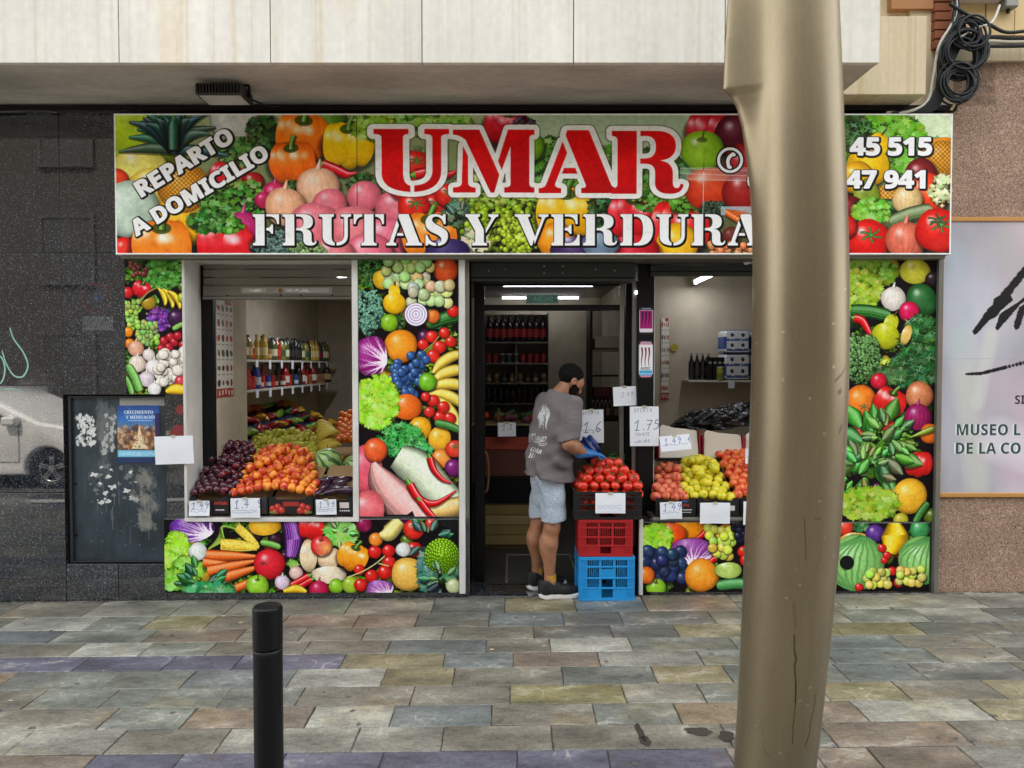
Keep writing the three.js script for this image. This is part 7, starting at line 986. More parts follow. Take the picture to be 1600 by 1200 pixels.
{
  const base = [SX(870), .003, -.06], man = thing('person', 'man in grey T-shirt, denim shorts and blue gloves bending over the tomato crates', 'person', base);
  const A = .58, fw = [Math.cos(A), 0, -Math.sin(A)], rt = [Math.sin(A), 0, Math.cos(A)], at = (f, r, y, o = [0, 0]) => [o[0] + fw[0] * f + rt[0] * r, y, o[1] + fw[2] * f + rt[2] * r];
  const skin = phys({ color: 0xffffff, vertexColors: true, roughness: .55, sheen: .2, sheenColor: new THREE.Color(.5, .3, .2), sheenRoughness: .5 });
  // joints
  const hipR = [-.03, .86, .06], hipL = [-.09, .86, -.05], kneeR = [-.035, .52, .1], kneeL = [-.125, .52, -.07], ankR = [-.05, .125, .09], ankL = [-.135, .125, -.12];
  const shR = at(.0, .185, 1.425, [.02, 0]), shL = at(.0, -.185, 1.425, [.02, 0]), elR = [.075, 1.14, .235], wrR = [.20, 1.062, .15], elL = [.10, 1.15, -.21], wrL = [.20, 1.06, -.06];
  const neckB = [.015, 1.47, 0], headC = [.105, 1.575, -.02];
  const legs = [cap(hipR, kneeR, .085, .056), cap(kneeR, [-.052, .40, .095], .052, .058), cap([-.055, .40, .092], ankR, .058, .036), ell([-.078, .385, .088], [.05, .1, .05]), cap(ankR, [-.03, .07, .09], .036, .04),
    cap(hipL, kneeL, .085, .056), cap(kneeL, [-.142, .40, -.08], .052, .058), cap([-.142, .40, -.085], ankL, .058, .036), ell([-.165, .385, -.085], [.05, .1, .05]), cap(ankL, [-.115, .07, -.12], .036, .04)];
  const arms = [cap([shR[0] - .03, shR[1] - .05, shR[2] - .03], elR, .044, .043), cap(elR, [mix(elR[0], wrR[0], .35), mix(elR[1], wrR[1], .35), mix(elR[2], wrR[2], .35)], .043, .044), cap([mix(elR[0], wrR[0], .35), mix(elR[1], wrR[1], .35), mix(elR[2], wrR[2], .35)], wrR, .043, .028), cap([shL[0], shL[1] - .05, shL[2] + .03], elL, .044, .042), cap(elL, wrL, .043, .028)];
  const trunk = [cap([-.05, .95, 0], [-.01, 1.3, 0], .12, .13), cap(neckB, [.075, 1.54, -.015], .058, .052)];
  // head in its own frame: X = his right, Y = up, Z = forward
  const pitch = .62, yaw = .36, F = new THREE.Vector3(Math.cos(pitch) * Math.cos(yaw), -Math.sin(pitch), -Math.cos(pitch) * Math.sin(yaw)), Rg = new THREE.Vector3().crossVectors(F, V(0, 1, 0)).normalize(), U = new THREE.Vector3().crossVectors(Rg, F);
  const toHead = (f) => (x, y, z) => { const dx = x - headC[0], dy = y - headC[1], dz = z - headC[2]; return f(dx * Rg.x + dy * Rg.y + dz * Rg.z, dx * U.x + dy * U.y + dz * U.z, dx * F.x + dy * F.y + dz * F.z); };
  const S = (list, k) => uni(list, k);
  const skull = S([ell([0, .035, -.012], [.074, .082, .094]), ell([0, -.02, .03], [.06, .07, .06]), ell([0, -.072, .052], [.042, .036, .04]), ell([0, .02, .055], [.056, .04, .036])], .035);
  const feats = S([cap([0, .018, .088], [0, -.022, .108], .008, .013), ell([.011, -.027, .096], [.008, .007, .01]), ell([-.011, -.027, .096], [.008, .007, .01]), cap([-.016, -.051, .089], [.016, -.051, .089], .007, .007), cap([-.014, -.061, .088], [.014, -.061, .088], .007, .007), cap([-.04, .028, .078], [-.014, .026, .088], .008, .009), cap([.04, .028, .078], [.014, .026, .088], .008, .009)], .012);
  const ears = S([-1, 1].map((s) => (x, y, z) => Math.max(ell([s * .077, -.004, -.008], [.012, .031, .02])(x, y, z), -ell([s * .088, -.002, -.004], [.009, .02, .012])(x, y, z))), .006);
  const sockets = S([ell([.029, .008, .096], [.017, .01, .013]), ell([-.029, .008, .096], [.017, .01, .013])], .004), balls = S([ell([.029, .008, .083], [.0125, .0125, .0125]), ell([-.029, .008, .083], [.0125, .0125, .0125])], .002);
  const headF = (x, y, z) => { let d = smin(skull(x, y, z), feats(x, y, z), .012); d = smin(d, ears(x, y, z), .006); d = -smin(-d, sockets(x, y, z), .01); return Math.min(d, balls(x, y, z)); };
  const bodyF = uni([...legs, ...arms, ...trunk], .03), headW = toHead(headF);
  const gBody = nets((x, y, z) => smin(bodyF(x, y, z), cap(neckB, [.085, 1.55, -.018], .056, .05)(x, y, z), .02), [-.3, .0, -.36], [.36, 1.62, .36], .011), gHead = nets(headW, [headC[0] - .16, headC[1] - .17, headC[2] - .16], [headC[0] + .17, headC[1] + .16, headC[2] + .16], .0042);
  const gSkin = merge([gBody, gHead]); { const p = gSkin.attributes.position, c = new Float32Array(p.count * 3); for (let i = 0; i < p.count; i++) { const x = p.getX(i), y = p.getY(i), z = p.getZ(i), n = Math.sin(x * 41 + y * 23) * Math.sin(y * 37 + z * 29) * Math.sin(z * 43 - x * 17), f = Math.sin(x * 310) * Math.sin(y * 270) * Math.sin(z * 330), k = 1 + .1 * n + .09 * f; c.set(lin([152 * k, 104 * k, 74 * k]), i * 3); } gSkin.setAttribute('color', new THREE.BufferAttribute(c, 3)); }
  mesh('body', gSkin, skin, man);
  // hair, beard, eyebrows
  const hairMat = phys({ color: 0x0a0808, roughness: .8, specularIntensity: .3 }), HN = (x, y, z) => .0018 * Math.sin(x * 260 + y * 90) * Math.sin(y * 240 + z * 170) + .0016 * Math.sin(x * 520 - z * 410);
  const hairF = (x, y, z) => { let d = ell([0, .04, -.018], [.081, .088, .1])(x, y, z) + HN(x, y, z); const line = (z - .046) * .8 - (y - .06) * .55 - .02 * Math.max(0, Math.abs(x) - .05) / .03; d = Math.max(d, line); d = Math.max(d, -(y + .05 - (z + .05) * .62)); return d; };
  mesh('hair', nets(toHead(hairF), [headC[0] - .17, headC[1] - .14, headC[2] - .16], [headC[0] + .15, headC[1] + .17, headC[2] + .16], .005), hairMat, man);
  const beardF = (x, y, z) => { let d = skull(x, y, z) - .003 + HN(x, y, z); d = Math.max(d, y + .05 - Math.abs(x) * .55); d = Math.max(d, -(z - .004)); return Math.max(d, -ell([0, -.052, .1], [.019, .008, .03])(x, y, z)); };
  mesh('beard', nets(toHead(beardF), [headC[0] - .16, headC[1] - .19, headC[2] - .16], [headC[0] + .17, headC[1] + .13, headC[2] + .16], .0045), phys({ color: 0x140d0a, roughness: .85, specularIntensity: .3 }), man);
  { const ch = []; for (let i = 0; i <= 20; i++) { const a = i / 20 * 6.28; ch.push(V(.018 + Math.cos(a) * .066 + .004, 1.497 + .022 * Math.cos(a) * .2 - Math.cos(a) * .018, Math.sin(a) * .066)); } mesh('neck_chain', new THREE.TubeGeometry(new THREE.CatmullRomCurve3(ch.slice(0, 20), true), 40, .002, 5, true), M.chrome, man); }
  // T-shirt
  const prof = [[.86, .2, .152, -.055], [1.0, .19, .14, -.048], [1.15, .188, .132, -.038], [1.3, .195, .126, -.022], [1.37, .19, .115, -.01], [1.42, .165, .108, .0], [1.45, .125, .096, .005], [1.475, .1, .088, .01], [1.5, .074, .074, .016], [1.54, .06, .06, .024]];
  const torso = (x, y, z) => { let i = 0; while (i < prof.length - 2 && y > prof[i + 1][0]) i++; const p = prof[i], q = prof[i + 1], t = clamp01((y - p[0]) / (q[0] - p[0])), W = mix(p[1], q[1], t), Dp = mix(p[2], q[2], t), cx = mix(p[3], q[3], t), dx = x - cx, u = dx * rt[0] + z * rt[2], v = dx * fw[0] + z * fw[2], k = Math.pow(Math.abs(u / W) ** 2.3 + Math.abs(v / Dp) ** 2.3, 1 / 2.3); return (k - 1) * Math.min(W, Dp) * .9; };
  const slR = cap([shR[0] - .008, shR[1] - .014, shR[2] - .004], [.08, 1.13, .225], .07, .077), slL = cap(shL, [.08, 1.15, -.2], .066, .08);
  const fold = (x, y, z) => { const u = x * rt[0] + z * rt[2], v = x * fw[0] + z * fw[2], low = sstep(1.3, .95, y); return .013 * low * Math.sin(u * 38 + y * 9 + Math.sin(y * 14) * 1.2) + .005 * Math.sin(y * 34 + u * 20 + v * 14) * (.4 + .6 * sstep(.1, -.05, v)) + .005 * Math.sin(y * 60 - u * 34) * sstep(1.38, 1.1, y) * .6; };
  const shirtF = (x, y, z) => { let d = torso(x, y, z); d = smin(d, Math.max(slR(x, y, z), 1.168 + .1 * (x - .08) - y), .045); d = smin(d, Math.max(slL(x, y, z), 1.18 - y), .045); d += fold(x, y, z); d = Math.max(d, .862 - .1 * (x + .02) + .008 * Math.sin(x * 30 + z * 22) - y); d = Math.max(d, y - 1.503 + .25 * (x - .02)); return Math.max(d, -cap(neckB, [.07, 1.56, -.015], .06, .062)(x, y, z)); };
  const gs = nets(shirtF, [-.34, .82, -.36], [.3, 1.58, .36], .0085); { const p = gs.attributes.position, n = gs.attributes.normal, uv = new Float32Array(p.count * 2); for (let i = 0; i < p.count; i++) { const x = p.getX(i) + .02, z = p.getZ(i), u = x * rt[0] + z * rt[2], v = x * fw[0] + z * fw[2], back = n.getX(i) * fw[0] + n.getZ(i) * fw[2] < .15 && v < .06 && Math.abs(u) < .2; uv[2 * i] = back ? .25 + clamp01(u / .44 + .5) * .5 * 1 : .02 + .1 * ((u + .3) / .6); uv[2 * i + 1] = clamp01((p.getY(i) - .84) / .72); } gs.setAttribute('uv', new THREE.BufferAttribute(uv, 2)); }
  { // print: uv .25...75 is the back, seen the right way round from behind
    const [cv, g] = canvasFor(512, 512, 2); const n = fbm(1024, 1024, 200, 200, 2, 131), im = g.getImageData(0, 0, 1024, 1024); for (let i = 0; i < n.length; i++) { const v = 102 + 18 * (n[i] - .5); im.data[4 * i] = v * 1.02; im.data[4 * i + 1] = v * .95; im.data[4 * i + 2] = v * .945; im.data[4 * i + 3] = 255; } g.putImageData(im, 0, 0);
    const R = rng(77); g.save(); g.translate(256, 0); g.strokeStyle = '#c9c9c8'; g.fillStyle = '#c9c9c8'; g.lineCap = 'round';
    // winged figure as loose pale strokes
    for (let i = 0; i < 130; i++) { const t = R(), a = -2.4 + t * 2.6, r0 = 12 + R() * 44; g.globalAlpha = .3 + R() * .6; g.lineWidth = .8 + R() * 2.6; g.beginPath(); const x = 6 + Math.cos(a) * r0 * .5 + (R() - .5) * 14, y = 150 + Math.sin(a) * r0 * .5 + (R() - .3) * 96; g.moveTo(x, y); g.quadraticCurveTo(x + (R() - .5) * 20, y + 8, x + (R() - .5) * 22, y + 12 + R() * 18); g.stroke(); }
    for (let i = 0; i < 26; i++) { g.globalAlpha = .5 + R() * .4; g.lineWidth = 1.6; g.beginPath(); g.moveTo(20 + i * .8, 120 + i * 2); g.quadraticCurveTo(50 + R() * 6, 120 + i * 3, 44 + R() * 10, 160 + i * 3); g.stroke(); }
    g.globalAlpha = 1; g.font = 'bold 56px serif'; g.lineWidth = 2; g.strokeStyle = '#d6d6d4'; g.fillStyle = '#3a3536'; g.save(); g.translate(-60, 306); g.rotate(-.04); for (const [t, x, y] of [['Nleg', -14, 0]]) { g.fillText(t, x, y); g.strokeText(t, x, y); } g.restore(); g.fillStyle = '#d6d6d4'; g.font = 'italic bold 34px serif'; g.fillText('Gilda', -56, 356); g.fillText('ll i', -60, 388); g.restore();
    const tx = texOf(cv); mesh('t_shirt', gs, phys({ map: tx, roughness: .92, sheen: .25, sheenColor: new THREE.Color(.5, .48, .48), sheenRoughness: .7 }), man);
  }
  // shorts
  const shortsF = (x, y, z) => { let d = smin(cap([-.03, .9, .05], [-.02, .54, .1], .09, .09)(x, y, z), cap([-.085, .9, -.045], [-.112, .54, -.085], .09, .09)(x, y, z), .05); d = smin(d, ell([-.055, .88, 0], [.125, .12, .13])(x, y, z), .04); d += .004 * Math.sin(y * 40 + x * 30 + z * 18) * Math.sin(x * 24 - y * 12) + .003 * Math.sin(z * 50 + y * 22); return Math.max(d, .565 + .05 * x + .004 * Math.sin(x * 40) - y, y - .93); };
  const gsh = metricUV(nets(shortsF, [-.3, .52, -.28], [.2, 1.04, .28], .009)); { const N = 512, n = fbm(N, N, 160, 160, 2, 141), n2 = fbm(N, N, 8, 8, 4, 143); const tx = rep(dataTex(N, N, (i, o) => { const sp = sstep(.55, .7, n[i]) * (.35 + n2[i]); const v = 184 + 34 * (n2[i] - .5) - 62 * sp; o[0] = v * .93; o[1] = v * .985; o[2] = v * 1.05; }), .5); mesh('shorts', gsh, std({ map: tx, roughness: .9 }), man); }
  // socks and shoes
  for (const [an, toe, heading] of [[ankR, 0, .16], [ankL, 0, .3]]) {
    mesh('sock', new THREE.CylinderGeometry(.043, .042, .07, 16, 1).translate(an[0] + .004, .135, an[2]), plain(0xb98a2e, .9), man);
    const sg = new THREE.Group(); sg.name = 'shoe'; sg.position.set(an[0] + .015, -.0005 + (an === ankL ? .0 : 0), an[2]); sg.rotation.y = heading; man.add(sg);
    const o = new THREE.Shape(); o.moveTo(-.09, 0); o.bezierCurveTo(-.1, .045, -.04, .05, .0, .04); o.bezierCurveTo(.06, .04, .1, .06, .17, .05); o.bezierCurveTo(.215, .04, .225, -.01, .2, -.035); o.bezierCurveTo(.15, -.055, .05, -.03, 0, -.035); o.bezierCurveTo(-.05, -.05, -.1, -.045, -.09, 0);
    const sole = new THREE.ExtrudeGeometry(o, { depth: .02, bevelEnabled: true, bevelSize: .007, bevelThickness: .007, bevelSegments: 3, curveSegments: 14 }); sole.rotateX(-Math.PI / 2); sole.translate(0, .007, 0); { const p = sole.attributes.position; for (let i = 0; i < p.count; i++) { const x = p.getX(i); p.setY(i, p.getY(i) * (1.25 - .35 * sstep(-.05, .15, x)) + .018 * sstep(.14, .22, x) ** 2 + .012 * sstep(-.05, -.1, x)); } sole.computeVertexNormals(); }
    const up = uni([cap([-.055, .05, 0], [-.05, .105, 0], .047, .046), cap([-.04, .06, 0], [.1, .052, .004], .048, .042), cap([.1, .05, .004], [.165, .05, .008], .042, .036), cap([-.045, .1, 0], [.03, .09, 0], .046, .03)], .03), upF = (x, y, z) => Math.max(up(x, y, z) + .0016 * Math.sin(x * 190) * sstep(.06, .1, y), .03 - y, -cap([-.045, .13, 0], [-.03, .2, 0], .036, .05)(x, y, z), y - .142);
    const merged = mesh('upper', nets(upF, [-.13, .02, -.08], [.23, .17, .08], .006), plain(0x0e0f11, .7), sg); mesh('sole', sole, plain(0xd9d7d2, .6), sg);
  }
  // gloved hands
  const glove = phys({ color: 0x1565a8, roughness: .38, clearcoat: .2 });
  const hand = (w, dir, up, curl, thumbSide) => { // w wrist, dir pointing, up = back of hand
    const d = V(...dir).normalize(), s = V().crossVectors(d, V(...up)).normalize(), u = V().crossVectors(s, d).normalize(), pt = (a, b, c) => [w[0] + d.x * a + s.x * b + u.x * c, w[1] + d.y * a + s.y * b + u.y * c, w[2] + d.z * a + s.z * b + u.z * c], L = [cap(pt(-.05, 0, 0), pt(.01, 0, 0), .036, .031)], palm = [cap(pt(.02, -.018, 0), pt(.082, -.026, 0), .017, .014), cap(pt(.02, 0, 0), pt(.085, 0, .002), .018, .014), cap(pt(.02, .016, 0), pt(.08, .024, 0), .017, .014)];
    [[-.033, .066], [-.011, .078], [.011, .084], [.032, .074]].forEach(([b, len], i) => { let a = .086 - Math.abs(b) * .15, c = 0, th = curl * .5; let p = pt(a, b, c); for (let k = 0; k < 3; k++) { const l = len * [.45, .32, .23][k]; a += Math.cos(th) * l; c -= Math.sin(th) * l; const q = pt(a, b * (1 + .1 * k), c); L.push(cap(p, q, [.0098, .0092, .0085][k], [.0092, .0085, .0074][k])); p = q; th += curl; } });
    const ts = thumbSide; L.push(cap(pt(.025, ts * .026, -.006), pt(.058, ts * .052, -.018), .0135, .011), cap(pt(.058, ts * .052, -.018), pt(.085, ts * .056, -.032), .0108, .0085));
    const P0 = uni(palm, .02), F0 = uni(L, .005), f = (x, y, z) => smin(P0(x, y, z), F0(x, y, z), .012), m = w; return nets(f, [m[0] - .15, m[1] - .15, m[2] - .15], [m[0] + .22, m[1] + .15, m[2] + .22], .0042);
  };
  mesh('glove', hand(wrR, [.93, -.05, -.36], [.1, 1, .15], .35, -1), glove, man);
  mesh('glove', hand(wrL, [.9, -.15, .25], [.1, 1, -.1], .45, 1), glove, man);
  const z = -.2, bagG = new THREE.SphereGeometry(1, 26, 20), p = bagG.attributes.position, v = V(); for (let i = 0; i < p.count; i++) { v.fromBufferAttribute(p, i); const n = .1 * Math.sin(v.x * 9 + v.y * 7) + .08 * Math.abs(Math.sin(v.y * 13 + v.z * 9)); v.multiplyScalar(.85 + n); p.setXYZ(i, v.x * .09, v.y * .1, v.z * .07); } bagG.computeVertexNormals(); const bag = mesh('blue_bag', bagG, phys({ color: 0x102a6a, roughness: .35, clearcoat: .2 })); { const c = survey(920, 700, z); bag.position.set(c.x, c.y, z); } tag(bag, 'crumpled dark blue plastic bag beside the gloved hands', 'bag');
}
// ---------- lamp mast ----------
{
  const z = 2.45, k = (EYE.z - z) / FOCAL, X = (u) => (u - 800) * k, Y = (v) => survey(800, v, z).y;
  const rowsL = [[1270, 1150, 1272], [1080, 1159, 1291], [860, 1167, 1310], [640, 1174, 1321], [420, 1176, 1320], [200, 1173, 1310], [0, 1173, 1300], [-200, 1176, 1290], [-700, 1184, 1272], [-1500, 1190, 1260]];
  const cx = X(1240), gy = groundY(cx), mast = thing('lamp_mast', 'thick beige painted street lamp mast with a side fin in front of the shop', 'lamp post', [cx, gy, z]);
  { const s = M.mastPaint.scr; // marks where the photograph shows them: u wraps round, the near side is u = .5
    s([[480, 822], [484, 838], [493, 846], [488, 852], [499, 872], [503, 890]], 6, .5); s([[499, 872], [504, 893], [502, 915], [507, 934]], 4, .42); s([[470, 790], [482, 812]], 9, .14); s([[588, 884], [584, 900], [574, 918], [577, 924], [562, 938]], 5, .4); s([[575, 560], [612, 552], [630, 546]], 3, .4); s([[590, 572], [606, 570]], 5, .4); s([[604, 612], [618, 606]], 6, .35); s([[520, 700], [545, 700]], 2, .2); s([[486, 700], [500, 742]], 3, .4); }
  const tx = texOf(M.mastPaint.canvas), pts = rowsL.map(([v, a, b]) => ({ y: Y(v) - gy, x: (X(a) + X(b)) / 2 - cx, r: (X(b) - X(a)) / 2 * .968 })).sort((a, b) => a.y - b.y); pts[0].y = 0;
  const pos = [], uv = [], idx = [], seg = 132, N = 50, y1 = pts.at(-1).y; const samp = (y) => { let i = 0; while (i < pts.length - 2 && y > pts[i + 1].y) i++; const a = pts[i], b = pts[i + 1], p = pts[Math.max(0, i - 1)], q = pts[Math.min(pts.length - 1, i + 2)], h = b.y - a.y, t = clamp01((y - a.y) / h), t2 = t * t, t3 = t2 * t, at = (f) => { const ma = (b[f] - p[f]) / (b.y - p.y || 1) * h, mb = (q[f] - a[f]) / (q.y - a.y || 1) * h; return (2 * t3 - 3 * t2 + 1) * a[f] + (t3 - 2 * t2 + t) * ma + (3 * t2 - 2 * t3) * b[f] + (t3 - t2) * mb; }; return [at('x'), at('r')]; };
  // the left edge runs out into a thin fin above head height
  const edge = [[1260, 0], [470, 0], [420, .5], [345, 3], [300, 6], [250, 11.5], [200, 19], [170, 27], [152, 36], [145, 43], [141.5, 47.5], [139.5, 49.5], [137, 49], [60, 46], [0, 43], [-200, 40], [-1500, 30]].map(([v, e]) => [Y(v) - gy, e * k]).sort((a, b) => a[0] - b[0]); edge[0][0] = -1;
  const ext = (y) => { let i = 0; while (i < edge.length - 2 && y > edge[i + 1][0]) i++; const [a, e0] = edge[i], [b, e1] = edge[i + 1]; return mix(e0, e1, clamp01((y - a) / (b - a))); };
  const ys = [...Array.from({ length: N + 1 }, (_, j) => y1 * (j / N) ** 1.3), ...Array.from({ length: 60 }, (_, j) => Y(430 - j * 5) - gy), ...edge.map((e) => e[0])].filter((y) => y >= 0 && y <= y1).sort((a, b) => a - b).filter((y, i, l) => !i || y - l[i - 1] > .0012);
  for (const y of ys) { const [x, r] = samp(y), e = ext(y); for (let i = 0; i <= seg; i++) { const a = i / seg * Math.PI * 2, s = Math.max(0, Math.sin(a)); pos.push(x - Math.sin(a) * r - e * s ** 26, y, -Math.cos(a) * r * (1 - .0 * s)); uv.push(i / seg, y / 3.6); } }
  for (let j = 0; j < ys.length - 1; j++) for (let i = 0; i < seg; i++) { const a = j * (seg + 1) + i, b = a + seg + 1; idx.push(a, a + 1, b, a + 1, b + 1, b); }
  const g = new THREE.BufferGeometry(); g.setAttribute('position', new THREE.Float32BufferAttribute(pos, 3)); g.setAttribute('uv', new THREE.Float32BufferAttribute(uv, 2)); g.setIndex(idx); g.computeVertexNormals();
  const paint = phys({ map: tx, roughness: .36, metalness: .72, side: THREE.DoubleSide }); tx.wrapS = THREE.RepeatWrapping; tx.wrapT = THREE.ClampToEdgeWrapping;
  mesh('pole', g, paint, mast);
  mesh('base_flange', lathe([[0, 0], [.2, 0], [.2, .012], [.17, .02], [0, .02]], 32).translate(pts[0].x, 0, 0), plain(0x6b6252, .5, { metalness: .4 }), mast);
}
// ---------- bollard ----------
{
  const z = 2.70, k = (EYE.z - z) / FOCAL, x = (414.5 - 800) * k, gy = groundY(x), r = 22.4 * k, top = survey(800, 946, z).y - gy, y = (v) => survey(800, v, z).y - gy, b = thing('bollard', 'slim black metal bollard with a grooved cap standing on the paving', 'bollard', [x, gy, z]);
  const m = phys({ color: 0x07090b, roughness: .4, specularIntensity: .5 }); mesh('post', lathe([[0, 0], [r, 0], [r, y(1019)], [r - .002, y(1018.4)], [0, y(1018.4)]], 36), m, b); mesh('ring', lathe([[r - .0035, y(1018.4)], [r + .0005, y(1017)], [r + .0005, y(1013)], [r - .003, y(1012)], [0, y(1012)]], 36), phys({ color: 0x222628, roughness: .4, metalness: .4 }), b); mesh('cap', lathe([[0, y(1011.5)], [r - .002, y(1011.5)], [r + .001, y(1008)], [r + .001, top - .008], [r - .003, top - .001], [r - .01, top], [0, top + .001]], 36), m, b); mesh('foot', lathe([[0, 0], [r + .035, 0], [r + .03, .012], [r + .004, .02], [0, .02]], 30), m, b);
}
// ---------- flood light and loose cables ----------
{
  const zf = .36, c = survey(356, 122, zf), f = thing('flood_light', 'flood light with cooling fins hanging under the balcony', 'lamp', [c.x, SOFFIT, .36]);
  mesh('housing', rbx(-.17, .14, -.10, -.03, -.08, .12, .01), plain(0x2e2b28, .5), f); mesh('front_glass', rbx(-.15, .12, -.106, -.1005, -.06, .1, .002), plain(0xb8b6ae, .25), f); for (let i = 0; i < 14; i++) mesh('fin', bx(-.15 + i * .02, -.142 + i * .02, -.095, -.035, .1205, .14), plain(0x1c1a18, .6), f); for (const s of [-.178, .148]) mesh('bracket_arm', rbx(s - .004, s + .004, -.09, -.002, .0, .03, .002), M.blackMatte, f); mesh('bracket', rbx(-.18, .15, -.006, -.001, -.0, .03, .001), M.blackMatte, f); mesh('wire', tube([[.14, -.07, -.06], [.22, -.09, -.12], [.28, -.06, -.22], [.3, -.02, -.3]], .006, 20, 6), M.black, f);
  const cab = (name, pts, r, mat, label) => single(name, tube(pts.map(([u, v, z]) => { const q = survey(u, v, z); return [q.x, q.y, z]; }), r, 60, 7), mat, label, 'cable', 'loose cables on the facade');
  cab('cable', [[-60, 166, .03], [60, 168, .04], [160, 172, .04], [190, 166, .05], [230, 174, .06]], .006, M.black, 'thin black cable along the top of the granite at the left end of the sign');
  cab('cable', [[-60, 176, .03], [20, 174, .035], [58, 172, .04], [90, 176, .03]], .005, plain(0x5a574f, .6), 'grey cable stub clipped to the top of the dark granite');
  // right hand cable cluster
  const R = rng(88); cab('cable', [[1385, 176, .1], [1420, 174, .12], [1448, 160, .12], [1458, 120, .12], [1468, 70, .13], [1486, 40, .14], [1494, 18, .14], [1488, -40, .14]], .011, plain(0xc9c5b8, .5), 'pale grey conduit curving up beside the black cable bundle');
  for (let i = 0; i < 7; i++) cab('cable', [[1392 + i * 8, 177, .11], [1440 + i * 4, 168, .12], [1464 + i * 2.5, 138 - i, .125 + i * .004], [1468 + i * 4, 90, .13], [1484 + i * 4, 50, .14], [1492 + i, 10, .14], [1487 + i * 2, -40, .14]], .008 + R() * .004, M.rubber, 'black cable in the bundle running down to the right end of the sign');
  const coil = (u, v, r, n, label, seed) => { const Q = rng(seed), q = survey(u, v, .16), pts = []; let rr = r, ox = 0, oy = 0, oz = 0; for (let t = 0; t < n; t++) { const r1 = r * (.6 + Q() * .46), x1 = (Q() - .5) * r * .5, y1 = (Q() - .5) * r * .5, z1 = (Q() - .5) * .1; for (let i = 0; i < 16; i++) { const a = i / 16 * 6.283, m = i / 16; pts.push(V(q.x + mix(ox, x1, m) + Math.cos(a) * mix(rr, r1, m) * .96, q.y + mix(oy, y1, m) + Math.sin(a) * mix(rr, r1, m), .15 + mix(oz, z1, m))); } rr = r1; ox = x1; oy = y1; oz = z1; } return single('cable_coil', new THREE.TubeGeometry(new THREE.CatmullRomCurve3(pts), n * 36, .0068, 6), M.rubber, label, 'cable'); };
  coil(1505, 84, .16, 22, 'large loose coil of black cable hanging on the wall', 3); coil(1497, 128, .13, 18, 'smaller coil of black cable below the large coil', 4); coil(1512, 52, .11, 10, 'loose top loops of black cable under the junction box', 6);
  cab('cable', [[1484, 6, .15], [1510, 22, .15], [1545, 38, .15], [1570, 50, .15], [1610, 48, .15], [1700, 46, .15]], .012, M.rubber, 'thick black cable sagging from the bundle to the right');
  for (let i = 0; i < 3; i++) cab('cable', [[1520, 62 + i * 5, .13], [1550, 58 + i * 7, .13], [1580, 60 + i * 6, .13], [1700, 56 + i * 6, .13]], .013, i === 1 ? plain(0xb8b09c, .6) : M.rubber, ['uppermost of the level cables leaving the coil to the right', 'pale level cable between two black ones', 'lowest of the level cables leaving the coil to the right'][i]);
  cab('cable', [[1500, 58, .16], [1525, 44, .16], [1548, 36, .15], [1556, 24, .14], [1562, 8, .13]], .008, plain(0xcfccc2, .5), 'white cable rising to the junction box');
  cab('cable', [[1495, 150, .16], [1492, 162, .15], [1486, 172, .14]], .008, plain(0xc9b48a, .6), 'short cream cable hanging at the corner of the sign');
  const q = survey(1556, 2, .08), jb = thing('junction_box', 'pale grey junction box on the timber boards above the cable coils', 'box', [q.x, q.y, .05]); mesh('box', rbx(-.26, .03, -.005, .3, 0, .1, .01), M.whiteFrame, jb); mesh('side_box', rbx(.04, .13, -.06, .2, 0, .08, .01), plain(0x8f8d86, .6), jb); mesh('gland', cyl(.012, .012, .03, .08, -.088, .04, 10), M.black, jb);
}
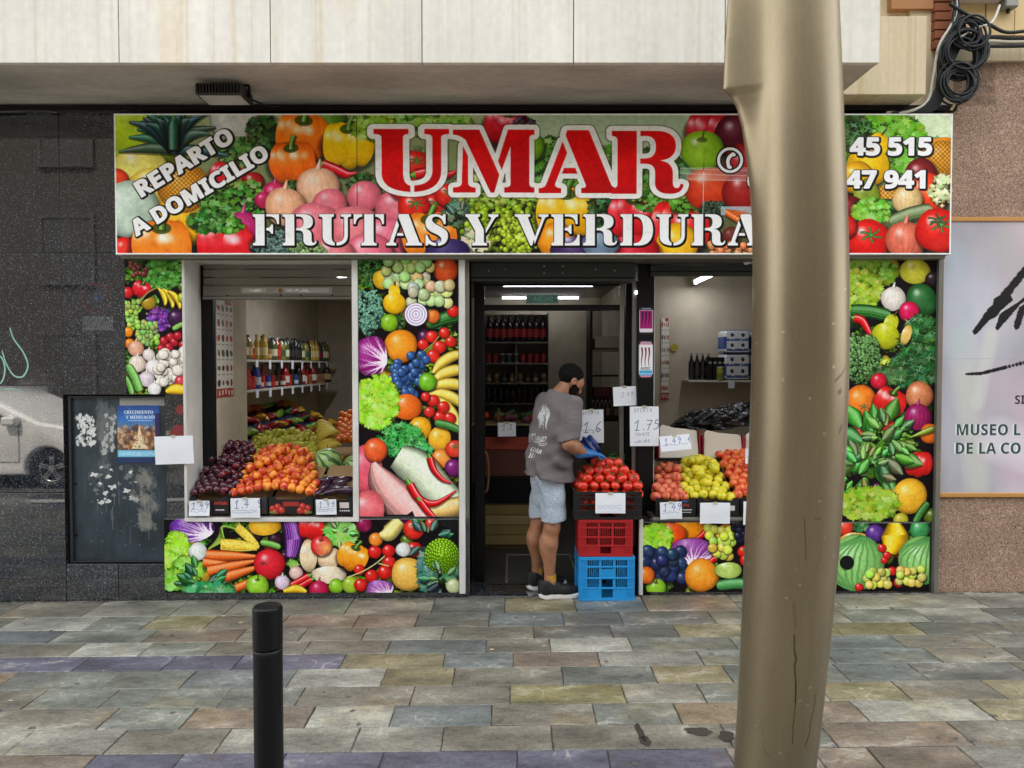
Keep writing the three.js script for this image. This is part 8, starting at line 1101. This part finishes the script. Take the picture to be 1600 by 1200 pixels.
// ---------- what the polished granite mirrors: a parked white car and the sunlit street front ----------
{
  const car = thing('parked_car', 'white hatchback parked at the kerb to the left of the shop', 'car', [-7.05, groundY(-7.1) - .125, 5.55]); // front axle at the origin, nose towards +x
  const body = new THREE.Shape(); body.moveTo(-3.35, .28); body.lineTo(-3.45, .7); body.quadraticCurveTo(-3.4, .95, -3.2, 1.0); body.lineTo(-2.9, 1.38); body.quadraticCurveTo(-2.5, 1.5, -1.9, 1.5); body.quadraticCurveTo(-1.2, 1.48, -.85, 1.3); body.lineTo(-.15, .98); body.quadraticCurveTo(.5, .9, .72, .74); body.quadraticCurveTo(.85, .55, .8, .28); body.lineTo(.38, .26); body.absarc(0, .31, .38, -.12, Math.PI + .12, false); body.lineTo(-2.16, .24); body.absarc(-2.55, .31, .38, -.12, Math.PI + .12, false); body.lineTo(-3.35, .28);
  const white = phys({ color: 0xf2f2ee, roughness: .3, clearcoat: .8, clearcoatRoughness: .08 }), g = new THREE.ExtrudeGeometry(body, { depth: 1.6, bevelEnabled: true, bevelSize: .05, bevelThickness: .08, bevelSegments: 4, curveSegments: 14 }); g.translate(0, 0, .04); { const p = g.attributes.position; for (let i = 0; i < p.count; i++) { const y = p.getY(i), k = sstep(.95, 1.5, y) * .18; p.setZ(i, .84 + (p.getZ(i) - .84) * (1 - k)); } g.computeVertexNormals(); }
  mesh('body', toCreasedNormals(g, .6), white, car);
  const dark = phys({ color: 0x15191c, roughness: .1 }), shutterSlat = plain(0x3a3733, .8); const win = (pts, name) => { const s = new THREE.Shape(pts.map(([x, y]) => new THREE.Vector2(x, y))); const q = new THREE.ExtrudeGeometry(s, { depth: .02, bevelEnabled: false }); q.rotateX(-.16); q.translate(0, 0, -.0); const p = q.attributes.position; for (let i = 0; i < p.count; i++) p.setZ(i, (p.getZ(i) - .0) * 1); q.translate(0, .02, .115); return mesh(name, q, dark, car); };
  win([[-1.75, 1.0], [-1.75, 1.38], [-1.25, 1.37], [-.85, 1.22], [-.45, 1.02]], 'front_side_window'); win([[-2.9, 1.02], [-2.65, 1.33], [-1.82, 1.38], [-1.82, 1.0]], 'rear_side_window');
  for (const x of [0, -2.55]) for (const z of [.09, 1.59]) { const w = new THREE.Group(); w.name = 'wheel'; w.position.set(x, .31, z); car.add(w); mesh('tyre', new THREE.TorusGeometry(.255, .062, 12, 32), M.rubber, w); const sp = []; for (let i = 0; i < 5; i++) for (const s of [-.1, .1]) { const b = bx(-.02, .02, .03, .21, -.02, .02); b.rotateZ(i * 1.2566 + s); sp.push(b); } mesh('rim', merge([new THREE.TorusGeometry(.2, .018, 8, 32), new THREE.CylinderGeometry(.05, .05, .05, 16).rotateX(Math.PI / 2), ...sp]), M.chrome, w); mesh('brake_disc', new THREE.CylinderGeometry(.19, .19, .02, 24).rotateX(Math.PI / 2).translate(0, 0, .04), M.blackMatte, w); }
  mesh('door_line', merge([bx(-1.79, -1.78, .42, 1.0, -.045, -.038), bx(-.42, -.41, .42, .98, -.045, -.038), bx(-1.78, -.42, .42, .428, -.045, -.038)]), M.black, car); mesh('door_handle', rbx(-1.68, -1.48, .86, .89, -.07, -.045, .008), white, car); mesh('wing_mirror', rbx(-.62, -.4, .98, 1.12, -.16, -.0, .04, 3), white, car); mesh('headlight', rbx(.3, .7, .66, .78, -.03, .2, .05, 2), phys({ color: 0xc8d0d4, roughness: .1 }), car);
  // street front opposite
  const op = thing('street_front', 'sunlit ochre apartment front across the street from the shop', 'building', [0, 0, 14]); mesh('wall', bx(-26, 26, -.1, 10.4, 0, 4), std({ color: 0x3e3a35, roughness: .9 }), op); mesh('cornice', bx(-26.2, 26.2, 10.4, 10.7, -.3, 4.1), plain(0x6a6258, .9), op);
  for (let r = 0; r < 3; r++) for (let c = 0; c < 13; c++) { const x = -24 + c * 4, y = .4 + r * 3.15; const w = mesh('window', bx(x - .65, x + .65, y + .4, y + 2.1, -.04, -.002), shutterSlat, op); mesh('frame', merge([bx(x - .75, x - .65, y + .3, y + 2.2, -.07, -.002), bx(x + .65, x + .75, y + .3, y + 2.2, -.07, -.002), bx(x - .65, x + .65, y + 2.1, y + 2.2, -.07, -.002), bx(x - .65, x + .65, y + .3, y + .4, -.09, -.002)]), plain(0x413d38, .8), w); }
  for (let r = 1; r < 3; r++) for (const x of [-18, -6, 6, 18]) mesh('balcony', bx(x - 2.6, x + 2.6, r * 3.15 + .1, r * 3.15 + 1.1, -.9, -.1), plain(0x7a7268, .9), op);
}
renderer.render(scene, camera);
